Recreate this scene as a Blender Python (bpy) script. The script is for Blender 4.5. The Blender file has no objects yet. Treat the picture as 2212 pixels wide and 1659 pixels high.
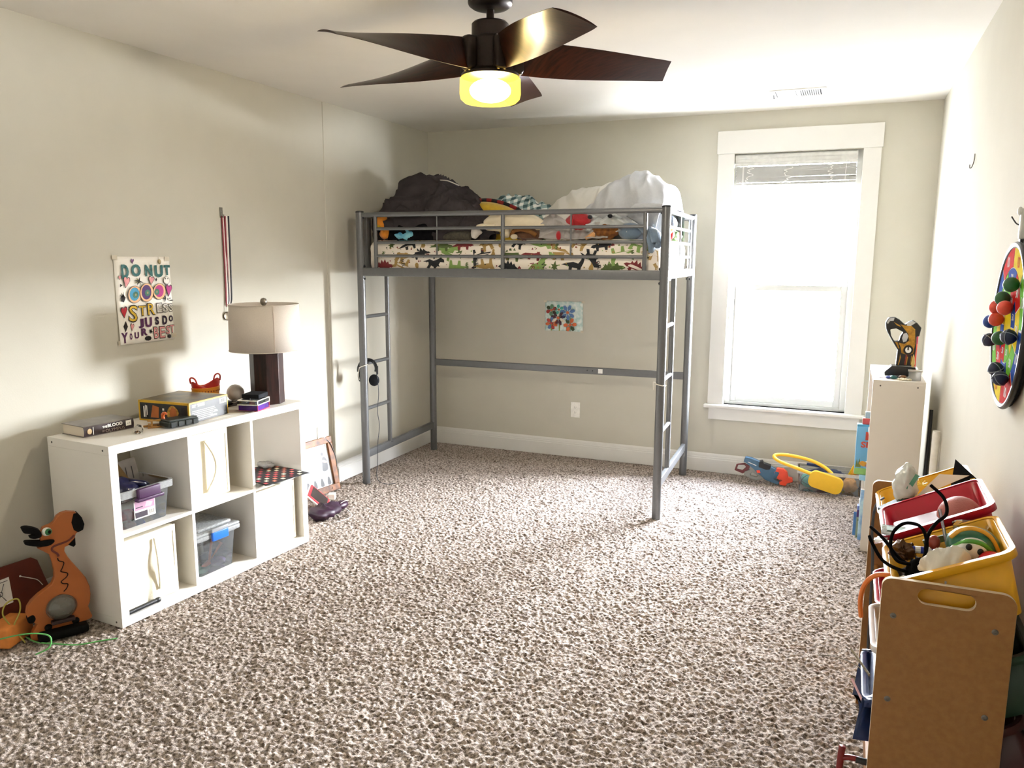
import bpy, bmesh, math, random
import numpy as np
from mathutils import Vector, Matrix, noise, geometry
from math import sin, cos, pi, radians

S = bpy.context.scene
COL = S.collection
random.seed(7)

# ------------------------------------------------------------------ camera
W_IMG, H_IMG = 2212, 1659
F_PX = 1694.44
CAM = Vector((3.1184, -5.5997, 1.5251))
yaw, pit, rol = radians(23.0951), radians(9.2734), radians(0.2449)
fw = Vector((-sin(yaw) * cos(pit), cos(yaw) * cos(pit), -sin(pit)))
rt = Vector((cos(yaw), sin(yaw), 0))
up = rt.cross(fw)
rt2 = rt * cos(rol) + up * sin(rol)
up2 = up * cos(rol) - rt * sin(rol)
cam_data = bpy.data.cameras.new('camera')
cam_data.sensor_width = 36
cam_data.lens = F_PX / W_IMG * 36
cam_data.clip_start = 0.02
cam = bpy.data.objects.new('camera', cam_data)
COL.objects.link(cam)
cam.matrix_world = Matrix(((rt2.x, up2.x, -fw.x, CAM.x), (rt2.y, up2.y, -fw.y, CAM.y), (rt2.z, up2.z, -fw.z, CAM.z), (0, 0, 0, 1)))
S.camera = cam

# ------------------------------------------------------------------ sky, exposure
world = bpy.data.worlds.new('sky')
S.world = world
world.use_nodes = True
wn = world.node_tree
bg = wn.nodes['Background']
# hazy sky: brightest at the horizon, darker overhead
tcw = wn.nodes.new('ShaderNodeTexCoord'); sxw = wn.nodes.new('ShaderNodeSeparateXYZ'); rpw = wn.nodes.new('ShaderNodeValToRGB')
wn.links.new(tcw.outputs['Generated'], sxw.inputs[0]); wn.links.new(sxw.outputs['Z'], rpw.inputs['Fac'])
rpw.color_ramp.elements[0].color = (0.97, 0.98, 1.0, 1)
rpw.color_ramp.elements[1].position = 0.8
rpw.color_ramp.elements[1].color = (0.22, 0.25, 0.30, 1)
wn.links.new(rpw.outputs['Color'], bg.inputs['Color'])
dotw = wn.nodes.new('ShaderNodeVectorMath'); dotw.operation = 'DOT_PRODUCT'      # broad glow of the bright side of the sky
dotw.inputs[1].default_value = (0.80, 0.55, 0.24)
wn.links.new(tcw.outputs['Generated'], dotw.inputs[0])
mrw = wn.nodes.new('ShaderNodeMapRange'); mrw.interpolation_type = 'SMOOTHSTEP'
mrw.inputs['From Min'].default_value = 0.2; mrw.inputs['From Max'].default_value = 1.0
mrw.inputs['To Min'].default_value = 12.0; mrw.inputs['To Max'].default_value = 165.0
wn.links.new(dotw.outputs['Value'], mrw.inputs['Value'])
wn.links.new(mrw.outputs[0], bg.inputs['Strength'])
sun = bpy.data.lights.new('sun', 'SUN')          # from behind this house onto the roof outside
sun.energy = 430.0
sun.angle = radians(0.6)
sun.color = (1.0, 0.96, 0.90)
so0 = bpy.data.objects.new('sun', sun)
so0.rotation_euler = (radians(48), 0, radians(-12))
COL.objects.link(so0)
S.view_settings.view_transform = 'Standard'
S.view_settings.look = 'None'
S.view_settings.gamma = 1
S.view_settings.use_curve_mapping = False
S.view_settings.exposure = 1.82
S.cycles.max_bounces = 12
S.cycles.diffuse_bounces = 8
S.cycles.transparent_max_bounces = 24
S.cycles.caustics_reflective = False
S.cycles.caustics_refractive = False
S.cycles.sample_clamp_indirect = 6.0

# daylight entering at the window: a sampling portal in the opening
pl = bpy.data.lights.new('window_daylight', 'AREA')
pl.shape = 'RECTANGLE'
pl.size, pl.size_y = 0.80, 1.72
pl.cycles.is_portal = True
po = bpy.data.objects.new('window_daylight', pl)
po.location = (2.75, 0.14, 1.35)
po.rotation_euler = (radians(-90), 0, 0)
COL.objects.link(po)

# ------------------------------------------------------------------ helpers
def lin(h):
    h = h.lstrip('#')
    o = []
    for i in (0, 2, 4):
        v = int(h[i:i + 2], 16) / 255
        o.append(v / 12.92 if v <= 0.04045 else ((v + 0.055) / 1.055) ** 2.4)
    return o

MATS = {}
def mat(name, hexc, rough=0.6, metal=0.0, var=0.06, vs=30.0, bump=0.0, bs=200.0, spec=0.5, hex2=None, emit=0.0, alpha=1.0, sheen=0.0, stretch=None, subs=0.0):
    """procedural surface: base colour broken up by noise, optional noise bump"""
    if name in MATS:
        return MATS[name]
    m = bpy.data.materials.new(name)
    m.use_nodes = True
    nt = m.node_tree
    b = nt.nodes['Principled BSDF']
    b.inputs['Roughness'].default_value = rough
    b.inputs['Metallic'].default_value = metal
    b.inputs['Specular IOR Level'].default_value = spec
    if sheen:
        b.inputs['Sheen Weight'].default_value = sheen
    a = lin(hexc)
    c2 = lin(hex2) if hex2 else [x * (1 - 2.2 * var) for x in a]
    tc = nt.nodes.new('ShaderNodeTexCoord')
    vec = tc.outputs['Object']
    if stretch:
        mp = nt.nodes.new('ShaderNodeMapping')
        mp.inputs['Scale'].default_value = stretch
        nt.links.new(vec, mp.inputs['Vector'])
        vec = mp.outputs['Vector']
    n = nt.nodes.new('ShaderNodeTexNoise')
    n.inputs['Scale'].default_value = vs
    n.inputs['Detail'].default_value = 4
    nt.links.new(vec, n.inputs['Vector'])
    r = nt.nodes.new('ShaderNodeValToRGB')
    r.color_ramp.elements[0].position = 0.35
    r.color_ramp.elements[1].position = 0.65
    r.color_ramp.elements[0].color = (*c2, 1)
    r.color_ramp.elements[1].color = (*a, 1)
    nt.links.new(n.outputs['Fac'], r.inputs['Fac'])
    nt.links.new(r.outputs['Color'], b.inputs['Base Color'])
    if bump:
        n2 = nt.nodes.new('ShaderNodeTexNoise')
        n2.inputs['Scale'].default_value = bs
        n2.inputs['Detail'].default_value = 3
        nt.links.new(vec, n2.inputs['Vector'])
        bp = nt.nodes.new('ShaderNodeBump')
        bp.inputs['Strength'].default_value = bump
        bp.inputs['Distance'].default_value = 0.004
        nt.links.new(n2.outputs['Fac'], bp.inputs['Height'])
        nt.links.new(bp.outputs['Normal'], b.inputs['Normal'])
    if emit:
        b.inputs['Emission Color'].default_value = (*a, 1)
        b.inputs['Emission Strength'].default_value = emit
    if subs:
        b.inputs['Subsurface Weight'].default_value = subs
        b.inputs['Subsurface Radius'].default_value = (0.02, 0.02, 0.02)
    MATS[name] = m
    return m

def clear_mat(name, tint='#ffffff', gloss=0.08, frost=0.0, rough=0.05):
    """thin clear plastic or pane: transparent with a little reflection and optional haze"""
    if name in MATS:
        return MATS[name]
    m = bpy.data.materials.new(name)
    m.use_nodes = True
    nt = m.node_tree
    nt.nodes.clear()
    out = nt.nodes.new('ShaderNodeOutputMaterial')
    tr = nt.nodes.new('ShaderNodeBsdfTransparent')
    tr.inputs['Color'].default_value = (*lin(tint), 1)
    gl = nt.nodes.new('ShaderNodeBsdfGlossy')
    gl.inputs['Roughness'].default_value = rough
    fr = nt.nodes.new('ShaderNodeFresnel')
    fr.inputs['IOR'].default_value = 1.0 + gloss * 6
    mx = nt.nodes.new('ShaderNodeMixShader')
    nt.links.new(fr.outputs[0], mx.inputs['Fac'])
    cur = tr.outputs[0]
    if frost:
        df = nt.nodes.new('ShaderNodeBsdfDiffuse')
        df.inputs['Color'].default_value = (*[min(1, x) for x in lin(tint)], 1)
        tl = nt.nodes.new('ShaderNodeBsdfTranslucent')
        tl.inputs['Color'].default_value = (*lin(tint), 1)
        ad = nt.nodes.new('ShaderNodeMixShader')
        ad.inputs['Fac'].default_value = 0.4
        nt.links.new(df.outputs[0], ad.inputs[1])
        nt.links.new(tl.outputs[0], ad.inputs[2])
        nz = nt.nodes.new('ShaderNodeTexNoise')
        nz.inputs['Scale'].default_value = 25
        mr = nt.nodes.new('ShaderNodeMapRange')
        mr.inputs['From Min'].default_value = 0.3
        mr.inputs['From Max'].default_value = 0.7
        mr.inputs['To Min'].default_value = frost * 0.75
        mr.inputs['To Max'].default_value = min(1.0, frost * 1.25)
        nt.links.new(nz.outputs['Fac'], mr.inputs['Value'])
        m2 = nt.nodes.new('ShaderNodeMixShader')
        nt.links.new(mr.outputs[0], m2.inputs['Fac'])
        nt.links.new(cur, m2.inputs[1])
        nt.links.new(ad.outputs[0], m2.inputs[2])
        cur = m2.outputs[0]
    nt.links.new(cur, mx.inputs[1])
    nt.links.new(gl.outputs[0], mx.inputs[2])
    nt.links.new(mx.outputs[0], out.inputs['Surface'])
    MATS[name] = m
    return m

def rot_to(d):
    return Vector(d).normalized().to_track_quat('Z', 'Y').to_matrix().to_4x4()

class MB:
    """collects shapes into one mesh; M places them, mi picks the material slot"""
    def __init__(s):
        s.v, s.f, s.m, s.M, s.mi = [], [], [], Matrix(), 0
    def add(s, vs, fs, mi=None):
        o = len(s.v)
        s.v += [tuple(s.M @ Vector(v)) for v in vs]
        s.f += [tuple(i + o for i in f) for f in fs]
        s.m += [s.mi if mi is None else mi] * len(fs)
        return s
    def box(s, x0, x1, y0, y1, z0, z1, mi=None):
        vs = [(x, y, z) for x in (x0, x1) for y in (y0, y1) for z in (z0, z1)]
        return s.add(vs, [(0, 1, 3, 2), (4, 6, 7, 5), (0, 4, 5, 1), (2, 3, 7, 6), (0, 2, 6, 4), (1, 5, 7, 3)], mi)
    def rbox(s, x0, x1, y0, y1, z0, z1, r=0.01, n=6, fn=None, mi=None, dens=None):
        """box with rounded edges; fn(point, normal) may displace the surface"""
        c = Vector(((x0 + x1) / 2, (y0 + y1) / 2, (z0 + z1) / 2))
        h = Vector(((x1 - x0) / 2, (y1 - y0) / 2, (z1 - z0) / 2))
        r = min(r, *h)
        def cuts(L):
            k = [0, .15, .35, .6, 1]
            a = [-L + r * t for t in k]
            mid = n if dens is None else max(1, int(2 * (L - r) / dens))
            b = [-L + r + (2 * (L - r)) * i / mid for i in range(1, mid)]
            return a + b + [-x for x in reversed(a)]
        cx = [cuts(h[i]) for i in range(3)]
        idx, vs, fs = {}, [], []
        def vert(p):
            key = (round(p[0], 6), round(p[1], 6), round(p[2], 6))
            if key not in idx:
                q = Vector([max(-(h[i] - r), min(h[i] - r, p[i])) for i in range(3)])
                d = Vector(p) - q
                d = d.normalized() if d.length > 1e-9 else Vector((0, 0, 1))
                w = c + q + d * r
                if fn:
                    w = fn(w, d)
                idx[key] = len(vs)
                vs.append(tuple(w))
            return idx[key]
        for ax in range(3):
            a, b = (ax + 1) % 3, (ax + 2) % 3
            for sg in (-1, 1):
                for i in range(len(cx[a]) - 1):
                    for j in range(len(cx[b]) - 1):
                        q = []
                        for u, v in ((i, j), (i + 1, j), (i + 1, j + 1), (i, j + 1)):
                            p = [0, 0, 0]
                            p[ax] = sg * h[ax]; p[a] = cx[a][u]; p[b] = cx[b][v]
                            q.append(vert(p))
                        if len(set(q)) == 4:
                            fs.append(q if sg > 0 else q[::-1])
        return s.add(vs, fs, mi)
    def tube(s, pts, r, seg=10, mi=None, closed=False, flat=1.0):
        pts = [Vector(p) for p in pts]
        n = len(pts)
        rr = r if isinstance(r, (list, tuple)) else [r] * n
        vs, fs = [], []
        up_ = None
        for i, p in enumerate(pts):
            if closed:
                t = pts[(i + 1) % n] - pts[i - 1]
            else:
                t = pts[min(i + 1, n - 1)] - pts[max(i - 1, 0)]
            t.normalize()
            if up_ is None:
                up_ = Vector((0, 0, 1)) if abs(t.z) < 0.9 else Vector((1, 0, 0))
            a = up_.cross(t)
            if a.length < 1e-6:
                a = Vector((1, 0, 0)).cross(t)
            a.normalize()
            b = t.cross(a).normalized()
            up_ = b
            for k in range(seg):
                an = 2 * pi * k / seg
                vs.append(p + a * (cos(an) * rr[i]) + b * (sin(an) * rr[i] * flat))
        for i in range(n if closed else n - 1):
            j = (i + 1) % n
            for k in range(seg):
                l = (k + 1) % seg
                fs.append((i * seg + k, i * seg + l, j * seg + l, j * seg + k))
        if not closed:
            fs.append(tuple(range(seg))[::-1])
            fs.append(tuple((n - 1) * seg + k for k in range(seg)))
        return s.add(vs, fs, mi)
    def lathe(s, prof, seg=32, c=(0, 0, 0), mi=None, sx=1, sy=1):
        vs, fs = [], []
        for r, z in prof:
            for k in range(seg):
                a = 2 * pi * k / seg
                vs.append((c[0] + r * cos(a) * sx, c[1] + r * sin(a) * sy, c[2] + z))
        for i in range(len(prof) - 1):
            for k in range(seg):
                l = (k + 1) % seg
                fs.append((i * seg + k, i * seg + l, (i + 1) * seg + l, (i + 1) * seg + k))
        if prof[0][0] > 1e-5:
            fs.append(tuple(range(seg))[::-1])
        if prof[-1][0] > 1e-5:
            fs.append(tuple((len(prof) - 1) * seg + k for k in range(seg)))
        return s.add(vs, fs, mi)
    def ball(s, c, r, seg=20, ring=12, mi=None, fn=None):
        r = (r, r, r) if isinstance(r, (int, float)) else r
        vs, fs = [], []
        for i in range(ring + 1):
            t = pi * i / ring
            for k in range(seg):
                a = 2 * pi * k / seg
                d = Vector((sin(t) * cos(a), sin(t) * sin(a), cos(t)))
                p = Vector((c[0] + d.x * r[0], c[1] + d.y * r[1], c[2] + d.z * r[2]))
                vs.append(fn(p, d) if fn else p)
        for i in range(ring):
            for k in range(seg):
                l = (k + 1) % seg
                fs.append((i * seg + k, (i + 1) * seg + k, (i + 1) * seg + l, i * seg + l))
        return s.add(vs, fs, mi)
    def prism(s, poly, t0, t1, holes=(), mi=None, mi_side=None):
        """flat outline in local xy, from z=t0 to z=t1"""
        loops = [[Vector((p[0], p[1], 0)) for p in L] for L in [poly] + list(holes)]
        flat = [p for L in loops for p in L]
        tris = geometry.tessellate_polygon(loops)
        n = len(flat)
        vs = [(p.x, p.y, t1) for p in flat] + [(p.x, p.y, t0) for p in flat]
        fs = []
        for t in tris:
            a, b, c = (flat[i] for i in t)
            t = tuple(t) if (b - a).cross(c - a).z > 0 else tuple(t)[::-1]
            fs.append(t)
            fs.append(tuple(i + n for i in t)[::-1])
        k = len(fs)
        o = 0
        sides = []
        for L in loops:
            m_ = len(L)
            for i in range(m_):
                j = (i + 1) % m_
                sides.append((o + i, o + i + n, o + j + n, o + j))
            o += m_
        s.add(vs, fs + sides, mi)
        if mi_side is not None:
            for q in range(len(sides)):
                s.m[-1 - q] = mi_side
        return s
    def grid(s, f, nu, nv, mi=None, cu=False, cv=False):
        vs = [f(u / nu, v / nv) for u in range(nu + (0 if cu else 1)) for v in range(nv + (0 if cv else 1))]
        NU, NV = nu + (0 if cu else 1), nv + (0 if cv else 1)
        fs = []
        for u in range(nu):
            for v in range(nv):
                u2, v2 = (u + 1) % NU, (v + 1) % NV
                fs.append((u * NV + v, u2 * NV + v, u2 * NV + v2, u * NV + v2))
        return s.add(vs, fs, mi)
    def text(s, body, size, z=0.0, at=(0, 0), w=None, h=None, off=0.0, rot=0.0, mi=None, align='CENTER', depth=0.0):
        vs, fs = glyphs(body, off)
        if not vs:
            return s
        xs = [v[0] for v in vs]; ys = [v[1] for v in vs]
        x0, x1, y0, y1 = min(xs), max(xs), min(ys), max(ys)
        kx = w / (x1 - x0) if w else size
        ky = h / (y1 - y0) if h else (size if not w or size else kx)
        if w and not h and not size:
            ky = kx
        cx = (x0 + x1) / 2 if align == 'CENTER' else x0
        cy = (y0 + y1) / 2
        ca, sa = cos(rot), sin(rot)
        out = []
        for v in vs:
            a, b = (v[0] - cx) * kx, (v[1] - cy) * ky
            out.append((at[0] + a * ca - b * sa, at[1] + a * sa + b * ca, z))
        return s.add(out, fs, mi)
    def build(s, name, mats, parent=None, smooth=None, bevel=0.0, sub=0, loc=None, rot=None):
        me = bpy.data.meshes.new(name)
        me.from_pydata(s.v, [], s.f)
        if not isinstance(mats, (list, tuple)):
            mats = [mats]
        for m in mats:
            me.materials.append(m)
        me.polygons.foreach_set('material_index', s.m)
        me.update()
        bm = bmesh.new(); bm.from_mesh(me)
        bmesh.ops.recalc_face_normals(bm, faces=bm.faces)
        bm.to_mesh(me); bm.free()
        if smooth is not None:
            me.shade_smooth()
            if smooth < 180:
                me.set_sharp_from_angle(angle=radians(smooth))
        o = bpy.data.objects.new(name, me)
        COL.objects.link(o)
        if parent:
            o.parent = parent
        if loc is not None:
            o.location = loc
        if rot is not None:
            o.rotation_euler = rot
        if bevel:
            b = o.modifiers.new('bevel', 'BEVEL')
            b.width = bevel; b.segments = 2; b.limit_method = 'ANGLE'; b.angle_limit = radians(40)
            b.harden_normals = False
        if sub:
            q = o.modifiers.new('sub', 'SUBSURF'); q.levels = sub; q.render_levels = sub
        return o

_GL = {}
def glyphs(body, off=0.0):
    k = (body, off)
    if k not in _GL:
        cu = bpy.data.curves.new('t', 'FONT')
        cu.body = body; cu.size = 1; cu.offset = off; cu.resolution_u = 3
        ob = bpy.data.objects.new('t', cu)
        me = bpy.data.meshes.new_from_object(ob)
        _GL[k] = ([tuple(v.co) for v in me.vertices], [tuple(p.vertices) for p in me.polygons])
        bpy.data.objects.remove(ob); bpy.data.curves.remove(cu); bpy.data.meshes.remove(me)
    return _GL[k]

def tag(o, label, cat, group=None, kind=None):
    o['label'] = label; o['category'] = cat
    if group: o['group'] = group
    if kind: o['kind'] = kind
    return o

def thing(name, label, cat, loc=(0, 0, 0), rz=0.0, group=None, M=None):
    o = bpy.data.objects.new(name, None)
    o.empty_display_size = 0.05
    COL.objects.link(o)
    o.location = loc; o.rotation_euler = (0, 0, rz)
    if M is not None:
        o.matrix_world = M
    return tag(o, label, cat, group)

def struct(name, mb, m, **k):
    o = mb.build(name, m, **k); o['kind'] = 'structure'
    return o

def copy_thing(o, parent=None):
    c = o.copy(); COL.objects.link(c)
    if parent: c.parent = parent
    for ch in [x for x in bpy.data.objects if x.parent == o]:
        copy_thing(ch, c)
    return c

def circ(cx, cy, r, n=24, ry=None, a0=0):
    ry = ry or r
    return [(cx + r * cos(a0 + 2 * pi * i / n), cy + ry * sin(a0 + 2 * pi * i / n)) for i in range(n)]

def spline(pts, n=8, closed=False):
    """Catmull-Rom through the points"""
    P = [Vector(p) for p in pts]
    m = len(P)
    out = []
    for i in range(m if closed else m - 1):
        a = P[(i - 1) % m] if closed or i > 0 else P[0]
        b, c = P[i], P[(i + 1) % m]
        d = P[(i + 2) % m] if closed or i + 2 < m else P[-1]
        for k in range(n):
            t = k / n
            out.append(0.5 * ((2 * b) + (c - a) * t + (2 * a - 5 * b + 4 * c - d) * t * t + (3 * b - a - 3 * c + d) * t ** 3))
    if not closed:
        out.append(P[-1])
    return out

def sp2(pts, n=4):
    return [(p.x, p.y) for p in spline([(a, b, 0) for a, b in pts], n, True)]

def interp(xs, ys, x):
    if x <= xs[0]: return ys[0]
    for i in range(len(xs) - 1):
        if x <= xs[i + 1]:
            t = (x - xs[i]) / (xs[i + 1] - xs[i]); t = t * t * (3 - 2 * t)
            return ys[i] + (ys[i + 1] - ys[i]) * t
    return ys[-1]

def nz(p, sc, seed=0):
    return noise.noise(Vector(p) * sc + Vector((seed * 17.3, seed * 5.1, seed * 9.7)))

def folds(p, sc, seed=0, d=(1, 1, 1)):
    """ridged, warped noise for creases in cloth; about 0..1"""
    q = Vector((p[0] * d[0], p[1] * d[1], p[2] * d[2])) * sc
    w = Vector((nz(q, .7, seed), nz(q, .7, seed + 1), nz(q, .7, seed + 2))) * 0.9
    a = 1 - abs(noise.noise(q + w + Vector((seed * 3.1, 0, 0)))) * 1.9
    b = 1 - abs(noise.noise((q + w) * 2.1 + Vector((0, seed * 7.7, 0)))) * 1.9
    return a * a * (1 if a > 0 else 0) * .65 + b * .35

# ------------------------------------------------------------------ materials of the setting
H_C = 2.4745
W_R = 3.5744
XN, XF = -0.0025, 0.0025        # near and far stretch of the left wall (small step between them)
Y_STEP = -1.345
Y_FRONT = -6.35
m_wall = mat('wall_paint', '#c3c0b4', rough=0.85, var=0.012, vs=6, bump=0.08, bs=180, spec=0.08)
m_ceil = mat('ceiling_paint', '#e2dfd8', rough=0.9, var=0.01, vs=5, bump=0.08, bs=160, spec=0.1)
m_trim = mat('trim_paint', '#dbdad6', rough=0.38, var=0.01, vs=10)
m_vinyl = mat('white_vinyl', '#cccdcb', rough=0.35, var=0.01)
m_pane = clear_mat('window_glass', '#fbfdff', gloss=0.06)

# ------------------------------------------------------------------ room shell
def carpet():
    """one grid whose heights are twisted tufts"""
    rng = np.random.default_rng(3)
    x0, x1, y0, y1, st = XN - 0.02, W_R + 0.02, -4.45, 0.02, 0.0042
    nx, ny = int((x1 - x0) / st), int((y1 - y0) / st)
    def blur(a, k):
        for _ in range(3):
            a = sum(np.roll(a, i, 0) for i in range(-k, k + 1)) / (2 * k + 1)
            a = sum(np.roll(a, i, 1) for i in range(-k, k + 1)) / (2 * k + 1)
        return (a - a.mean()) / a.std()
    n0 = rng.standard_normal((nx, ny))
    def one(a):
        for ax in (0, 1):
            a = np.roll(a, 1, ax) + 1.6 * a + np.roll(a, -1, ax)
        return (a - a.mean()) / a.std()
    fine = one(n0)
    # worm-like tufts: ridges of two warped noises
    def tuft(k):
        a = sum(np.roll(n0, i, 0) for i in range(-k, k + 1)); a = sum(np.roll(a, i, 1) for i in range(-k, k + 1))
        return (a - a.mean()) / a.std()
    r1 = tuft(1)
    big = blur(rng.standard_normal((nx, ny)), 14)
    hz = 0.0022 * fine + 0.0008 * one(r1) + 0.0010 * big
    hz = hz - 0.004
    xs = np.linspace(x0, x1, nx)[:, None] + rng.uniform(-.3, .3, (nx, ny)) * st
    ys = np.linspace(y0, y1, ny)[None, :] + rng.uniform(-.3, .3, (nx, ny)) * st
    co = np.stack([xs, ys, hz], -1).reshape(-1, 3)
    i = np.arange(nx * ny).reshape(nx, ny)
    q = np.stack([i[:-1, :-1], i[1:, :-1], i[1:, 1:], i[:-1, 1:]], -1).reshape(-1, 4)
    # the rest of the floor behind the camera's view, flat
    e = len(co)
    co = np.concatenate([co, [[x0, Y_FRONT, -.003], [x1, Y_FRONT, -.003], [x1, y0, -.003], [x0, y0, -.003]]])
    q = np.concatenate([q, [[e, e + 1, e + 2, e + 3]]])
    me = bpy.data.meshes.new('floor')
    me.vertices.add(len(co)); me.vertices.foreach_set('co', co.ravel().astype(np.float32))
    me.loops.add(q.size); me.loops.foreach_set('vertex_index', q.ravel().astype(np.int32))
    me.polygons.add(len(q))
    me.polygons.foreach_set('loop_start', np.arange(0, q.size, 4, dtype=np.int32))
    me.polygons.foreach_set('loop_total', np.full(len(q), 4, dtype=np.int32))
    me.update(calc_edges=True)
    me.shade_smooth()
    m = bpy.data.materials.new('carpet'); m.use_nodes = True
    nt = m.node_tree; b = nt.nodes['Principled BSDF']
    b.inputs['Roughness'].default_value = 0.95
    b.inputs['Specular IOR Level'].default_value = 0.1
    b.inputs['Sheen Weight'].default_value = 0.15
    tc = nt.nodes.new('ShaderNodeTexCoord')
    n = nt.nodes.new('ShaderNodeTexNoise'); n.inputs['Scale'].default_value = 95; n.inputs['Detail'].default_value = 4
    nt.links.new(tc.outputs['Object'], n.inputs['Vector'])
    r = nt.nodes.new('ShaderNodeValToRGB')
    r.color_ramp.elements[0].position = .36; r.color_ramp.elements[1].position = .64
    r.color_ramp.elements[0].color = (*lin('#5c5047'), 1); r.color_ramp.elements[1].color = (*lin('#c2b4a9'), 1)
    nt.links.new(n.outputs['Fac'], r.inputs['Fac'])
    n3 = nt.nodes.new('ShaderNodeTexNoise'); n3.inputs['Scale'].default_value = 4; n3.inputs['Detail'].default_value = 3
    nt.links.new(tc.outputs['Object'], n3.inputs['Vector'])
    mx = nt.nodes.new('ShaderNodeMixRGB'); mx.blend_type = 'MULTIPLY'; mx.inputs['Fac'].default_value = .15
    nt.links.new(r.outputs['Color'], mx.inputs['Color1']); nt.links.new(n3.outputs['Fac'], mx.inputs['Color2'])
    nt.links.new(mx.outputs['Color'], b.inputs['Base Color'])
    n2 = nt.nodes.new('ShaderNodeTexNoise'); n2.inputs['Scale'].default_value = 240; n2.inputs['Detail'].default_value = 2
    nt.links.new(tc.outputs['Object'], n2.inputs['Vector'])
    bp = nt.nodes.new('ShaderNodeBump'); bp.inputs['Strength'].default_value = .7; bp.inputs['Distance'].default_value = .005
    nt.links.new(n2.outputs['Fac'], bp.inputs['Height']); nt.links.new(bp.outputs['Normal'], b.inputs['Normal'])
    me.materials.append(m)
    o = bpy.data.objects.new('floor', me); COL.objects.link(o); o['kind'] = 'structure'
carpet()

OX0, OX1, OZ0, OZ1 = 2.353, 3.144, 0.497, 2.205     # window opening
T = 0.13
b = MB()
b.box(-0.2, OX0, 0, T, -0.02, H_C + .02).box(OX1, W_R + .15, 0, T, -0.02, H_C + .02)
b.box(OX0, OX1, 0, T, -0.02, OZ0).box(OX0, OX1, 0, T, OZ1, H_C + .02)
struct('wall_back', b, m_wall)
# left wall with its shallow step, rounded corner bead
b = MB()
rr = 0.003
prof = [(-0.2, 0.0), (XF, 0.0)] + [(XF - rr + rr * cos(t * pi / 12), Y_STEP + rr - rr * sin(t * pi / 12)) for t in range(0, 7)] + [(XN, Y_STEP), (XN, Y_FRONT), (-0.2, Y_FRONT)]
b.prism(prof, -0.02, H_C + .02)
struct('wall_left', b, m_wall, smooth=40)
struct('wall_right', MB().box(W_R, W_R + .15, Y_FRONT, T, -.02, H_C + .02), m_wall)
struct('wall_front', MB().box(-.2, W_R + .15, Y_FRONT - .15, Y_FRONT, -.02, H_C + .02), m_wall)
struct('ceiling', MB().box(-.2, W_R + .15, Y_FRONT - .15, T, H_C, H_C + .1), m_ceil)

BB = [(0, 0), (.016, 0), (.016, .092), (.013, .096), (.013, .106), (.010, .109), (.009, .122), (.004, .133), (0, .133)]
def baseboard(name, p0, p1, n):
    """profile swept from p0 to p1, n points into the room"""
    p0, p1, n = Vector((*p0, 0)), Vector((*p1, 0)), Vector((*n, 0))
    b = MB()
    vs = [p + n * d + Vector((0, 0, z)) for p in (p0, p1) for d, z in BB]
    k = len(BB)
    b.add(vs, [(i, (i + 1) % k, (i + 1) % k + k, i + k) for i in range(k)] + [tuple(range(k)), tuple(range(k, 2 * k))])
    return struct(name, b, m_trim)
baseboard('baseboard_back', (XF, 0), (W_R, 0), (0, -1))
baseboard('baseboard_left', (XF, 0), (XF, Y_STEP - .016), (1, 0))
baseboard('baseboard_left_near', (XN, Y_STEP), (XN, Y_FRONT), (1, 0))
baseboard('baseboard_right', (W_R, 0), (W_R, Y_FRONT), (-1, 0))
struct('trim_1', MB().box(XN, XF + .016, Y_STEP - .016, Y_STEP, 0, .094).box(XN, XF + .009, Y_STEP - .009, Y_STEP, .094, .131), m_trim, bevel=.003)

# ------------------------------------------------------------------ window
win = bpy.data.objects.new('window_1', None); COL.objects.link(win); win.location = (2.75, 0, .5); win['kind'] = 'structure'
wl = Matrix.Translation((-2.75, 0, -.5))
def wb():
    b = MB(); b.M = wl; return b
wb().box(2.246, OX0, -.02, 0, .492, OZ1 + .003).build('side_casing', m_trim, win, bevel=.002)
wb().box(OX1, 3.248, -.02, 0, .492, OZ1 + .003).build('side_casing', m_trim, win, bevel=.002)
wb().box(2.238, 3.256, -.026, 0, OZ1 + .003, 2.356).build('head_casing', m_trim, win, bevel=.002)
wb().rbox(2.222, 3.272, -.05, .075, .472, .497, r=.009).build('sill', m_trim, win, smooth=60)
wb().box(2.256, 3.238, -.018, 0, .388, .472).build('apron', m_trim, win, bevel=.002)
b = wb()
b.box(OX0 - .001, OX0 + .035, .04, .125, OZ0, OZ1).box(OX1 - .035, OX1 + .001, .04, .125, OZ0, OZ1).box(OX0 + .035, OX1 - .035, .04, .125, OZ1 - .03, OZ1 + .001).box(OX0 + .035, OX1 - .035, .04, .125, OZ0 - .001, OZ0 + .022)
b.build('jamb', m_vinyl, win, bevel=.002)
def sash(name, z0, z1, y0, y1, st=.042, top=.04, bot=.045):
    x0, x1 = OX0 + .034, OX1 - .034
    b = wb()
    b.box(x0, x0 + st, y0, y1, z0, z1).box(x1 - st, x1, y0, y1, z0, z1).box(x0 + st, x1 - st, y0, y1, z0, z0 + bot).box(x0 + st, x1 - st, y0, y1, z1 - top, z1)
    o = b.build(name, m_vinyl, win, bevel=.003)
    g = MB(); g.M = wl
    ym = (y0 + y1) / 2
    g.add([(x0 + st - .002, ym, z0 + bot - .002), (x1 - st + .002, ym, z0 + bot - .002), (x1 - st + .002, ym, z1 - top + .002), (x0 + st - .002, ym, z1 - top + .002)], [(0, 1, 2, 3)])
    g.build('pane', m_pane, o)
    return o
lo = sash('lower_sash', .519, 1.338, .052, .082)
sash('upper_sash', 1.29, OZ1 - .028, .086, .116)
m_dk = mat('dark_clip', '#4a4a4c', rough=.5)
b = wb()
for z in (.74, 1.2):
    b.box(OX0 + .03, OX0 + .036, .046, .052, z, z + .035)
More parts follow.
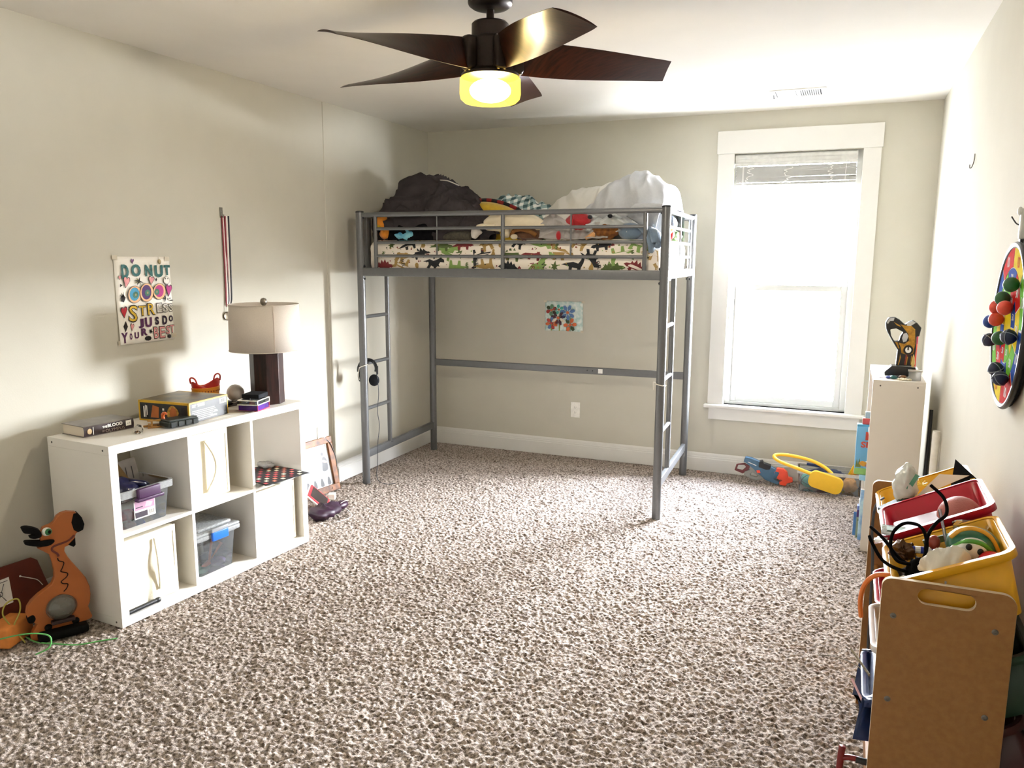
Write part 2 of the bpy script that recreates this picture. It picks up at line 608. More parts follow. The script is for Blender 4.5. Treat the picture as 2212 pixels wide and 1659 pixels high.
b.build('tilt_clips', m_dk, win)

# blind, drawn up
m_blind = mat('blind_slat', '#a4a4a0', rough=.5, var=.03, vs=20)
bl = thing('window_blind', 'raised white slatted blind bunched at the window top, with tangled cords', 'blind', (2.75, .0, 2.0))
bl_m = Matrix.Translation((-2.75, 0, -2.0))
def bb():
    b = MB(); b.M = bl_m; return b
b = bb()
vp = [(.0, 2.198), (-.006, 2.192), (-.006, 2.175), (.0, 2.168), (.002, 2.15), (-.002, 2.143), (-.002, 2.133), (.004, 2.126), (.012, 2.126), (.012, 2.198)]
vs = [(x, y, z) for x in (OX0 + .006, OX1 - .03) for y, z in vp]
k = len(vp)
b.add(vs, [(i, (i + 1) % k, (i + 1) % k + k, i + k) for i in range(k)] + [tuple(range(k)), tuple(range(k, 2 * k))])
b.build('valance', mat('blind_valance', '#c9c9c4', rough=.4), bl)
bb().box(OX0 + .012, OX1 - .03, .014, .036, 2.14, 2.19).build('headrail', m_blind, bl)
random.seed(5)
for i in range(13):
    z = 2.017 + i * .0079
    tl = random.uniform(-.0015, .0015)
    dx = random.uniform(-.003, .003)
    b = bb()
    b.add([(OX0 + .014 + dx, .006, z), (OX1 - .034 + dx, .006, z + tl), (OX1 - .034 + dx, .034, z + .002 + tl), (OX0 + .014 + dx, .034, z + .002),
           (OX0 + .014 + dx, .006, z + .0086), (OX1 - .034 + dx, .006, z + .0086 + tl), (OX1 - .034 + dx, .034, z + .0106 + tl), (OX0 + .014 + dx, .034, z + .0106)],
          [(0, 1, 2, 3), (4, 7, 6, 5), (0, 4, 5, 1), (1, 5, 6, 2), (2, 6, 7, 3), (3, 7, 4, 0)])
    b.build('slat', m_blind, bl)
bb().rbox(OX0 + .012, OX1 - .032, .004, .036, 1.999, 2.015, r=.004).build('bottom_rail', m_blind, bl)
m_cord = mat('white_cord', '#e9e8e2', rough=.8)
for cx in (2.455, 2.70, 2.965):
    pts = [(cx + random.uniform(-.028, .028), -.002 - random.uniform(0, .01), 2.125 - i * .0088) for i in range(14)]
    bb().tube(spline(pts, 4), .0016, 6).build('cord', m_cord, bl, smooth=180)
for p, q in (((2.41, -.003, 2.13), (2.408, -.004, 1.99)), ((2.415, -.003, 2.13), (2.415, -.004, 1.99)), ((3.05, -.003, 2.14), (3.046, -.004, 2.01))):
    bb().tube([p, q], .0016, 6).build('lift_cord', m_cord, bl)

# neighbour's roof and wall outside, seen down through the lower sash
m_sh = bpy.data.materials.new('roof_shingles'); m_sh.use_nodes = True
nt = m_sh.node_tree; pb = nt.nodes['Principled BSDF']; pb.inputs['Roughness'].default_value = .95
tcx = nt.nodes.new('ShaderNodeTexCoord'); br = nt.nodes.new('ShaderNodeTexBrick')
br.inputs['Scale'].default_value = 2.2; br.inputs['Color1'].default_value = (.50, .51, .53, 1); br.inputs['Color2'].default_value = (.58, .58, .59, 1); br.inputs['Mortar'].default_value = (.045, .045, .055, 1)
br.inputs['Mortar Size'].default_value = .012; br.inputs['Brick Width'].default_value = .7; br.inputs['Row Height'].default_value = .28
nt.links.new(tcx.outputs['Object'], br.inputs['Vector']); nt.links.new(br.outputs['Color'], pb.inputs['Base Color'])
nr = thing('neighbouring_roof', 'pale sunlit shingled roof of the house outside, below the window', 'roof', (2.6, 6.0, .93))
sl = math.atan2(1.9, 4.6)
b = MB(); b.box(-1.0, 9, -5.0, 0, -.08, 0)
b.build('shingles', m_sh, nr, rot=(sl, 0, 0))
MB().box(-1.0, 9, -.12, .12, -.05, .05).build('ridge_cap', m_sh, nr)

# ------------------------------------------------------------------ ceiling fan
m_bronze = mat('bronze_metal', '#2b201b', rough=.38, metal=.6, var=.1, vs=25)
m_blade = mat('walnut_blade', '#33170d', spec=.22, rough=.33, var=.18, vs=18, stretch=(1, 9, 1), hex2='#1e0d07')
m_screw = mat('brass_screw', '#d9c9a0', rough=.25, metal=.9)
FX, FY = 1.826, -2.79
fan = thing('ceiling_fan', 'dark bronze five blade ceiling fan with a glowing yellow light', 'ceiling fan', (FX, FY, 2.09))
ZF = 2.09
def fb(rz=0):
    b = MB(); b.M = Matrix.Rotation(rz, 4, 'Z') @ Matrix.Translation((0, 0, -ZF)); return b
fb().lathe([(.082, H_C), (.083, 2.448), (.080, 2.440), (.066, 2.430), (.045, 2.426), (.016, 2.424)], 40).build('canopy', m_bronze, fan, smooth=35)
fb().lathe([(.0145, 2.43), (.0145, 2.36)], 20).build('downrod', m_bronze, fan, smooth=60)
b = fb()
b.lathe([(.02, 2.382), (.062, 2.380), (.069, 2.373), (.070, 2.325), (.083, 2.318), (.088, 2.31), (.088, 2.215), (.094, 2.206), (.108, 2.196), (.110, 2.186), (.0, 2.184)], 48)
b.build('motor_housing', m_bronze, fan, smooth=35)
for k in range(5):
    a = radians(-43.5 + 72 * k)
    b = fb(a)
    b.rbox(.074, .125, -.026, .026, 2.196, 2.318, r=.016, n=2)
    br_ = b.build('blade_bracket', m_bronze, fan, smooth=50)
    b = fb(a)
    for yy in (-.012, .012):
        b.ball((.108, yy, 2.196), (.006, .006, .003), 10, 6)
    b.build('screw', m_screw, br_, smooth=180)
    NR, NC = 26, 12
    def pt(u, v, side):
        r = .112 + (.672 - .112) * u
        t = (r - .112) / .56
        pitch = radians(15 + 60 * (1 - min(1, t)) ** 1.35)
        w = .118 + .042 * t
        c = (v - .5) * w
        # slanted, rounded tip
        if u > .86:
            q = (u - .86) / .14
            c *= 1 - .06 * q ** 4
            r += .010 * (1 - v) * q ** 1.5
        zc = 2.256 - .032 * t
        th = .0032 * (1 - (2 * v - 1) ** 4 * .8)
        camber = .006 * t * (1 - (2 * v - 1) ** 2)
        y = -c * cos(pitch)      # clockwise edge (v->1) is raised
        z = zc + c * sin(pitch) + camber + side * th
        return (r, y + side * th * sin(pitch), z)
    b = fb(a)
    b.grid(lambda u, v: pt(u, v if v <= .5 else v, 1), NR, NC)
    b.grid(lambda u, v: pt(u, v, -1), NR, NC)
    n1 = (NR + 1) * (NC + 1)
    for i in range(NR):
        for v0 in (0, NC):
            p, q = i * (NC + 1) + v0, (i + 1) * (NC + 1) + v0
            b.f.append((p, q, q + n1, p + n1)); b.m.append(0)
    for i in range(NC):
        for u0 in (0, NR):
            p = u0 * (NC + 1) + i
            b.f.append((p, p + 1, p + 1 + n1, p + n1)); b.m.append(0)
    b.build('blade', m_blade, fan, smooth=50)
# glowing glass bowl with the lamp inside
m_sh2 = bpy.data.materials.new('lamp_glass'); m_sh2.use_nodes = True
nt = m_sh2.node_tree; nt.nodes.clear()
out = nt.nodes.new('ShaderNodeOutputMaterial'); rf = nt.nodes.new('ShaderNodeBsdfTransparent'); em = nt.nodes.new('ShaderNodeEmission'); ad = nt.nodes.new('ShaderNodeAddShader')
rf.inputs['Color'].default_value = (.60, .56, .46, 1)
em.inputs['Color'].default_value = (1, .66, .05, 1); em.inputs['Strength'].default_value = .8
nt.links.new(rf.outputs[0], ad.inputs[0]); nt.links.new(em.outputs[0], ad.inputs[1]); nt.links.new(ad.outputs[0], out.inputs[0])
lk = fb().lathe([(.106, 2.186), (.114, 2.178), (.115, 2.125), (.111, 2.108), (.098, 2.096), (.07, 2.091), (0, 2.090)], 48).build('light_shade', m_sh2, fan, smooth=60)
m_bulb = bpy.data.materials.new('lit_bulb'); m_bulb.use_nodes = True
nt = m_bulb.node_tree; pb = nt.nodes['Principled BSDF']
pb.inputs['Emission Color'].default_value = (1, .80, .42, 1); pb.inputs['Emission Strength'].default_value = 26
fb().ball((0, 0, 2.138), (.078, .078, .042), 24, 14).build('bulb', m_bulb, lk, smooth=180)
fl = bpy.data.lights.new('fan_lamp', 'POINT')
fl.energy = 24; fl.color = (1, .95, .88); fl.shadow_soft_size = .03
flo = bpy.data.objects.new('fan_lamp', fl); COL.objects.link(flo); flo.location = (FX, FY, 2.100)

# ------------------------------------------------------------------ ceiling vent
m_vent = mat('vent_enamel', '#f0efeb', rough=.4, var=.01)
m_vent_shade = mat('vent_shadow', '#4c4d4e', rough=.9)
vt = thing('ceiling_vent', 'white louvred air vent in the ceiling near the window', 'vent', (2.77, -.535, H_C))
b = MB()
b.box(-.155, .155, -.115, -.095, -.008, 0).box(-.155, .155, .095, .115, -.008, 0).box(-.155, -.125, -.095, .095, -.008, 0).box(.125, .155, -.095, .095, -.008, 0).box(-.012, .012, -.095, .095, -.008, 0)
b.build('frame', m_vent, vt, bevel=.003)
MB().box(-.126, .126, -.096, .096, -.0015, 0).build('duct_shade', m_vent_shade, vt)  # dark sheet on the ceiling, painted as the shade behind the louvres
for sgn in (-1, 1):
    for i in range(9):
        x = sgn * (.02 + i * .0118)
        b = MB(); b.M = Matrix.Translation((x, 0, -.0055)) @ Matrix.Rotation(sgn * radians(38), 4, 'Y')
        b.box(-.0055, .0055, -.094, .094, -.0006, .0006)
        b.build('louvre', m_vent, vt)
b = MB(); b.box(-.139, -.136, -.01, .02, -.02, -.008).ball((-.1375, .02, -.02), .004, 8, 6)
b.build('damper_lever', m_dk, vt)

# ------------------------------------------------------------------ loft bed
m_steel = mat('grey_powder_steel', '#646566', rough=.34, metal=.35, var=.03, vs=60)
m_bolt = mat('dark_bolt', '#33363a', rough=.4, metal=.6)
bed = thing('loft_bed', 'grey metal twin loft bed with guard rails and end ladders, standing in the far corner', 'loft bed', (1.158, -.7067, 0), radians(2.271))
PX, PY = .982, .509
HB = 1.798
for sx in (-1, 1):
    for sy in (-1, 1):
        p = MB().lathe([(.0255, -.002), (.0255, HB)], 24, (sx * PX, sy * PY, 0)).build('post', m_steel, bed, smooth=50)
        MB().lathe([(.0268, HB - .004), (.0268, HB + .004), (.02, HB + .008), (0, HB + .009)], 24, (sx * PX, sy * PY, 0)).build('post_cap', m_bolt, p, smooth=50)
        b = MB()
        for z in (1.765, 1.455, 1.375):
            b.ball((sx * (PX - .003), sy * PY - .022 * (1 if sy < 0 else -1) * -1, z), .008, 10, 8)
            b.ball((sx * (PX - .024), sy * PY, z), .009, 10, 8)
        b.build('bolts', m_bolt, p, smooth=180)
R_ = .0125
for sy in (-1, 1):
    y = sy * PY
    MB().rbox(-PX + .02, PX - .02, y - .016, y + .016, 1.393, 1.447, r=.004, n=1).build('side_rail', m_steel, bed, smooth=60)
    MB().tube([(-PX, y, 1.78), (PX, y, 1.78)], .0155, 14).build('top_guard_rail', m_steel, bed, smooth=60)
    for z in (1.692, 1.606, 1.522):
        MB().tube([(-.87, y, z), (.866, y, z)], .0095, 12).build('guard_rail', m_steel, bed, smooth=60)
    for x, r in ((-.868, .0125), (0.006, .0125), (.866, .0125)):
        MB().tube([(x, y, 1.44), (x, y, 1.775)], r, 12).build('guard_upright', m_steel, bed, smooth=60)
    for x in (-.433, .431):
        MB().tube([(x, y, 1.515), (x, y, 1.775)], .005, 8).build('thin_upright', m_steel, bed, smooth=60)
for sx in (-1, 1):
    x = sx * PX
    MB().rbox(x - .014, x + .014, -PY + .02, PY - .02, 1.397, 1.445, r=.004, n=1).build('end_rail', m_steel, bed, smooth=60)
    if sx < 0:
        MB().rbox(x - .012, x + .012, -.445, -.39, 1.44, 1.775, r=.004, n=1).build('end_upright', m_steel, bed, smooth=60)
    MB().tube([(x, -PY, 1.78), (x, PY, 1.78)], .0145, 12).build('top_end_rail', m_steel, bed, smooth=60)
    for z in () if sx < 0 else (1.692, 1.606, 1.522):
        MB().tube([(x, -PY + .02, z), (x, .40, z)], .0095, 12).build('end_guard_rail', m_steel, bed, smooth=60)
    MB().tube([(x, .40, 1.44), (x, .40, 1.775)], .0115, 12).build('end_upright', m_steel, bed, smooth=60)
    if sx > 0:
        MB().tube([(x, .0, 1.515), (x, .0, 1.775)], .005, 8).build('thin_upright', m_steel, bed, smooth=60)
    MB().rbox(x - .013, x + .013, -PY + .02, PY - .02, .176, .228, r=.004, n=1).build('foot_rail', m_steel, bed, smooth=60)
    MB().tube([(x, -.182, .22), (x, -.182, 1.40)], .0155, 14).build('ladder_upright', m_steel, bed, smooth=60)
    for z in (.51, .815, 1.125):
        MB().tube([(x, -PY, z), (x, -.182, z)], .0125, 12).build('ladder_rung', m_steel, bed, smooth=60)
    MB().tube([(x - sx * .016, -.182 - .0, .22), (x - sx * .016, -.182, .221)], .01, 8).build('rung_bracket', m_bolt, bed, smooth=60)
br_ = MB().rbox(-PX + .02, PX - .02, PY - .012, PY + .012, .680, .730, r=.004, n=1).build('back_brace', m_steel, bed, smooth=60)
MB().box(.352, .385, PY - .0135, PY - .012, .69, .722).build('warning_sticker', mat('sticker_white', '#f2f2ee', rough=.5), br_)
MB().ball((.27, PY - .012, .707), .005, 8, 6).ball((.31, PY - .012, .706), .005, 8, 6).build('bolt_holes', m_bolt, br_)
for i in range(9):
    x = -.86 + i * .215
    MB().box(x - .02, x + .02, -PY + .012, PY - .012, 1.398, 1.412).build('slat', m_steel, bed)

BM = bed.matrix_basis.copy()
BM = Matrix.Translation((1.158, -.7067, 0)) @ Matrix.Rotation(radians(2.271), 4, 'Z')
def bthing(name, label, cat, group=None):
    """a thing lying on the bed; its geometry is given in the bed's own axes"""
    return thing(name, label, cat, (1.158, -.7067, 1.61), radians(2.271), group)
def bm_():
    b = MB(); b.M = Matrix.Translation((0, 0, -1.61)); return b

# mattress in a printed sheet
m_sheet = mat('sheet_cream', '#efe6da', rough=.85, var=.03, vs=8, bump=.15, bs=300)
P_TAN, P_OLV, P_GRN, P_BLK, P_RED, P_PNK = (mat('print_' + n, h, rough=.85, var=.04, vs=40) for n, h in (('tan', '#a98b54'), ('olive', '#55663a'), ('green', '#86a35c'), ('black', '#23262a'), ('red', '#7d2f33'), ('pink', '#b4665c')))
MX, MYH, MZ0, MZ1 = .95, .478, 1.414, 1.622
def wav(p, d):
    k = .004 * nz((p.x * 3.0, p.y * 3.0, p.z * 14), 1.0, 3) + .006 * nz(p, 4, 5)
    k += .005 * math.exp(-((p.z - 1.545 - .012 * sin(p.x * 6)) / .006) ** 2) * (1 if abs(d.y) > .5 else 0) * -1
    return p + d * k
mt = bthing('mattress', 'twin mattress in a cream sheet printed with green, tan and black dinosaurs', 'mattress')
b = bm_(); b.rbox(-MX, MX, -MYH, MYH, MZ0, MZ1, r=.055, fn=wav, dens=.02)
body = b.build('fitted_sheet', m_sheet, mt, smooth=180)
def surf(face, a, z, off):
    """point on the mattress side (front/right/top) with the same rounding and waves"""
    if face == 'f': p = Vector((a, -MYH, z))
    elif face == 'r': p = Vector((MX, a, z))
    else: p = Vector((a, z, MZ1))
    c = Vector((0, 0, (MZ0 + MZ1) / 2)); h = Vector((MX, MYH, (MZ1 - MZ0) / 2)); r = .055
    l = p - c
    q = Vector([max(-(h[i] - r), min(h[i] - r, l[i])) for i in range(3)])
    d = l - q
    d = d.normalized() if d.length > 1e-9 else Vector((0, -1, 0))
    return wav(c + q + d * r, d) + d * off
SIL = {
 'trex': [(-.5, -.4), (-.42, -.12), (-.5, .05), (-.95, -.1), (-.5, .28), (-.15, .3), (.1, .5), (.3, .75), (.62, .7), (.72, .52), (.4, .42), (.35, .2), (.5, .08), (.3, .05), (.22, -.1), (.28, -.42), (.1, -.42), (.02, -.12), (-.2, -.1), (-.28, -.42)],
 'long': [(-1, -.05), (-.6, .12), (-.2, .25), (.15, .2), (.3, .45), (.35, .8), (.6, .86), (.72, .72), (.52, .66), (.5, .3), (.38, -.05), (.36, -.42), (.2, -.42), (.14, -.12), (-.2, -.12), (-.26, -.42), (-.42, -.42), (-.44, -.1)],
 'steg': [(-1, -.2), (-.6, .08), (-.45, .3), (-.35, .15), (-.2, .45), (-.08, .22), (.08, .48), (.2, .2), (.36, .3), (.42, .1), (.7, .05), (.86, -.1), (.6, -.2), (.45, -.16), (.42, -.42), (.26, -.42), (.22, -.2), (-.2, -.2), (-.24, -.42), (-.42, -.42), (-.46, -.14)],
 'bone': [(-.2, .6), (0, .75), (.2, .6), (.16, .3), (.3, 0), (.36, -.4), (.15, -.7), (-.15, -.7), (-.36, -.4), (-.3, 0), (-.16, .3)],
 'heart': [(0, -.6), (-.5, 0), (-.45, .38), (-.2, .45), (0, .25), (.2, .45), (.45, .38), (.5, 0)],
 'leaf': [(0, -.9), (-.2, -.3), (-.6, -.35), (-.3, 0), (-.55, .35), (-.18, .3), (0, .9), (.18, .3), (.55, .35), (.3, 0), (.6, -.35), (.2, -.3)],
}
SIL['dot'] = circ(0, 0, .5, 8)
SIL['fern'] = [(0, -.9)] + [(.06 + .38 * (i % 2), -.7 + i * .16) for i in range(10)] + [(0, .95)] + [(-.06 - .38 * (i % 2), .74 - i * .16) for i in range(10)]
pr = bm_()
def decal(face, kind, a, z, s, rot=0, flip=1, mi=0, off=.0012):
    po_ = SIL[kind]
    pts2 = []
    for i in range(len(po_)):           # subdivide the outline so it follows the curve
        p, q = po_[i], po_[(i + 1) % len(po_)]
        for t in (0, .5):
            pts2.append((p[0] + (q[0] - p[0]) * t, p[1] + (q[1] - p[1]) * t))
    loop = [Vector((x * flip, y, 0)) for x, y in pts2]
    tris = geometry.tessellate_polygon([loop])
    ca, sa = cos(rot), sin(rot)
    out = []
    for p in loop:
        x, y = p.x * s, p.y * s
        zz = z + x * sa + y * ca
        aa = a + x * ca - y * sa
        if face != 't':
            zz = max(MZ0 + .004, zz)
        if face == 'f': aa = max(-MX, min(MX, aa))
        out.append(surf(face, aa, zz, off))
    # small triangles folded by the clamp are harmless
    pr.add(out, [tuple(t) for t in tris], mi)
random.seed(11)
seqs = [('steg', 4, .075), ('trex', 0, .085), ('bone', 0, .04), ('trex', 3, .075), ('long', 2, .085), ('fern', 1, .035), ('long', 0, .085), ('steg', 3, .07), ('heart', 4, .022), ('trex', 2, .085), ('leaf', 1, .045), ('long', 3, .08), ('bone', 0, .045), ('steg', 1, .08)]
for row, z in enumerate((1.462, 1.535, 1.598)):
    x = -.92 + row * .05
    i = row * 5
    while x < .94:
        kd, mi_, s = seqs[i % len(seqs)]
        s *= 1.55 if kd not in ('bone', 'heart', 'fern', 'leaf') else 1.25
        decal('f', kd, x + s * .8, z + random.uniform(-.008, .008), s * .72, random.uniform(-.4, .4) + (pi if random.random() < .3 else 0), random.choice((-1, 1)), mi_, .0012 + .0002 * row)
        for _ in range(3):
            decal('f', random.choice(('dot', 'dot', 'heart')), x + random.uniform(0, .14), z + random.uniform(-.03, .03), random.uniform(.005, .012), random.uniform(-1, 1), 1, random.choice((3, 4, 0, 2)), .0019)
        x += s * .98 + random.uniform(.015, .03)
        i += 1
for i in range(9):
    kd, mi_, s = seqs[(i * 3) % len(seqs)]
    decal('r', kd, -.42 + i * .1, 1.45 + (i % 3) * .055, s * .6, random.uniform(-.5, .5), 1, mi_)
for i in range(26):
    kd, mi_, s = seqs[(i * 5) % len(seqs)]
    decal('t', kd, -.88 + i * .07, -.43 + .03 * (i % 2), s * .7, random.uniform(-.8, .8), 1, mi_)
for txt, x, z, mi_, r in (('FRRR', .17, 1.455, 4, -1.45), ('RR', -.71, 1.468, 3, -1.3), ('RR', -.2, 1.475, 3, -1.4), ('W', .24, 1.455, 3, -1.3), ('RR', .57, 1.463, 3, -1.2)):
    vs, fs = glyphs(txt)
    ca, sa = cos(r), sin(r)
    out = [surf('f', x + (v[0] * ca - v[1] * sa) * .04, max(MZ0 + .004, z + .03 + (v[0] * sa + v[1] * ca) * .04), .0024) for v in vs]
    pr.add(out, fs, mi_)
pr.build('print', [P_TAN, P_OLV, P_GRN, P_BLK, P_RED, P_PNK], body)
b = bm_()      # loose corner of the sheet hanging through at the right end
b.grid(lambda u, v: (.80 + .13 * u, .05 + .40 * v, 1.414 - .052 * sin(pi * v) * sin(pi * min(1, u * .9)) - .004 * sin(9 * v)), 12, 12)
o = b.build('sagging_hem', m_sheet, mt, smooth=180)
so = o.modifiers.new('s', 'SOLIDIFY'); so.thickness = .003

# ------------------------------------------------------------------ bedding heap
def mound(name, m, parent, xs, zs, y0, y1, zb, seed, amp=.03, sc=5.0, d=(1, 1, 1), nu=70, nv=46, sq=.75, yoff=None, mi=0, lean=0.0):
    """draped lump: its crest follows (xs, zs), its foot lies on zb between y0 and y1"""
    b = bm_()
    def f(u, v):
        x = xs[0] + (xs[-1] - xs[0]) * u
        zt = interp(xs, zs, x)
        a = pi * (1 - v)
        h = max(0, zt - zb)
        e = min(1, h / (max(zs) - zb) + .15)
        yc = (y0 + y1) / 2 + (interp(xs, yoff, x) if yoff else 0)
        hy = (y1 - y0) / 2 * (e ** .5)
        cy_ = math.copysign(abs(cos(a)) ** .8, cos(a))
        y = yc + hy * cy_ * 1.0
        z = zb + h * max(0, sin(a)) ** sq
        p = Vector((x, y, z))
        k = folds(p, sc, seed, d) * amp - amp * .25
        env = min(1, 3.2 * sin(a) + .05) * min(1, h * 9)
        n = Vector((0, cos(a), sin(a) + .15)).normalized()
        p = p + n * k * env + Vector((.02 * nz(p, 6, seed + 3), 0, 0)) * env + Vector((lean * (z - zb), 0, 0))
        p.z = max(p.z, zb - .001)
        return p
    b.grid(f, nu, nv, mi)
    o = b.build(name, m, parent, smooth=180)
    return o

m_char = mat('charcoal_cloth', '#3f3a3c', spec=.1, rough=.95, var=.14, vs=9, bump=.25, bs=260)
m_redc = mat('dark_red_cloth', '#6e1f1c', rough=.9, var=.1)
ZT = 1.622
cf = bthing('comforter', 'charcoal comforter heaped at the left end of the loft bed, red patch on its side', 'comforter')
o = mound('quilt', m_char, cf, [-1.02, -.97, -.91, -.88, -.83, -.75, -.69, -.6, -.51, -.43, -.34, -.26, -.2], [1.72, 1.83, 1.855, 1.92, 1.98, 2.015, 2.025, 2.005, 1.965, 1.90, 1.83, 1.77, 1.66], -.42, .34, ZT, 2, amp=.085, sc=3.4, d=(.8, 1.4, 1.9), nu=120, nv=70, sq=.62)
o = mound('fold', m_char, cf, [-.86, -.76, -.62, -.5, -.38, -.28, -.2], [1.74, 1.87, 1.915, 1.90, 1.85, 1.80, 1.70], -.435, -.05, ZT, 8, amp=.055, sc=5, d=(.5, 1.2, 2.0), nu=100, nv=60, sq=.7)
o = mound('fold', m_char, cf, [-.62, -.55, -.46, -.36, -.28, -.22], [1.78, 1.93, 1.92, 1.86, 1.80, 1.70], -.43, .0, ZT, 14, amp=.045, sc=8, d=(1.2, 1, .8), nu=80, nv=50, sq=.6)
b = bm_()
b.grid(lambda u, v: (-.92 + .12 * u + .02 * v, -.20 + .12 * v, 1.84 + .14 * u ** .7 + .035 * sin(pi * v)), 10, 10)
o = b.build('red_panel', m_redc, cf, smooth=180); o['label'] = 'dark red patch'
so = o.modifiers.new('s', 'SOLIDIFY'); so.thickness = .01
b = bm_(); b.tube(spline([(-.64, -.03, 2.03), (-.58, -.03, 2.022), (-.5, -.03, 1.99)], 6), .008, 8, flat=.5)
o = b.build('white_piping', mat('piping_white', '#d8d2ca', rough=.8), cf, smooth=180); o['label'] = 'strip of white edging'

m_yel = mat('yellow_plush', '#c9a520', rough=.95, var=.08, bump=.4, bs=120, sheen=.3)
m_stripe_r = mat('red_felt', '#7c1a1c', rough=.95)
m_stripe_k = mat('black_felt', '#17161a', rough=.95)
yp = bthing('plush_toy', 'yellow plush with a red and black striped ridge, lying mid bed behind the charcoal comforter', 'plush toy')
cr = spline([(-.52, .10, 1.88), (-.40, .10, 1.900), (-.30, .10, 1.895), (-.18, .10, 1.86), (-.06, .10, 1.795), (.02, .1, 1.72)], 8)
b = bm_()
def fy(u, v):
    p = cr[min(len(cr) - 1, int(u * (len(cr) - 1)))]
    a = pi * (1 - v)
    return (p.x, .10 + .13 * cos(a), ZT + (p.z - ZT - .012) * max(0, sin(a)) ** .6 + .006 * nz((p.x, v, 0), 9))
b.grid(fy, len(cr) - 1, 18)
b.build('body', m_yel, yp, smooth=180)
b = bm_()
b.tube(cr, .0125, 10)
b.m = [(i // 30) % 2 for i in range(len(b.f))]
b.build('striped_ridge', [m_stripe_r, m_stripe_k], yp, smooth=180)
b = bm_(); b.ball((-1.0, -.06, 1.838), (.022, .03, .026)).ball((-.985, -.05, 1.815), (.03, .03, .03), mi=0).ball((-1.018, -.05, 1.855), (.018, .02, .012), mi=1)
b.tube(spline([(-.985, -.05, 1.815), (-.96, -.02, 1.75), (-.93, 0, 1.70)], 6), .02, 10)
tg = bthing('plush_tail', 'small yellow plush tail with red tip above the top rail, far left of the bed', 'plush toy')
b.build('tail', [m_yel, m_stripe_r], tg, smooth=180)

# plaid blanket
m_pl = bpy.data.materials.new('teal_plaid'); m_pl.use_nodes = True
nt = m_pl.node_tree; pb = nt.nodes['Principled BSDF']; pb.inputs['Roughness'].default_value = .9
tcx = nt.nodes.new('ShaderNodeTexCoord'); sep = nt.nodes.new('ShaderNodeSeparateXYZ')
mp = nt.nodes.new('ShaderNodeMapping'); mp.inputs['Rotation'].default_value = (0, .35, .1); nt.links.new(tcx.outputs['Object'], mp.inputs['Vector']); nt.links.new(mp.outputs['Vector'], sep.inputs[0])
def stripe(ch):
    a = nt.nodes.new('ShaderNodeMath'); a.operation = 'MULTIPLY'; a.inputs[1].default_value = 22
    f_ = nt.nodes.new('ShaderNodeMath'); f_.operation = 'FRACT'
    g = nt.nodes.new('ShaderNodeMath'); g.operation = 'GREATER_THAN'; g.inputs[1].default_value = .5
    nt.links.new(sep.outputs[ch], a.inputs[0]); nt.links.new(a.outputs[0], f_.inputs[0]); nt.links.new(f_.outputs[0], g.inputs[0])
    return g.outputs[0]
ad = nt.nodes.new('ShaderNodeMath'); ad.operation = 'ADD'
nt.links.new(stripe(0), ad.inputs[0]); nt.links.new(stripe(2), ad.inputs[1])
hv = nt.nodes.new('ShaderNodeMath'); hv.operation = 'MULTIPLY'; hv.inputs[1].default_value = .5; nt.links.new(ad.outputs[0], hv.inputs[0])
rp = nt.nodes.new('ShaderNodeValToRGB'); rp.color_ramp.interpolation = 'CONSTANT'
e = rp.color_ramp.elements; e[0].color = (*lin('#e4e6e2'), 1); e[1].position = .75; e[1].color = (*lin('#3e5a5e'), 1)
e2 = e.new(.25); e2.color = (*lin('#8fa6a8'), 1)
nt.links.new(hv.outputs[0], rp.inputs[0]); nt.links.new(rp.outputs[0], pb.inputs['Base Color'])
pb_ = bthing('plaid_blanket', 'crumpled teal and white checked blanket in the middle of the loft bed', 'blanket')
mound('blanket', m_pl, pb_, [-.42, -.36, -.25, -.12, -.02, .06, .1], [1.8, 1.895, 1.925, 1.915, 1.89, 1.84, 1.72], .10, .42, ZT, 4, amp=.05, sc=7, d=(1.4, .6, 1), nu=60, nv=40)

m_duv = mat('white_duvet', '#cfcdc6', rough=.9, var=.01, bump=.1, bs=150)
m_gsh = mat('pale_grey_sheet', '#b3b5b8', rough=.9, var=.03, vs=60, bump=.15, bs=300, stretch=(1, 8, 1))
dv = bthing('duvet', 'puffy white duvet behind the pale grey sheet at the right of the bed', 'duvet')
mound('duvet_roll', m_duv, dv, [.05, .1, .18, .3, .42, .56, .7, .84, .92], [1.72, 1.85, 1.92, 1.965, 1.985, 1.985, 1.97, 1.9, 1.75], .0, .45, ZT, 5, amp=.03, sc=4, d=(1.5, .5, .6), nu=90, nv=50, sq=.5)
gs = bthing('bed_sheet', 'big pale grey sheet bundle rising above the right end guard rail', 'bed sheet')
mound('bundle', m_gsh, gs, [.40, .46, .55, .64, .74, .84, .92, .965], [1.76, 1.85, 1.93, 1.985, 2.015, 2.0, 1.95, 1.78], -.36, .38, ZT, 6, amp=.05, sc=3.6, d=(1.3, .6, .8), nu=100, nv=60, sq=.42)
b = bm_()
b.grid(lambda u, v: (.78 + .165 * u - .05 * (1 - v), -.40 - .035 * sin(pi * v * .8) + .012 * folds((u * .6, v * .4, 0), 4, 3), 1.655 + .17 * v - .10 * (1 - u) * (1 - v) * -1), 24, 24)
o = b.build('hanging_corner', m_gsh, gs, smooth=180)
so = o.modifiers.new('s', 'SOLIDIFY'); so.thickness = .006

def blob(b, c, r, seed, amp=.02, sc=12, mi=None, seg=30, ring=20, d=(1, 1, 1)):
    return b.ball(c, r, seg, ring, mi, lambda p, n: p + n * (folds(p, sc, seed, d) - .3) * amp)

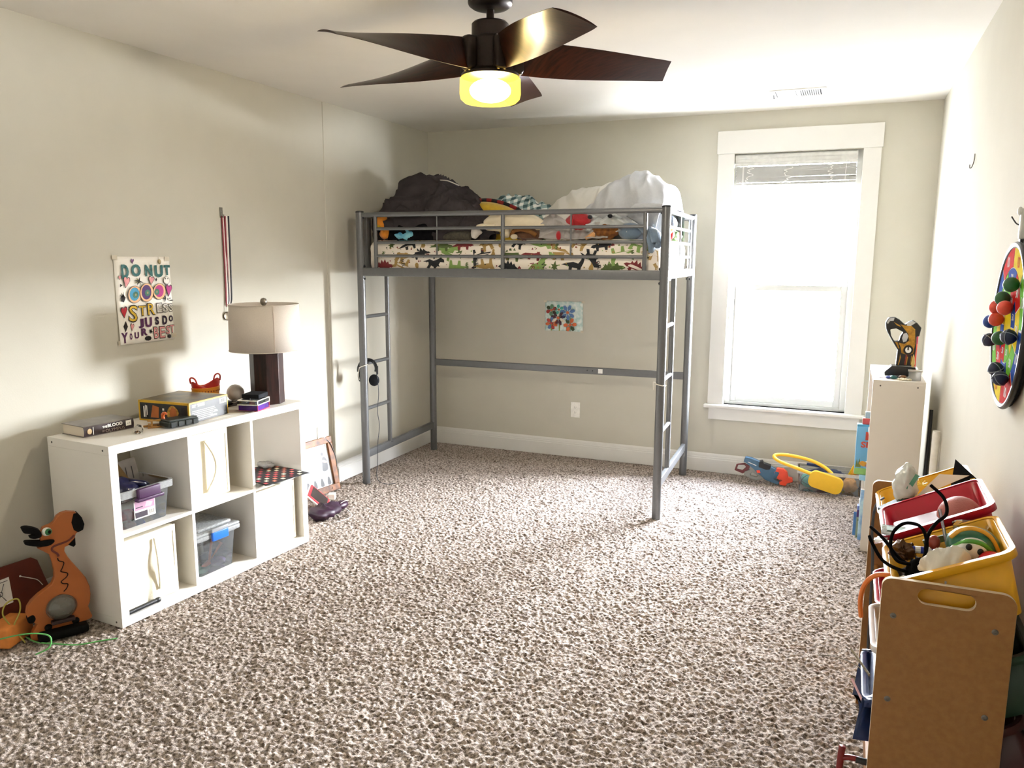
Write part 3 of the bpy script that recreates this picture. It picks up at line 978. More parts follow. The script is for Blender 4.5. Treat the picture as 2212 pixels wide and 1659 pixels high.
# clothes and plush toys in front
m_teal = mat('teal_blue_cloth', '#2d82b0', rough=.85, var=.1, vs=20, hex2='#7fbcc8')
t = bthing('doll_clothes', 'bright blue and aqua scrap of cloth on the sheet, left of the bed front', 'cloth')
b = bm_(); blob(b, (-.70, -.40, 1.655), (.085, .05, .036), 21, .025, 16)
b.build('cloth', m_teal, t, smooth=180)
b = bm_(); b.grid(lambda u, v: (-.73 + .07 * u, -.42 + .03 * v, 1.68 + .04 * sin(pi * u) * (1 - .4 * v)), 10, 6)
o = b.build('aqua_flap', mat('aqua_cloth', '#9fd0d3', rough=.85), t, smooth=180)
so = o.modifiers.new('s', 'SOLIDIFY'); so.thickness = .006

m_or = mat('orange_plush', '#d88420', rough=.95, var=.08, bump=.4, bs=110, sheen=.3)
m_blk = mat('black_plush', '#0f0e12', spec=.08, rough=.95, var=.1, bump=.3, bs=100)
t = bthing('plush_tiger', 'orange, yellow and black plush squashed behind the rails at the far left of the bed', 'plush toy')
b = bm_()
b.ball((-.885, -.40, 1.735), (.05, .05, .055), mi=0).ball((-.895, -.42, 1.705), (.035, .035, .03), mi=2).ball((-.89, -.44, 1.69), (.02, .02, .02), mi=1).ball((-.85, -.39, 1.668), (.05, .06, .045), mi=0)
b.build('body', [m_or, m_blk, m_yel], t, smooth=180)
t = bthing('dark_blanket', 'black fleece bundled under the charcoal comforter, against the left guard rail', 'blanket')
mound('fleece', m_blk, t, [-.86, -.8, -.7, -.6, -.5, -.44], [1.66, 1.755, 1.765, 1.76, 1.74, 1.64], -.44, -.2, ZT, 31, amp=.03, sc=9, nu=60, nv=30)

m_crm = mat('cream_plush', '#dccfb4', rough=.95, var=.03, bump=.3, bs=120, sheen=.4)
t = bthing('plush_dog', 'long cream plush animal lying on its back at the middle of the bed front', 'plush toy')
b = bm_()
b.tube(spline([(-.15, -.40, 1.712), (-.08, -.40, 1.728), (.0, -.40, 1.732), (.1, -.40, 1.725), (.19, -.40, 1.705), (.25, -.39, 1.675)], 6), [.018 + .05 * sin(pi * min(1, (i + 3) / 34)) for i in range(31)], 18)
b.build('body', m_crm, t, smooth=180)
b = bm_(); b.tube(spline([(-.10, -.44, 1.70), (-.14, -.45, 1.704), (-.19, -.45, 1.70)], 5), [.014, .015, .016, .017, .017, .017, .017, .016, .015, .013, .009], 10).tube(spline([(-.07, -.45, 1.705), (-.1, -.465, 1.703), (-.13, -.465, 1.694)], 5), .012, 10)
b.build('leg', m_crm, t, smooth=180)
b = bm_(); b.tube(spline([(0, -.43, 1.69), (.0, -.45, 1.665), (.0, -.46, 1.645)], 5), .028, 12)
b.build('leg', m_crm, t, smooth=180)
b = bm_(); b.ball((.06, -.46, 1.640), (.022, .02, .016))
b.build('paw', m_crm, t, smooth=180)
m_grys = mat('grey_satin', '#8f8a83', rough=.6, var=.08)
t = bthing('stuffed_shell', 'pale grey cone shaped horn toy tilted on the sheet below the cream plush', 'plush toy')
b = bm_(); b.tube(spline([(-.19, -.44, 1.685), (-.20, -.45, 1.66), (-.205, -.46, 1.632)], 5), [.036, .036, .035, .033, .03, .028, .026, .023, .02, .016, .012], 16)
b.build('cone', mat('pale_shell', '#cfc9c2', rough=.5), t, smooth=180)
b = bm_(); b.tube(spline([(-.24, -.43, 1.645), (-.32, -.43, 1.65), (-.4, -.42, 1.642), (-.44, -.42, 1.632)], 6), [.006 + .024 * sin(pi * min(1, (i + 8) / 27)) for i in range(19)], 12)
b.build('ribbed_tail', mat('ribbed_olive', '#4b463b', rough=.9, var=.2, vs=90), t, smooth=180)
m_brn = mat('brown_plush', '#5a3516', rough=.9, var=.15, bump=.35, bs=90, sheen=.4)
t = bthing('plush_bear', 'dark brown plush tucked under the cream plush animal', 'plush toy')
b = bm_(); blob(b, (.15, -.40, 1.660), (.11, .05, .04), 41, .02, 14)
b.build('body', m_brn, t, smooth=180)
b = bm_(); b.tube(spline([(.04, -.45, 1.64), (.06, -.465, 1.672), (.11, -.47, 1.682), (.17, -.465, 1.666), (.2, -.46, 1.645)], 6), .013, 10)
b.build('limb', mat('tan_brown_plush', '#7a4d1c', rough=.9, bump=.3, bs=90), t, smooth=180)

m_grey = mat('grey_jersey', '#a9a4a0', rough=.9, var=.05, vs=12, bump=.15, bs=250)
t = bthing('grey_shirt', 'crumpled grey jersey shirt hanging over the sheet right of the cream plush', 'shirt')
b = bm_()
def fs_(u, v):
    x = .22 + .42 * u
    z = 1.628 + (.125 * (1 - .55 * u) + .03 * sin(u * 9)) * v
    p = Vector((x, -.452 + .07 * v, z))
    return p + Vector((0, -1, .1)) * (folds(p, 8, 51, (1.2, 1, .8)) - .4) * .06
b.grid(fs_, 60, 26)
o = b.build('cloth', m_grey, t, smooth=180)
so = o.modifiers.new('s', 'SOLIDIFY'); so.thickness = .006
m_redp = mat('red_fleece', '#a30f18', rough=.9, var=.05, bump=.3, bs=140, sheen=.3)
t = bthing('red_cushion', 'bright red fleece lump behind the guard rails, right of the bed centre', 'cushion')
b = bm_(); blob(b, (.43, -.36, 1.725), (.075, .05, .055), 55, .015, 10)
b.build('lump', m_redp, t, smooth=180)
b = bm_(); b.tube(spline([(.34, -.455, 1.665), (.345, -.475, 1.645), (.35, -.48, 1.62)], 4), [.01, .012, .014, .015, .015, .014, .013, .011, .008], 10)
b.build('tip', m_redp, t, smooth=180)
m_lt = mat('pale_jersey', '#c6cac8', rough=.9, var=.06, vs=10, bump=.15, bs=250)
t = bthing('pale_shirt', 'pale grey crumpled shirt with dark dots beside the red lump', 'shirt')
b = bm_()
def fl_(u, v):
    x = .50 + .29 * u
    z = 1.675 + .09 * v - .02 * u * (1 - v)
    p = Vector((x, -.43 + .08 * v, z))
    return p + Vector((0, -1, .25)) * (folds(p, 10, 61, (.8, 1, 1.4)) - .4) * .07
b.grid(fl_, 60, 26)
o = b.build('cloth', m_lt, t, smooth=180)
so = o.modifiers.new('s', 'SOLIDIFY'); so.thickness = .006
b = bm_()
for x, z in ((.52, 1.752), (.64, 1.756), (.78, 1.70)):
    b.ball((x, -.42, z), (.014, .025, .012), 10, 8)
b.build('dots', mat('dark_dot', '#22242a', rough=.9), t, smooth=180)

m_curl = mat('ginger_curls', '#8a5416', rough=.8, var=.3, vs=35, hex2='#5a300a', bump=1.0, bs=45)
m_peach = mat('peach_skin', '#cf9a62', rough=.6)
t = bthing('rag_doll', 'small doll with ginger curls lying face down on the sheet', 'doll')
b = bm_(); b.ball((.615, -.43, 1.665), (.075, .035, .04), 30, 20, None, lambda p, n: p + n * .012 * abs(sin(p.x * 90) * cos(p.z * 110)))
b.build('hair', m_curl, t, smooth=180)
b = bm_()
for i in range(5):
    b.tube([(.56 - i * .009, -.462, 1.652 - i * .0045), (.545 - i * .009, -.47, 1.645 - i * .0045)], .016 - i * .0016, 10)
b.build('arm', m_peach, t, smooth=180)

m_blu = mat('grey_blue_plush', '#6c7f92', rough=.95, var=.08, vs=14, bump=.5, bs=130, sheen=.4)
t = bthing('plush_elephant', 'grey blue plush with long floppy ears drooping over the sheet beside the right front post', 'plush toy')
b = bm_(); b.ball((.76, -.42, 1.668), (.07, .05, .05))
b.build('head', m_blu, t, smooth=180)
def ear(x0, x1, z1, dy):
    b = bm_()
    pts = spline([(x0, -.43, 1.69), ((x0 + x1) / 2 + .02, -.47 - dy, 1.655), (x1 + .008, -.485 - dy, 1.60), (x1, -.484 - dy, z1)], 7)
    n = len(pts)
    b.tube(pts, [.014 + .028 * sin(pi * min(1, (i + 2) / (n + 1))) for i in range(n)], 14, flat=.45)
    b.build('ear', m_blu, t, smooth=180)
ear(.82, .895, 1.545, 0.0); ear(.86, .925, 1.60, .004)
b = bm_(); b.ball((.895, .03, 1.725), (.06, .075, .055), 24, 16, None, lambda p, n: p + n * .006 * nz(p, 60))
t = bthing('fluffy_ball', 'round fluffy grey blue plush behind the right end rails', 'plush toy')
b.build('body', mat('fluffy_blue', '#7d8ea0', rough=.95, var=.15, vs=60, bump=.8, bs=80), t, smooth=180)
t = bthing('toy_caterpillar', 'yellow, orange and red segmented toy seen through the right end rails', 'toy')
for (y, z, r, h) in ((-.12, 1.70, .022, '#d8b21c'), (-.06, 1.685, .024, '#d9722a'), (.0, 1.66, .028, '#b01a1c')):
    b = bm_(); b.ball((.925, y, z), (r * .8, r * 1.3, r))
    b.build('segment', mat('seg_' + h[1:], h, rough=.7), t, smooth=180)
t = bthing('green_plush', 'small leafy green plush inside the far corner of the right end rails', 'plush toy')
b = bm_(); blob(b, (.90, .22, 1.655), (.05, .1, .035), 71, .03, 18)
b.build('body', mat('leaf_green_plush', '#6f8f58', rough=.9, var=.25, vs=30), t, smooth=180)

# ------------------------------------------------------------------ on the bed frame: headphones, strings
m_bk = mat('black_plastic', '#17181b', rough=.42, var=.05)
m_bk2 = mat('black_foam', '#1b1d21', spec=.15, rough=.9, var=.1, bump=.3, bs=200)
def bthing0(name, label, cat):
    return thing(name, label, cat, (1.158, -.7067, 0), radians(2.271))
hp = bthing0('headphones', 'black headphones hooked round the left front bed post, cord trailing to the carpet', 'headphones')
arc = [(-.982 + .068 * cos(a), -.509 + .045 + .05 * sin(a) * .3, .775 + .062 * sin(a)) for a in [pi * (1.1 - i * .065) for i in range(19)]]
MB().tube(arc, .0075, 10, flat=1.5).build('headband', m_bk, hp, smooth=180)
b = MB(); b.M = Matrix.Translation((-.925, -.475, .705)) @ Matrix.Rotation(radians(25), 4, 'Z') @ Matrix.Rotation(radians(80), 4, 'X')
b.lathe([(0, -.014), (.03, -.014), (.034, -.006), (.034, .008), (.026, .014), (0, .016)], 28, sy=1.15)
b.build('ear_cup', m_bk2, hp, smooth=60)
b = MB(); b.M = Matrix.Translation((-1.04, -.445, .72)) @ Matrix.Rotation(radians(100), 4, 'Z') @ Matrix.Rotation(radians(85), 4, 'X')
b.lathe([(0, -.014), (.03, -.014), (.034, -.006), (.034, .008), (.026, .014), (0, .016)], 28, sy=1.15)
b.build('ear_cup', m_bk2, hp, smooth=60)
MB().tube(spline([(-.905, -.462, .77), (-.91, -.465, .74), (-.92, -.47, .73)], 5), .004, 8).tube([(-.903, -.468, .80), (-.905, -.468, .745)], .007, 8).build('yoke', m_bk, hp, smooth=180)
MB().tube(spline([(-.935, -.47, .83), (-.905, -.475, .75), (-.893, -.475, .62), (-.905, -.475, .5), (-.893, -.475, .4), (-.908, -.475, .28), (-.913, -.475, .15), (-.92, -.48, .06), (-.89, -.50, .02), (-.83, -.50, .008), (-.78, -.47, .01)], 8), .0022, 6).build('cord', mat('grey_cord', '#3f4248', rough=.6), hp, smooth=180)
m_str = mat('white_string', '#e6e2d8', rough=.9)
t = bthing0('string', 'white string tied round the left front post of the bed, holding headphones', 'string')
MB().tube([(-.982 + .029 * cos(a), -.509 + .029 * sin(a), .80 + .012 * cos(a)) for a in [i * pi / 12 for i in range(24)]], .0025, 6, closed=True).tube(spline([(-1.0, -.533, .795), (-1.004, -.54, .75), (-.998, -.54, .71)], 5), .0025, 6).build('loop', m_str, t, smooth=180)
t = bthing0('string', 'white string tied in a knot round the right front post of the bed', 'string')
MB().tube([(.982 + .029 * cos(a), -.509 + .029 * sin(a), .80 - .006 * cos(a)) for a in [i * pi / 12 for i in range(24)]], .003, 6, closed=True).tube(spline([(.955, -.525, .808), (.945, -.535, .815), (.948, -.535, .77)], 5), .0025, 6).build('loop', m_str, t, smooth=180)

# ------------------------------------------------------------------ on the walls
def wall_frame(o, ex, ey):
    ex, ey = Vector(ex), Vector(ey); ez = ex.cross(ey)
    return Matrix(((ex.x, ey.x, ez.x, o[0]), (ex.y, ey.y, ez.y, o[1]), (ex.z, ey.z, ez.z, o[2]), (0, 0, 0, 1)))
m_plate = mat('outlet_white', '#f0eee8', rough=.35)
def outlet(label, M):
    t = thing('wall_outlet', label, 'outlet', M=M)
    MB().rbox(-.037, .037, -.06, .06, 0, .006, r=.004, n=1).build('cover_plate', m_plate, t, smooth=60)
    for y in (-.0195, .0195):
        f_ = MB().prism([(p[0], max(y - .0135, min(y + .0135, p[1]))) for p in circ(0, y, .0172, 28)], .006, .0075).build('receptacle', m_plate, t)
        MB().box(-.0075, -.0055, y - .002, y + .006, .0074, .0079).box(.0055, .0075, y - .002, y + .006, .0074, .0079).box(-.002, .002, y - .009, y - .005, .0074, .0079).build('slots', m_dk, f_)
    return t
outlet('white double outlet on the back wall, under the loft bed', wall_frame((1.258, 0, .368), (1, 0, 0), (0, 0, 1)))
ol = outlet('white double outlet on the left wall above the photo frame', wall_frame((XN, -1.475, .36), (0, 1, 0), (0, 0, 1)))

m_paper = mat('white_paper', '#f3f0e8', rough=.8, var=.01)
m_pap2 = mat('painted_paper', '#a9c9c4', rough=.8, var=.2, vs=28, hex2='#e7ece6')
# flower painting
t = thing('flower_painting', 'small painting of bright flowers on mottled teal, taped to the back wall under the bed', 'painting', M=wall_frame((1.156, -.002, 1.077), (1, 0, 0), (0, 0, 1)))
b = MB()
b.grid(lambda u, v: (-.152 + .304 * u - .004 * v * u, -.113 + .226 * v + .004 * sin(u * 3) * (1 - v), .001 + .005 * (u ** 6) * (1 - v)), 20, 12)
o = b.build('paper', m_pap2, t, smooth=180)
so = o.modifiers.new('s', 'SOLIDIFY'); so.thickness = .0006
fl_c = [mat('paint_' + n, h, rough=.7, var=.1, vs=60) for n, h in (('plum', '#4b2436'), ('blue', '#5b7eb2'), ('orange', '#d2683a'), ('red', '#a8342f'), ('green', '#5f8a6a'), ('teal', '#4aa394'), ('dgreen', '#3b4a2c'), ('ygreen', '#9aa14a'), ('cream', '#e9e2cf'))]
b = MB()
def flower(cx, cy, r, n, cols, cc, a0=0, wd=.3, inner=.2):
    for i in range(n):
        a = a0 + 2 * pi * i / n
        pts = [(inner * r, 0), (.6 * r, wd * r * .8), (r, wd * r * .55), (1.05 * r, 0), (r, -wd * r * .55), (.6 * r, -wd * r * .8)]
        b.prism([(cx + x * cos(a) - y * sin(a), cy + x * sin(a) + y * cos(a)) for x, y in pts], .0065, .0072 + .0002 * (i % 2), mi=cols[i % len(cols)])
    b.prism(circ(cx, cy, .2 * r, 12), .0065, .0080, mi=cc)
for x0, x1, y0 in ((-.036, -.03, -.113), (.022, .03, -.113), (.05, .048, -.113), (-.1, -.097, -.113)):
    b.prism([(x0 - .003, y0 + .003), (x0 + .005, y0 + .003), (x1 + .004, .02), (x1 - .002, .02)], .006, .0066, mi=7 if x0 < 0 else 4)
flower(-.045, -.012, .056, 9, (0, 0, 8), 2, .2, .26)
flower(.03, .03, .056, 7, (1,), 2, .3, .3)
flower(-.10, .045, .042, 6, (3, 4, 6), 2, .4, .42)
flower(-.04, .05, .036, 5, (5,), 2, .5, .42)
flower(.05, -.062, .050, 6, (2, 2, 6), 2, .1, .36)
flower(-.098, -.055, .046, 7, (2, 1, 3), 3, .6, .36)
b.build('flowers', fl_c, t)
m_tape = mat('masking_tape', '#cfc6b2', rough=.5)
b = MB()
for x, y in ((-.15, .11), (.15, .11), (.146, -.11)):
    b.box(x - .012, x + .012, y - .008, y + .008, .0075, .0079)
b.build('tape', m_tape, t)

# hand-drawn poster on the left wall
PW, PH = .326, .41
t = thing('poster', 'hand-drawn white poster about donuts and stress, taped to the left wall', 'poster', M=wall_frame((XN + .002, -2.965, 1.105), (0, 1, 0), (0, 0, 1)))
def PP(x, y):
    """drawing coordinates (as measured on the sheet) to sheet coordinates"""
    tt = (y - 225) / 1180
    xl, xr = 160 + 88 * tt, 925 + 60 * tt
    u = (x - xl) / (xr - xl)
    return (u * PW, PH * (1 - (y - 222 - 25 * u * (1 - tt) + 40 * u * tt) / 1200))
b = MB()
b.grid(lambda u, v: (PW * u, PH * v, .001 + .006 * (1 - v) ** 3 * (1 - u) + .001 * sin(7 * v)), 12, 16)
o = b.build('paper', m_paper, t, smooth=180)
so = o.modifiers.new('s', 'SOLIDIFY'); so.thickness = .0005
pc = ['teal:#1d5a58', 'yellow:#e3bc3a', 'black:#1c1719', 'plum:#5a2a58', 'pink:#e39a9c', 'red:#b32330', 'blue:#3b8fb5', 'violet:#4a2a66', 'magenta:#b02f7c', 'peach:#eab98c', 'paper:#f3f0e8', 'green:#3f6f5e', 'ddark:#2a1832', 'olive:#8b875c']
PI_ = {x.split(':')[0]: i for i, x in enumerate(pc)}
PM = [mat('ink_' + x.split(':')[0], x.split(':')[1], rough=.7, var=.06, vs=80) for x in pc]
ZP = .0078
def letters(b, rows, z=ZP):
    for ch, cx, cy, w, h, col, outl, rot in rows:
        x, y = PP(cx, cy); sx = PW / 750; sy = PH / 1200
        if outl:
            b.text(ch, None, z, (x, y), w * sx * 1.16, h * sy * 1.12, off=.035, rot=rot, mi=PI_['black'])
            b.text(ch, None, z + .0006, (x, y), w * sx * .98, h * sy * .98, off=.004, rot=rot, mi=PI_[col])
        else:
            b.text(ch, None, z, (x, y), w * sx, h * sy, off=.05, rot=rot, mi=PI_[col])
b = MB()
letters(b, [('D', 303, 428, 95, 190, 'teal', 0, 0), ('O', 448, 418, 125, 170, 'teal', 0, 0), ('N', 620, 425, 100, 160, 'teal', 0, 0), ('U', 762, 440, 115, 170, 'teal', 0, 0), ('T', 878, 430, 90, 145, 'teal', 0, 0),
    ('S', 408, 1000, 105, 220, 'yellow', 1, -.1), ('T', 530, 968, 90, 135, 'yellow', 1, 0), ('R', 650, 950, 95, 160, 'yellow', 1, 0), ('E', 765, 942, 70, 130, 'paper', 1, 0), ('S', 848, 945, 70, 115, 'paper', 1, -.1), ('S', 925, 942, 55, 110, 'paper', 1, -.1),
    ('J', 512, 1140, 75, 130, 'plum', 0, 0), ('U', 612, 1130, 95, 140, 'plum', 0, 0), ('S', 728, 1115, 55, 115, 'ddark', 0, 0), ('D', 838, 1112, 70, 130, 'ddark', 0, 0), ('O', 925, 1095, 60, 90, 'ddark', 0, 0),
    ('Y', 300, 1325, 85, 145, 'plum', 0, 0), ('O', 380, 1310, 34, 90, 'plum', 0, 0), ('U', 455, 1300, 58, 90, 'plum', 0, 0), ('R', 555, 1258, 85, 105, 'plum', 0, 0),
    ('B', 715, 1280, 60, 160, 'pink', 1, 0), ('E', 800, 1278, 72, 160, 'pink', 1, 0), ('S', 880, 1250, 55, 115, 'pink', 1, -.15), ('T', 940, 1240, 58, 110, 'pink', 1, 0)])
b.build('lettering', PM, t)
b = MB()
def ell(cx, cy, rx, ry, col, z):
    b.prism([PP(x, y) for x, y in circ(cx, cy, rx, 22, ry)][::-1], z - .0004, z, mi=PI_[col])
for i, (cx, cy, rx, ry, col) in enumerate(((430, 742, 92, 118, 'blue'), (765, 715, 90, 112, 'magenta'), (585, 722, 94, 128, 'violet'))):
    z = ZP + i * .0012
    ell(cx, cy, rx, ry, 'black', z); ell(cx, cy, rx - 5, ry - 5, 'peach', z + .0003); ell(cx - 5, cy - 5, rx - 28, ry - 28, col, z + .0006)
    ell(cx + (8 if i != 1 else -40), cy + 5, 36, 44, 'green', z + .0009); ell(cx + (10 if i != 1 else -40), cy + 3, 12, 16, 'olive', z + .0011)
def heart(cx, cy, w, h, col, outl=1, rot=0.1):
    hp_ = [(0, -.55), (-.3, -.1), (-.5, .2), (-.42, .45), (-.2, .5), (0, .28), (.2, .5), (.42, .45), (.5, .2), (.3, -.1)]
    for k_, cc, z in ((1.14, 'black', ZP), (.95, col, ZP + .0005)) if outl else ((1, col, ZP),):
        b.prism([PP(cx + (x * cos(rot) + y * sin(rot)) * w * k_, cy - (y * cos(rot) - x * sin(rot)) * h * k_) for x, y in hp_], z - .0004, z, mi=PI_[cc])
heart(397, 295, 38, 60, 'plum'); heart(320, 570, 80, 135, 'pink', 1, .2); heart(232, 508, 32, 50, 'pink'); heart(655, 560, 76, 100, 'pink', 1, .1); heart(900, 705, 82, 145, 'magenta'); heart(290, 975, 78, 135, 'red', 1, -.1); heart(395, 1185, 42, 90, 'pink')
def dia(cx, cy, w, h, n=4):
    b.prism([PP(cx + w * cos(2 * pi * i / n), cy + h * sin(2 * pi * i / n)) for i in range(n)][::-1], ZP - .0004, ZP, mi=PI_['black'])
dia(312, 1172, 28, 75); dia(845, 810, 14, 60); dia(605, 1350, 46, 34, 9); dia(900, 1340, 28, 30, 7); dia(722, 552, 15, 26); dia(278, 790, 30, 55, 5); dia(250, 612, 22, 26, 3)
for i in range(7):
    a = .4 + i * .75
    b.prism([PP(485 + 12 * cos(a + 1.5), 565 + 12 * sin(a + 1.5)), PP(485 + 70 * cos(a), 565 + 60 * sin(a)), PP(485 + 12 * cos(a - 1.5), 565 + 12 * sin(a - 1.5))], ZP - .0004, ZP, mi=PI_['olive' if i % 2 else 'black'])
    b.prism([PP(278 + 8 * cos(a + 1.5), 760 + 8 * sin(a + 1.5)), PP(278 + 46 * cos(a), 760 + 62 * sin(a)), PP(278 + 8 * cos(a - 1.5), 760 + 8 * sin(a - 1.5))], ZP - .0004, ZP, mi=PI_['black'])
    b.prism([PP(645 + 8 * cos(a + 1.5), 1255 + 8 * sin(a + 1.5)), PP(645 + 38 * cos(a), 1255 + 40 * sin(a)), PP(645 + 8 * cos(a - 1.5), 1255 + 8 * sin(a - 1.5))], ZP - .0004, ZP, mi=PI_['black'])
ell(872, 568, 46, 52, 'black', ZP); ell(872, 568, 42, 48, 'paper', ZP + .0004); ell(855, 545, 6, 9, 'black', ZP + .0008); ell(888, 545, 6, 9, 'black', ZP + .0008); dia(872, 590, 22, 14, 3)
ell(885, 825, 9, 9, 'black', ZP); ell(915, 815, 9, 9, 'black', ZP); dia(935, 845, 32, 10, 5)
b.build('drawings', PM, t)
b = MB()
for x, y in ((.004, PH - .004), (PW - .02, PH - .012), (PW - .004, .02), (.004, .01)):
    b.box(x - .014, x + .014, y - .010, y + .010, .0062, .0066)
b.build('tape', m_tape, t)
t2 = thing('hanging_bead', 'small tan bead on a thread hung at the top right of the poster', 'bead', (XN + .012, -2.965 + .256, 1.49))
MB().ball((0, 0, 0), (.006, .009, .012)).build('bead', mat('tan_bead', '#a2926a', rough=.4), t2, smooth=180)
MB().tube([(-.006, -.002, .028), (0, 0, .01)], .001, 5).build('thread', m_str, t2)

# medal on a ribbon
t = thing('medal', 'sports medal hanging on a red, white and black striped ribbon on the left wall', 'medal', (XN, -2.262, 1.20))
m_rb = [mat('ribbon_' + n, h, rough=.6) for n, h in (('red', '#7e1626'), ('white', '#efe7e4'), ('black', '#15161c'))]
for off, tw in ((-.002, 0), (.010, .35)):
    b = MB()
    L = [(.012, .004, .53), (.013, .004, .30), (.013, .002, .10), (.012, -.004, .045)]
    pts = spline(L, 10)
    n = len(pts)
    for mi_, (w0, w1) in enumerate(((-.012, -.004), (-.004, .004), (.004, .012))):
        vs = []
        for i, p in enumerate(pts):
            s_ = 1 - .72 * max(0, (i / n - .7) / .3)
            for w in (w0, w1):
                vs.append((p.x + off * (1 - i / n) + w * s_ * (.35 + tw), p.y + off + w * s_ * .9, p.z))
        b.add(vs, [(2 * i, 2 * i + 1, 2 * i + 3, 2 * i + 2) for i in range(n - 1)], mi_)
    o = b.build('ribbon', m_rb, t, smooth=180)
    so = o.modifiers.new('s', 'SOLIDIFY'); so.thickness = .0008
b = MB(); b.M = Matrix.Translation((.013, -.006, -.005)) @ Matrix.Rotation(radians(72), 4, 'Z') @ Matrix.Rotation(pi / 2, 4, 'X')
b.lathe([(0, -.002), (.021, -.002), (.0235, -.0035), (.0245, 0), (.0235, .0035), (.021, .002), (0, .002)], 36)
b.build('medallion', mat('aged_bronze', '#6b6152', rough=.4, metal=.9, var=.15, vs=50), t, smooth=40)
MB().tube([(.013, -.006, .02), (.013, -.005, .045)], .002, 6).build('ring', mat('ring_metal', '#b9b2a4', rough=.3, metal=.9), t)
hk = clear_mat('clear_hook_plastic', '#f4f2ec', gloss=.12, frost=.3)
b = MB(); b.rbox(.0, .004, -.014, .008, .52, .575, r=.002, n=1).tube(spline([(.004, -.003, .55), (.006, -.003, .53), (.016, -.003, .525), (.02, -.003, .537)], 5), .003, 8)
t2 = thing('wall_hook', 'clear plastic adhesive hook on the left wall, carrying the medal', 'hook', (XN, -2.262, 1.20))
b.build('hook', hk, t2, smooth=60)
t2 = thing('wall_hook', 'thin metal picture hook alone on the right wall, high above the bookcase', 'hook', (W_R, -1.67, 1.926))
MB().tube(spline([(-.004, .006, .035), (-.005, .004, .005), (-.012, .0, -.02), (-.02, -.012, -.024), (-.022, -.02, -.012)], 5), .0022, 6).build('hook', mat('hook_wire', '#5a5650', rough=.4, metal=.6), t2)

# ------------------------------------------------------------------ cube shelf and what is on it
m_lam = mat('white_laminate', '#dedad3', rough=.45, var=.012, vs=8)
KO = (.527, -2.308)
KR = radians(-3.65)
KM = Matrix.Translation((KO[0], KO[1], 0)) @ Matrix.Rotation(KR, 4, 'Z')
def kthing(name, label, cat, x, y, z, rz=0.0, group=None):
    p = KM @ Vector((x, y, z))
    return thing(name, label, cat, p, KR + rz, group)
ks = kthing('cube_shelf', 'low white six-cube shelf along the left wall with a lamp on top', 'shelf', 0, 0, 0)
D, L_, HK = -.386, -1.134, .77
o_ = .037
MB().box(D, 0, L_, 0, HK - o_, HK).build('top_panel', m_lam, ks, bevel=.0012)
MB().box(D, 0, L_, 0, 0, o_).build('bottom_panel', m_lam, ks, bevel=.0012)
nearp = MB().box(D, 0, L_, L_ + o_, o_, HK - o_).build('side_panel', m_lam, ks, bevel=.0012)
MB().box(D, 0, -o_, 0, o_, HK - o_).build('side_panel', m_lam, ks, bevel=.0012)
yA, yB, tI = -.7425, -.3715, .008
for y in (yA, yB):
    MB().box(D, -.001, y - tI, y + tI, o_, HK - o_).build('divider', m_lam, ks, bevel=.0008)
for y0, y1 in ((L_ + o_, yA - tI), (yA + tI, yB - tI), (yB + tI, -o_)):
    MB().box(D, -.001, y0, y1, .377, .393).build('shelf_board', m_lam, ks, bevel=.0008)
b = MB(); b.M = Matrix.Translation((0, L_, 0)) @ Matrix.Rotation(pi / 2, 4, 'X')
for x, z in ((-.035, HK - .02), (D + .03, HK - .02), (-.035, .02)):
    b.prism(circ(x, z, .0045, 12), 0, .0008)
b.build('screw_caps', mat('screw_hole', '#55504a', rough=.6), nearp)
CELL = .393, HK - o_

m_can = mat('cream_canvas', '#e0d9c4', rough=.9, var=.02, vs=90, bump=.2, bs=500)
m_hem = mat('canvas_hem', '#e4ddcb', rough=.9, var=.02)
def fabric_bin(label, yc, z0, w, h, hand, droop=0.0, inset=.02):
    t = kthing('fabric_bin', label, 'storage bin', -.03 - inset, yc, z0, 0, 'cream fabric bins in the white cube shelf')
    def fn(p, d):
        if d.x > .5:
            p = p + Vector((droop * .007 * (folds((p.y * 3, p.z * 1.0, 1), 2.2, 12, (2.2, .7, 1)) - .3) * 2 * (1 if p.y < .05 else .3) - .004 * (1 - ((p.y) / (w / 2)) ** 2), 0, 0))
        return p
    b = MB(); b.rbox(-.30, 0, -w / 2, w / 2, .001, h - .006, r=.008, fn=fn, dens=.012)
    b.build('canvas_box', m_can, t, smooth=60)
    b = MB()
    b.box(-.002, .0015, -w / 2 + .004, w / 2 - .004, h - .03, h - .004).box(-.002, .0012, w / 2 - .016, w / 2 - .004, .01, h - .03).box(-.002, .0012, -w / 2 + .004, -w / 2 + .016, .01, h - .03)
    b.build('hem', m_hem, t)
    if hand:
        b = MB()
        if hand == 1:      # upright loop handle bowed outward
            n = 24
            vs = []
            for i in range(n + 1):
                q = i / n
                z = .035 + (h - .075) * q
                bow = sin(pi * q)
                for e in (-.011, .011):
                    vs.append((.004 + .026 * bow, -.012 + .040 * bow + e, z))
            b.add(vs, [(2 * i, 2 * i + 1, 2 * i + 3, 2 * i + 2) for i in range(n)])
            o = b.build('handle', m_can, t, smooth=180)
            so = o.modifiers.new('s', 'SOLIDIFY'); so.thickness = .003
        else:
            b.tube(spline([(.004, 0.02, h - .035), (.012, .024, h * .6), (.008, .03, h * .3), (.003, .032, .05)], 8), .0035, 8, flat=1.4)
            b.build('handle', m_can, t, smooth=180)
    return t
fabric_bin('cream fabric bin with a bowed vertical handle, top middle cube of the white shelf', -.59, .393, .255, .325, 1, 0.2, .035)
fabric_bin('cream fabric bin with wrinkled front and cord handle, bottom left cube of white shelf', -.955, .037, .27, .318, 2, 1.4, .0)
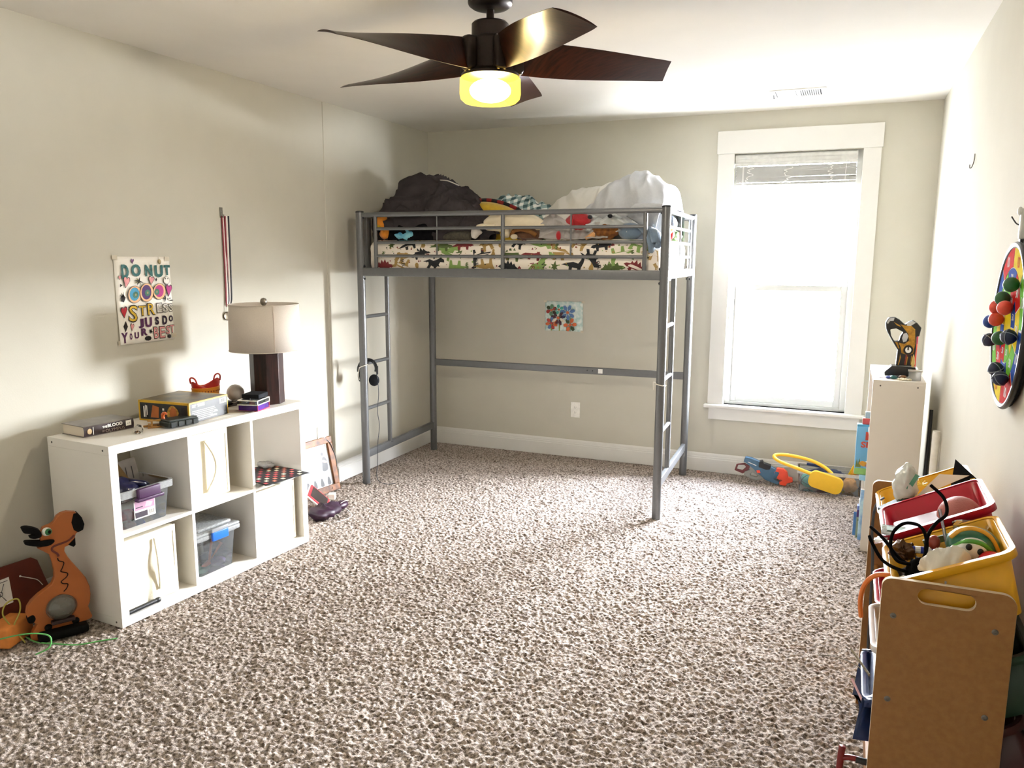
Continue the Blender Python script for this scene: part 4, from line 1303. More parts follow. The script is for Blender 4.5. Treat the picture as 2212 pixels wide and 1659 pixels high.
fabric_bin('plain bright cream fabric bin, bottom right cube of the white shelf', -.208, .037, .295, .325, 0, .1, .0)

m_clr = clear_mat('clear_plastic_bin', '#dfe3e6', gloss=.1, frost=.16, rough=.12)
m_clr2 = clear_mat('clear_plastic_rim', '#eef1f2', gloss=.12, frost=.45, rough=.15)
def open_bin(t, w, d, h, taper, mats_, rimh=.03, rim=.012, thick=.0018, x_open=True):
    """tapered rectangular tub, open on top, local origin bottom centre"""
    b = MB()
    def loop(w_, d_, z, r=.02):
        pts = []
        for sx, sy, a0 in ((1, 1, 0), (-1, 1, pi / 2), (-1, -1, pi), (1, -1, 1.5 * pi)):
            for k in range(5):
                a = a0 + k * pi / 8
                pts.append((sx * (d_ / 2 - r) + r * cos(a), sy * (w_ / 2 - r) + r * sin(a), z))
        return pts
    A = loop(w - taper, d - taper, 0); B = loop(w, d, h)
    n = len(A)
    b.add(A + B, [(i, (i + 1) % n, (i + 1) % n + n, i + n) for i in range(n)] + [tuple(range(n))[::-1]])
    o = b.build('tub', mats_[0], t, smooth=50)
    b = MB()
    C_ = loop(w + 2 * rim, d + 2 * rim, h, .024); C2 = loop(w + 2 * rim, d + 2 * rim, h - rimh, .024)
    b.add(B + C_ + C2, [(i, (i + 1) % n, (i + 1) % n + n, i + n) for i in range(n)] + [(i + n, (i + 1) % n + n, (i + 1) % n + 2 * n, i + 2 * n) for i in range(n)])
    b.build('rim', mats_[1], t, smooth=50)
    return o
m_lat = mat('purple_latch', '#3c1a40', rough=.4)
pb1 = kthing('plastic_tub', 'clear open tub with a dark purple latch in the top left cube', 'storage tub', -.15, -.955, .3935)
tb = open_bin(pb1, .255, .24, .165, .03, (m_clr, m_clr2))
b = MB(); b.rbox(.128, .146, -.055, .055, .118, .165, r=.005, n=1).rbox(.130, .154, -.065, .065, .112, .126, r=.004, n=1)
b.build('latch', m_lat, pb1, smooth=60)
stk = MB(); stk.box(.1135, .1145, -.058, .045, .03, .112)
so_ = stk.build('label_sticker', [m_paper], pb1); so_.rotation_euler = (0, radians(-0), 0)
b = MB(); b.M = wall_frame((.1148, -.0065, .071), (0, 1, 0), (0, 0, 1))
b.box(-.048, .048, -.004, .036, 0, .0004, mi=0).box(-.048, .012, -.036, -.012, 0, .0004, mi=1).box(.016, .048, -.036, -.012, 0, .0003, mi=2)
for i in range(9):
    b.box(.019 + i * .003, .0205 + i * .003, -.032, -.014, .0003, .0006, mi=1)
b.prism([(0, .004), (.03, .0), (.04, .018), (.01, .026)], .0004, .0006, mi=3).box(-.044, -.01, .006, .010, .0004, .0006, mi=1)
b.build('label_print', [mat('lbl_mauve', '#a98097', rough=.6), mat('lbl_dark', '#2c1c2c', rough=.6), m_paper, mat('lbl_rose', '#d0a3b0', rough=.6)], so_)
t = kthing('toy_shoe', 'glossy navy blue toy heaped in the open purple-latched tub', 'toy', -.16, -.98, .50)
b = MB(); b.ball((0, -.02, .03), (.09, .085, .055), 30, 18, None, lambda p, n: p + n * .012 * nz(p, 30, 3)).tube(spline([(.03, .02, .06), (.05, .07, .045), (.04, .1, .03)], 5), .016, 12)
b.build('body', mat('navy_gloss', '#11122e', rough=.18, var=.2), t, smooth=180)
t = kthing('notebook', 'tan notebook leaning out of the purple-latched tub at the back left', 'notebook', -.235, -.99, .56)
b = MB(); b.M = Matrix.Rotation(radians(-14), 4, 'Y') @ Matrix.Rotation(radians(25), 4, 'X'); b.box(-.004, .004, -.09, .09, -.06, .085)
b.build('cover', mat('tan_card', '#8d6f45', rough=.7), t, bevel=.001)
t = kthing('card', 'grey white card standing in the purple-latched tub at the right', 'card', -.235, -.87, .545)
b = MB(); b.M = Matrix.Rotation(radians(-12), 4, 'Y') @ Matrix.Rotation(radians(4), 4, 'X'); b.rbox(-.0015, .0015, -.045, .045, -.05, .085, r=.001, n=1)
o = b.build('card', mat('card_grey', '#a9a29a', rough=.6), t)
b = MB(); b.M = Matrix.Rotation(radians(-12), 4, 'Y'); b.box(.0018, .0024, -.018, -.014, .0, .05).box(.0018, .0024, .012, .016, -.005, .05)
b.build('ink_marks', m_dk, o)
for i, (y, z, r, h, nm) in enumerate(((-1.02, .425, .03, '#a5263a', 'red'), (-.975, .42, .028, '#8a2032', 'dark red'), (-.925, .418, .024, '#2b3c8c', 'blue'), (-.885, .415, .02, '#c7a24a', 'yellow'))):
    t = kthing('small_toy', nm + ' small toy lying in the bottom of the purple-latched tub', 'toy', -.13, y, z)
    blob(MB(), (0, 0, 0), (r * 1.3, r, r * .75), 80 + i, .008, 30).build('toy', mat('toy_' + nm, h, rough=.4), t, smooth=180)
    t.location.z -= 0

t = kthing('flashlight', 'black stick-shaped flashlight on the front edge of the bottom left cube', 'flashlight', -.012, -1.018, .0485, radians(0))
MB().tube([(0, -.078, 0), (0, .06, 0)], .0095, 18).build('barrel', m_bk, t, smooth=60)
MB().tube([(0, .06, 0), (0, .063, 0), (0, .076, 0), (0, .079, 0)], [.0095, .0108, .0108, .009], 18).build('end_cap', m_bk, t, smooth=60)

cb = kthing('plastic_box', 'clear lidded box with a bright blue latch in the bottom middle cube', 'storage box', -.17, -.575, .0375)
open_bin(cb, .235, .25, .195, .03, (m_clr, m_clr2), .02, .008)
b = MB(); b.rbox(-.137, .137, -.131, .131, .196, .212, r=.008, n=2).rbox(-.11, .11, -.1, .1, .211, .226, r=.006, n=2).rbox(-.137, .137, -.131, .131, .176, .198, r=.006, n=2)
b.build('lid', m_clr2, cb, smooth=50)
b = MB(); b.rbox(.135, .148, -.048, .048, .162, .205, r=.004, n=1)
b.build('latch', mat('blue_latch', '#1d62c8', rough=.35), cb, smooth=60)
b = MB(); b.rbox(.134, .146, -.05, .05, .203, .222, r=.004, n=1)
b.build('latch_hinge', m_clr2, cb, smooth=60)
m_tor = mat('orange_plastic', '#d0612a', rough=.4)
t = kthing('triangle_toy', 'orange plastic triangular toy frame inside the blue-latched box', 'toy', -.09, -.575, .06)
b = MB(); b.tube([(0, -.02, .02), (.005, .055, .09), (-.005, .01, .13)], .008, 8, closed=True).tube([(0, -.02, .02), (.0, -.075, -.002)], .012, 8)
b.build('frame', m_tor, t, smooth=60)
for i, (y, x, h, nm) in enumerate(((-.64, -.1, '#3f8d7c', 'green'), (-.53, -.11, '#6b4b8c', 'purple'), (-.51, -.2, '#39547f', 'navy'), (-.62, -.22, '#7c3b33', 'brick red'))):
    t = kthing('small_toy', nm + ' small toy at the bottom of the blue-latched box', 'toy', x, y, .056)
    blob(MB(), (0, 0, 0), (.035, .04, .018), 90 + i, .01, 30).build('toy', mat('toy_' + nm.replace(' ', '_'), h, rough=.4), t, smooth=180)

# papers in the top right cube
t = kthing('paper_stack', 'untidy stack of white papers jutting out of the top right cube', 'papers', -.12, -.2, .3935)
random.seed(3)
for i, (dx, dy, rz, z) in enumerate(((.0, -.02, .12, .0), (-.02, .0, -.1, .003), (.045, -.03, .3, .006), (.01, .02, -.2, .009))):
    b = MB(); b.M = Matrix.Rotation(rz, 4, 'Z')
    b.grid(lambda u, v: (-.15 + .29 * u + dx, -.108 + .216 * v + dy, .001 + z + .004 * u * u - .012 * max(0, u - .7) * (1 - v)), 10, 8)
    o = b.build('sheet', m_paper, t, smooth=180)
    so = o.modifiers.new('s', 'SOLIDIFY'); so.thickness = .0008; so.offset = 1
t = kthing('woven_card', 'black paper mat woven with red and cream squares, on top of the paper stack', 'paper craft', -.12, -.2, .4085)
m_kp = mat('black_card', '#1d1a1b', rough=.8)
cols = [mat('sq_' + n, h, rough=.8) for n, h in (('cream', '#efe3c0'), ('rose', '#b4474a'), ('coral', '#d07a62'), ('wine', '#7a2330'))]
def wav2(x, y):
    return .002 + .02 * max(0, (-y - .06)) * 3 * max(0, .02 - x) * 6 + .006 * sin(x * 9 + 1)
def card(x, y, dz=0):
    ca, sa = cos(-.12), sin(-.12)
    return (x * ca - y * sa + .03, x * sa + y * ca, wav2(x, y) + dz)
b = MB(); b.grid(lambda u, v: card(-.17 + .34 * u, -.14 + .28 * v), 20, 16)
o = b.build('mat', m_kp, t, smooth=180)
so = o.modifiers.new('s', 'SOLIDIFY'); so.thickness = .001
b = MB()
random.seed(9)
for i in range(11):
    for j in range(10):
        if (i + j) % 2: continue
        x, y = -.155 + i * .029, -.128 + j * .0265
        b.grid(lambda u, v: card(x + .021 * u, y + .018 * v, .0014), 1, 1, random.choice((0, 1, 1, 2, 3)))
b.build('squares', cols, t)
t = kthing('plastic_scrap', 'crumpled bit of clear wrap on the woven paper mat', 'wrapper', -.19, -.10, .425)
blob(MB(), (0, 0, 0), (.05, .03, .014), 95, .012, 25).build('wrap', clear_mat('clear_wrap', '#f2f2f0', gloss=.2, frost=.5), t, smooth=60)

# ---- on top of the shelf
ZK = HK + .0006
m_wdk = mat('dark_walnut', '#2f1a15', spec=.25, rough=.4, var=.2, vs=14, stretch=(6, 6, .7), hex2='#1b0e0c')
lp = kthing('table_lamp', 'table lamp with white drum shade and faceted dark wooden base, on the white shelf', 'lamp', -.13, -.12, ZK, radians(20))
b = MB()
pts = []
for i in range(8):
    a = pi / 8 + i * pi / 4
    pts.append((.084 * cos(a), .084 * sin(a)))
b.prism(pts, 0, .262)
b.build('base', m_wdk, lp, bevel=.003)
MB().lathe([(.016, .262), (.016, .268), (.006, .27), (.006, .50)], 20).build('stem', mat('brushed_steel', '#a39e94', rough=.3, metal=.9), lp, smooth=50)
m_lin = bpy.data.materials.new('linen_shade'); m_lin.use_nodes = True
nt = m_lin.node_tree; nt.nodes.clear()
out = nt.nodes.new('ShaderNodeOutputMaterial'); df = nt.nodes.new('ShaderNodeBsdfDiffuse'); tl = nt.nodes.new('ShaderNodeBsdfTranslucent'); mx = nt.nodes.new('ShaderNodeMixShader')
nzx = nt.nodes.new('ShaderNodeTexNoise'); nzx.inputs['Scale'].default_value = 60
cr_ = nt.nodes.new('ShaderNodeValToRGB'); cr_.color_ramp.elements[0].color = (*lin('#d6cdc4'), 1); cr_.color_ramp.elements[1].color = (*lin('#e3dbd2'), 1)
nt.links.new(nzx.outputs['Fac'], cr_.inputs[0])
nt.links.new(cr_.outputs[0], df.inputs['Color']); nt.links.new(cr_.outputs[0], tl.inputs['Color'])
mx.inputs['Fac'].default_value = .22
nt.links.new(df.outputs[0], mx.inputs[1]); nt.links.new(tl.outputs[0], mx.inputs[2]); nt.links.new(mx.outputs[0], out.inputs[0])
b = MB(); b.lathe([(.178, .275), (.172, .508)], 64)
b.f = b.f[:-2]; b.m = b.m[:-2]
sh = b.build('shade', m_lin, lp, smooth=80)
so = sh.modifiers.new('s', 'SOLIDIFY'); so.thickness = .002
b = MB()
for r, z in ((.1785, .276), (.1725, .507)):
    b.tube([(r * cos(i * pi / 32), r * sin(i * pi / 32), z) for i in range(64)], .0022, 6, closed=True)
b.build('trim_ring', m_lin, sh, smooth=180)
b = MB(); a = radians(-88)
b.box(.1765, .1790, -.0016, .0016, .277, .506)
o = b.build('seam', mat('linen_seam', '#b9a99a', rough=.9), sh); o.rotation_euler = (0, 0, radians(-52))
for k in range(3):
    a = k * 2 * pi / 3
    MB().tube([(0, 0, .498), (.171 * cos(a), .171 * sin(a), .503)], .0018, 6).build('spider_arm', m_screw, lp)
MB().lathe([(.006, .50), (.012, .505), (.017, .514), (.0175, .524), (.013, .535), (0, .54)], 20).build('finial', mat('brushed_nickel', '#8d877c', rough=.35, metal=.85), lp, smooth=60)

# hardcover book
bk = kthing('hardcover_book', 'thick dark hardcover book lying at the near end of the white shelf', 'book', -.295, -.962, ZK, radians(-3))
bw, bl_, bh = .155, .228, .046
m_cov = mat('book_jacket', '#4a4139', rough=.35, var=.3, vs=9, hex2='#776c62')
MB().rbox(-bw / 2, bw / 2, -bl_ / 2, bl_ / 2, bh - .003, bh, r=.0012, n=1).rbox(-bw / 2, bw / 2, -bl_ / 2, bl_ / 2, 0, .003, r=.0012, n=1).build('cover', m_cov, bk)
b = MB(); b.grid(lambda u, v: (bw / 2 - .002 + .005 * sin(pi * v), -bl_ / 2 + bl_ * u, bh * v), 1, 8)
sp_ = b.build('spine', mat('spine_dark', '#2a1d1b', rough=.25, var=.3, vs=14, hex2='#403640'), bk, smooth=180)
MB().box(-bw / 2 + .006, bw / 2 - .003, -bl_ / 2 + .004, bl_ / 2 - .004, .003, bh - .003).build('pages', mat('book_pages', '#d9cdbb', rough=.9, var=.1, vs=200, stretch=(1, 1, 30)), bk)
b = MB(); b.M = wall_frame((bw / 2 + .0038, -.0, bh / 2), (0, 1, 0), (0, 0, 1))
b.text('THE', None, .0005, (-.022, .008), .022, .009, off=.02, mi=0).text('BLOOD', None, .0005, (.025, .010), .068, .014, off=.02, mi=0).text('OF', None, .0005, (-.03, -.010), .012, .008, mi=1).text('OLYMPUS', None, .0005, (.024, -.010), .088, .013, mi=1)
b.box(.075, .100, -.006, .017, 0, .0006, mi=0).text('x-F', None, .0009, (.0875, .005), .014, .007, mi=3)
b.box(-.075, -.073, -.016, .016, 0, .0006, mi=0).prism(circ(-.09, 0, .010, 14, .012), .0, .0006, mi=2)
b.build('spine_print', [m_paper, mat('foil_tan', '#8f7d70', rough=.4), mat('badge_gold', '#b49a72', rough=.5), m_dk], sp_)

# crystal
t = kthing('glass_crystal', 'small clear faceted glass crystal near the front edge of the white shelf', 'crystal', -.10, -.915, ZK)
b = MB(); b.M = Matrix.Translation((0, 0, .015)) @ Matrix.Rotation(radians(80), 4, 'X') @ Matrix.Rotation(.4, 4, 'Z')
b.lathe([(0, -.026), (.022, -.006), (.024, .0), (.016, .012), (0, .013)], 8)
gm = bpy.data.materials.new('crystal'); gm.use_nodes = True
gp = gm.node_tree.nodes['Principled BSDF']; gp.inputs['Transmission Weight'].default_value = 1; gp.inputs['Roughness'].default_value = .02; gp.inputs['IOR'].default_value = 1.5
b.build('crystal', gm, t)

# boxed science kit
gb = kthing('boxed_kit', 'flat black kit box with yellow edges and white print, tallest box on the white shelf', 'box', -.215, -.575, ZK, radians(8))
m_gk = mat('box_black', '#26282a', rough=.4, var=.1)
m_gy = mat('box_yellow', '#d3a723', rough=.4)
gw, gl, gh = .285, .262, .094
body = MB().box(-gw / 2, gw / 2, -gl / 2, gl / 2, 0, gh).build('carton', m_gk, gb, bevel=.001)
b = MB()
e = .003; k_ = .0005
for sy in (-1, 1):
    y = sy * gl / 2
    b.box(-gw / 2, gw / 2, min(y, y + sy * k_), max(y, y + sy * k_), gh - .010, gh).box(-gw / 2, gw / 2, min(y, y + sy * k_), max(y, y + sy * k_), 0, .007).box(-gw / 2, -gw / 2 + .008, min(y, y + sy * k_), max(y, y + sy * k_), 0, gh).box(gw / 2 - .008, gw / 2, min(y, y + sy * k_), max(y, y + sy * k_), 0, gh)
x = gw / 2
b.box(x, x + k_, -gl / 2, gl / 2, gh - .006, gh).box(x, x + k_, -gl / 2, -gl / 2 + .006, 0, gh).box(x, x + k_, gl / 2 - .004, gl / 2, 0, gh)
for x0, x1, y0, y1 in ((-gw / 2, gw / 2, -gl / 2, -gl / 2 + .008), (-gw / 2, gw / 2, gl / 2 - .008, gl / 2), (gw / 2 - .006, gw / 2, -gl / 2, gl / 2)):
    b.box(x0, x1, y0, y1, gh, gh + k_)
b.build('yellow_edging', m_gy, body)
tm = mat('box_top_art', '#6d5a2e', rough=.35, var=.35, vs=12, hex2='#221f1e')
MB().box(-gw / 2 + .008, gw / 2 - .008, -gl / 2 + .01, gl / 2 - .01, gh, gh + .0004).build('lid_art', tm, body)
# text face (toward the room) and picture face (toward the near end)
b = MB(); b.M = wall_frame((gw / 2 + .0004, 0, gh / 2), (0, 1, 0), (0, 0, 1))
b.box(.072, .118, .012, .036, 0, .0004, mi=0)
for i in range(12):
    b.box(.083 + i * .0025, .0842 + i * .0025 + (.0007 if i % 3 else 0), .017, .033, .0003, .0007, mi=1)
random.seed(2)
for i in range(6):
    x = -.112
    while x < .02 + .03 * random.random():
        w_ = random.uniform(.006, .02)
        b.box(x, x + w_, .0045 - i * .0082, .0072 - i * .0082, 0, .0005, mi=2)
        x += w_ + .002
for x0, x1, y in ((-.112, -.085, .033), (-.08, -.03, .034), (-.075, -.03, .026), (.01, .05, -.032), (-.112, -.09, .025)):
    b.box(x0, x1, y - .0025, y + .0025, 0, .0005, mi=2)
b.prism([(.03, -.018), (.045, -.008), (.06, -.018)], 0, .0005, mi=2)
b.build('printed_side', [m_paper, m_dk, mat('print_grey', '#c9cbc8', rough=.6)], body)
b = MB(); b.M = wall_frame((0, -gl / 2 - .0006, gh / 2), (1, 0, 0), (0, 0, 1))
b.box(-.13, -.09, -.034, .03, 0, .0003, mi=1).box(-.114, -.108, -.03, .02, .0002, .0006, mi=2).box(-.104, -.1, -.03, .026, .0002, .0006, mi=2).box(-.096, -.092, -.02, .024, .0002, .0006, mi=2).box(-.006, .004, -.012, .0, .0002, .0006, mi=2).box(-.006, .004, .006, .016, .0002, .0006, mi=2)
b.prism(sp2([(.02, -.02), (.06, -.03), (.085, .0), (.06, .03), (.03, .02)]), .0002, .0006, mi=0).prism(sp2([(.035, -.015), (.07, -.02), (.07, .015), (.045, .02)]), .0004, .0009, mi=3).box(.1, .125, -.02, .028, 0, .0005, mi=1)
b.prism([(-.075, -.03), (-.03, -.03), (-.025, .02), (-.06, .028)], .0002, .0006, mi=3)
b.build('picture_side', [mat('art_amber', '#d09a35', rough=.4, var=.3, vs=60), mat('art_night', '#14161c', rough=.4), m_paper, mat('art_rust', '#b2622a', rough=.4)], body)

m_wood = mat('light_toy_wood', '#b98a4a', rough=.5, var=.15, vs=30, stretch=(1, 8, 1))
t = kthing('toy_bow', 'small wooden toy frame with an orange figure, in front of the kit box', 'toy', -.13, -.775, ZK, radians(-12))
b = MB(); b.box(-.06, .07, -.02, -.014, .0, .008).box(-.07, .08, .02, .026, .0, .008).box(-.05, -.042, -.024, .03, .006, .014).box(.045, .053, -.024, .03, .006, .014).box(-.06, .09, -.02, -.013, .03, .037).box(-.046, -.039, -.02, -.012, .0, .035).box(.048, .055, -.02, -.012, 0, .035)
b.M = Matrix.Rotation(radians(8), 4, 'Z')
b.build('frame', m_wood, t, bevel=.001, rot=(0, 0, radians(75)))
b = MB(); b.tube(spline([(.02, .0, .012), (.015, .002, .035), (.018, .0, .055), (.03, .004, .064), (.045, .004, .060)], 6), [.012, .013, .013, .012, .011, .009, .008, .008, .007, .007, .007, .007, .008, .008, .008, .007, .007, .006, .005, .005, .005, .005, .004, .004, .003], 10)
b.build('figure', m_tor, t, smooth=180)
t = kthing('black_case', 'dark green black ridged plastic case at the front edge, before the kit box', 'case', -.075, -.725, ZK, radians(-8))
b = MB(); b.rbox(-.04, .04, -.075, .075, .004, .030, r=.008, n=1).rbox(-.036, .036, -.07, .07, .028, .038, r=.006, n=1)
for i in range(4):
    b.box(.038, .043, -.065 + i * .036, -.045 + i * .036, .006, .028)
cs = b.build('shell', mat('case_dark', '#1b2321', rough=.45), t, smooth=50)
b = MB(); b.prism([(-.05, -.06), (-.115, -.075), (-.06, .0)], .002, .006)
b.build('fin', m_bk, t, rot=(0, 0, 0))
# orange and red basket
t = kthing('toy_basket', 'little red lined orange basket with two loop handles, behind the kit box', 'basket', -.335, -.335, ZK)
b = MB(); b.lathe([(.0, .004), (.05, .0), (.054, .004), (.067, .098), (.065, .100), (.052, .008), (0, .008)], 36, sx=.85, sy=1.15)
b.build('outer_shell', mat('basket_orange', '#d98a2b', rough=.35), t, smooth=40)
b = MB()
for zz in (.05, .08):
    for i in range(30):
        a = 2 * pi * i / 30
        r = .0545 + (.0665 - .0545) * zz / .098
        b.M = Matrix.Translation((r * .85 * cos(a), r * 1.15 * sin(a), zz)) @ Matrix.Rotation(math.atan2(sin(a) / 1.15, cos(a) / .85), 4, 'Z')
        b.box(-.0008, .0012, -.003, .003, -.004, .004)
b.M = Matrix()
b.build('holes', mat('basket_hole', '#7a2a10', rough=.6), t)
def fbk(u, v):
    a = 2 * pi * u
    top = .108 + .026 * abs(sin(a)) ** 3 - .012 * abs(cos(a))
    r = .052 + .014 * v
    return (r * .83 * cos(a), r * 1.13 * sin(a) * (1 + .06 * v * abs(sin(a)) ** 3), .006 + (top - .006) * v)
b = MB(); b.grid(fbk, 48, 10, cu=True)
o = b.build('red_liner', mat('basket_red', '#c8261c', rough=.35), t, smooth=180)
so = o.modifiers.new('s', 'SOLIDIFY'); so.thickness = .002
for sy in (-1, 1):
    b = MB(); b.tube(spline([(-.022, sy * .072, .122), (-.018, sy * .079, .145), (0, sy * .082, .154), (.018, sy * .079, .145), (.022, sy * .072, .122)], 6), .004, 8)
    b.build('loop_handle', MATS['basket_red'], t, smooth=180)
# odds and ends by the lamp
m_crystalbox = clear_mat('clear_box_lid', '#e9edf2', gloss=.15, frost=.08)
t = kthing('trinket_box', 'small purple and pink box with a clear white-edged lid beside the lamp base', 'box', -.066, -.285, ZK, radians(18))
MB().box(-.05, .05, -.06, .06, .001, .028).build('tray', mat('violet_plastic', '#4a1d80', rough=.25, var=.2, vs=30), t, bevel=.002)
b = MB(); b.box(-.053, .053, -.063, .063, 0, .003).box(.050, .0525, -.0625, -.0595, 0, .028).box(.050, .0525, .0595, .0625, 0, .028)
b.build('pink_edge', mat('pink_plastic', '#b3214f', rough=.3), t)
lidc = MB().box(-.052, .052, -.062, .062, .029, .052).build('lid', m_crystalbox, t)
b = MB()
for z in (.029, .050):
    b.box(.050, .054, -.064, .064, z, z + .004).box(-.054, -.050, -.064, .064, z, z + .004).box(-.054, .054, .060, .064, z, z + .004).box(-.054, .054, -.064, -.060, z, z + .004)
b.box(.050, .054, -.064, -.060, .03, .052).box(.05, .054, .06, .064, .03, .052)
b.build('white_edges', m_plate, lidc)
t0 = t
for i, (x, y, h, nm) in enumerate(((.02, -.03, '#a11f2e', 'red'), (.025, .005, '#25348f', 'blue'), (.02, .04, '#2c8a63', 'green'), (-.02, .0, '#2b2a6b', 'indigo'))):
    t = kthing('gem', nm + ' plastic gem under the clear lid of the trinket box', 'gem', -.066 + x, -.285 + y, ZK + .0285, .3 + i)
    MB().lathe([(0, 0), (.014, .001), (.016, .006), (.009, .015), (0, .016)], 7).build('gem', mat('gem_' + nm, h, rough=.15), t)
t = kthing('small_black_box', 'flat black box lying on the trinket box lid', 'box', -.085, -.255, ZK + .0545, radians(18))
MB().box(-.045, .045, -.05, .05, 0, .020).build('box', m_bk2, t, bevel=.002)
t = kthing('ball', 'smooth pale grey ball half hidden behind the lamp base', 'ball', -.30, -.175, ZK + .045)
MB().ball((0, 0, 0), .045, 32, 20).build('ball', mat('ball_white', '#cdc6bf', rough=.5), t, smooth=180)
t = kthing('folded_card', 'bright yellow folded card standing at the end of the kit box', 'card', -.155, -.43, ZK)
b = MB(); b.M = Matrix.Rotation(radians(14), 4, 'Y'); b.add([(0, .006, 0), (.05, .02, 0), (.0, .0, .085), (0.006, .006, 0), (.05, .022, 0), (.003, .002, .085)], [(0, 1, 2), (3, 5, 4), (0, 2, 5, 3), (1, 4, 5, 2), (0, 3, 4, 1)])
b.build('card', mat('card_yellow', '#e6cf2c', rough=.5), t)
t = kthing('paper_scrap', 'greyish brown paper scraps between the kit box and trinket box', 'paper', -.10, -.365, ZK)
b = MB(); b.M = Matrix.Rotation(.5, 4, 'Z'); b.box(-.06, .05, -.035, .03, 0, .0012).build('sheet', mat('scrap_brown', '#9b8a7a', rough=.7), t)
b = MB(); b.M = Matrix.Translation((.035, .02, .0015)) @ Matrix.Rotation(.15, 4, 'Z'); b.box(-.04, .05, -.03, .03, 0, .001).build('sheet', mat('scrap_dark', '#574a42', rough=.6), t)
t = kthing('white_slip', 'thin white slip of paper under the front of the kit box', 'paper', -.062, -.53, ZK)
MB().box(-.02, .02, -.06, .07, 0, .0008).build('slip', m_paper, t)
t = kthing('keys', 'bunch of black and silver keys behind the trinket box', 'keys', -.235, -.30, ZK)
b = MB(); b.rbox(-.02, .02, -.03, .03, .012, .026, r=.005, n=1).rbox(-.028, .0, .0, .045, .004, .014, r=.004, n=1)
b.build('fob', m_bk, t, smooth=50)
b = MB(); b.tube([(.02 + .014 * cos(a), .03 + .014 * sin(a), .02) for a in [i * pi / 8 for i in range(16)]], .002, 6, closed=True).box(.01, .022, .03, .07, .024, .027)
b.build('ring', mat('key_steel', '#b7b5ae', rough=.3, metal=.9), t)
t = kthing('tray', 'dark brown flat tray under the keys', 'tray', -.27, -.26, ZK)
MB().rbox(-.05, .06, -.06, .08, 0, .004, r=.002, n=1).build('tray', mat('tray_brown', '#2f241e', rough=.5), t)

# ------------------------------------------------------------------ near left: giraffe toy, orange pieces, lace
GF = (.264, -3.576)
GM = wall_frame((GF[0], GF[1], .004), (cos(radians(62)), sin(radians(62)), 0), (0, 0, 1))
def GZ(x, y):        # outline measured on the toy, to metres
    return ((x - 575) / 640 * .232 + .012, (1400 - y) / 1213 * .505)
gt = thing('animal_toy', 'orange wooden animal-shaped bank with black beak and clear round belly, beside the white shelf', 'toy', M=GM)
m_go = mat('orange_wood', '#a0561f', rough=.5, var=.06, vs=8)
m_gk2 = mat('black_paint', '#090808', rough=.7, spec=.12)
out_ = [(575, 268), (610, 215), (650, 195), (710, 187), (790, 205), (850, 270), (868, 340), (850, 392), (800, 408), (778, 420), (766, 455), (764, 530), (745, 545), (700, 522), (660, 530), (652, 570), (680, 640), (730, 720), (790, 810), (840, 890), (868, 980), (872, 1060), (860, 1130), (838, 1180), (850, 1230), (872, 1290), (860, 1310), (640, 1350), (430, 1400), (280, 1400), (258, 1360), (275, 1310), (330, 1240), (300, 1215), (255, 1180), (236, 1110), (250, 1050), (290, 1000), (360, 950), (440, 910), (500, 875), (530, 820), (536, 760), (525, 660), (505, 575), (470, 545), (395, 490), (470, 478), (435, 430), (432, 370), (465, 305), (540, 288)]
TH = .030
b = MB(); b.prism([GZ(x, y) for x, y in out_][::-1], -TH / 2, TH / 2, holes=[[GZ(x, y) for x, y in circ(575, 1125, 140, 28, 128)]])
gb_ = b.build('body', m_go, gt, bevel=.003)
def gp_(name, pts, z0, z1, m, parent=gt, bevel=.002):
    b = MB(); b.prism([GZ(x, y) for x, y in pts][::-1], z0, z1)
    return b.build(name, m, parent, bevel=bevel)
F0, F1 = -TH / 2 - .001, TH / 2
gp_('beak_tip', [(770, 215), (810, 215), (850, 270), (870, 340), (852, 394), (800, 410), (760, 380), (742, 300)], F0 - .001, F1 + .0012, m_gk2)
gp_('chin_tip', [(768, 455), (766, 532), (745, 547), (690, 515)], F0 - .001, F1 + .0012, m_gk2)
gp_('ear', sp2([(272, 262), (330, 262), (430, 312), (445, 375), (380, 385), (330, 360), (395, 345), (300, 318), (275, 290)]), -.002, F1 + .012, m_gk2)
gp_('ear', sp2([(285, 400), (330, 402), (430, 420), (520, 425), (565, 440), (520, 475), (430, 472), (300, 432)]), -.002, F1 + .012, m_gk2)
b = MB(); b.M = Matrix.Translation((*GZ(500, 345), F1)); b.ball((0, 0, 0), (.0178, .0178, .009)); ey_ = b.build('eye', mat('eye_white', '#dfe5dc', rough=.3), gt, smooth=180)
b = MB(); b.M = Matrix.Translation((*GZ(512, 345), F1 + .005)); b.ball((0, 0, 0), (.0135, .0135, .006)); iri = b.build('iris', mat('eye_green', '#1f6a3a', rough=.3), ey_, smooth=180)
b = MB(); b.M = Matrix.Translation((*GZ(522, 345), F1 + .009)); b.ball((0, 0, 0), (.006, .0075, .003)); b.build('pupil', m_gk2, ey_, smooth=180)
b = MB(); b.tube([Vector((*GZ(x, y), F1 + .001)) for x, y in [(p.x, p.y) for p in spline([(760, 430, 0), (690, 475, 0), (560, 500, 0), (535, 535, 0), (580, 580, 0), (590, 610, 0)], 6)]], [.004] * 26 + [.0045] * 5, 8, flat=.6)
b.build('mouth', mat('dark_red_paint', '#5b1d12', rough=.5), gt, smooth=180)
b = MB(); zz = [(580, 625), (590, 655), (635, 680), (615, 735), (600, 765), (660, 795), (650, 830), (595, 865), (610, 890), (655, 905), (640, 945), (610, 970)]
b.tube([Vector((*GZ(p.x, p.y), F1 + .0006)) for p in spline([(x, y, 0) for x, y in zz], 6)], .0018, 6)
b.build('squiggle', m_gk2, gt, smooth=180)
b = MB(); c_ = GZ(575, 1125)
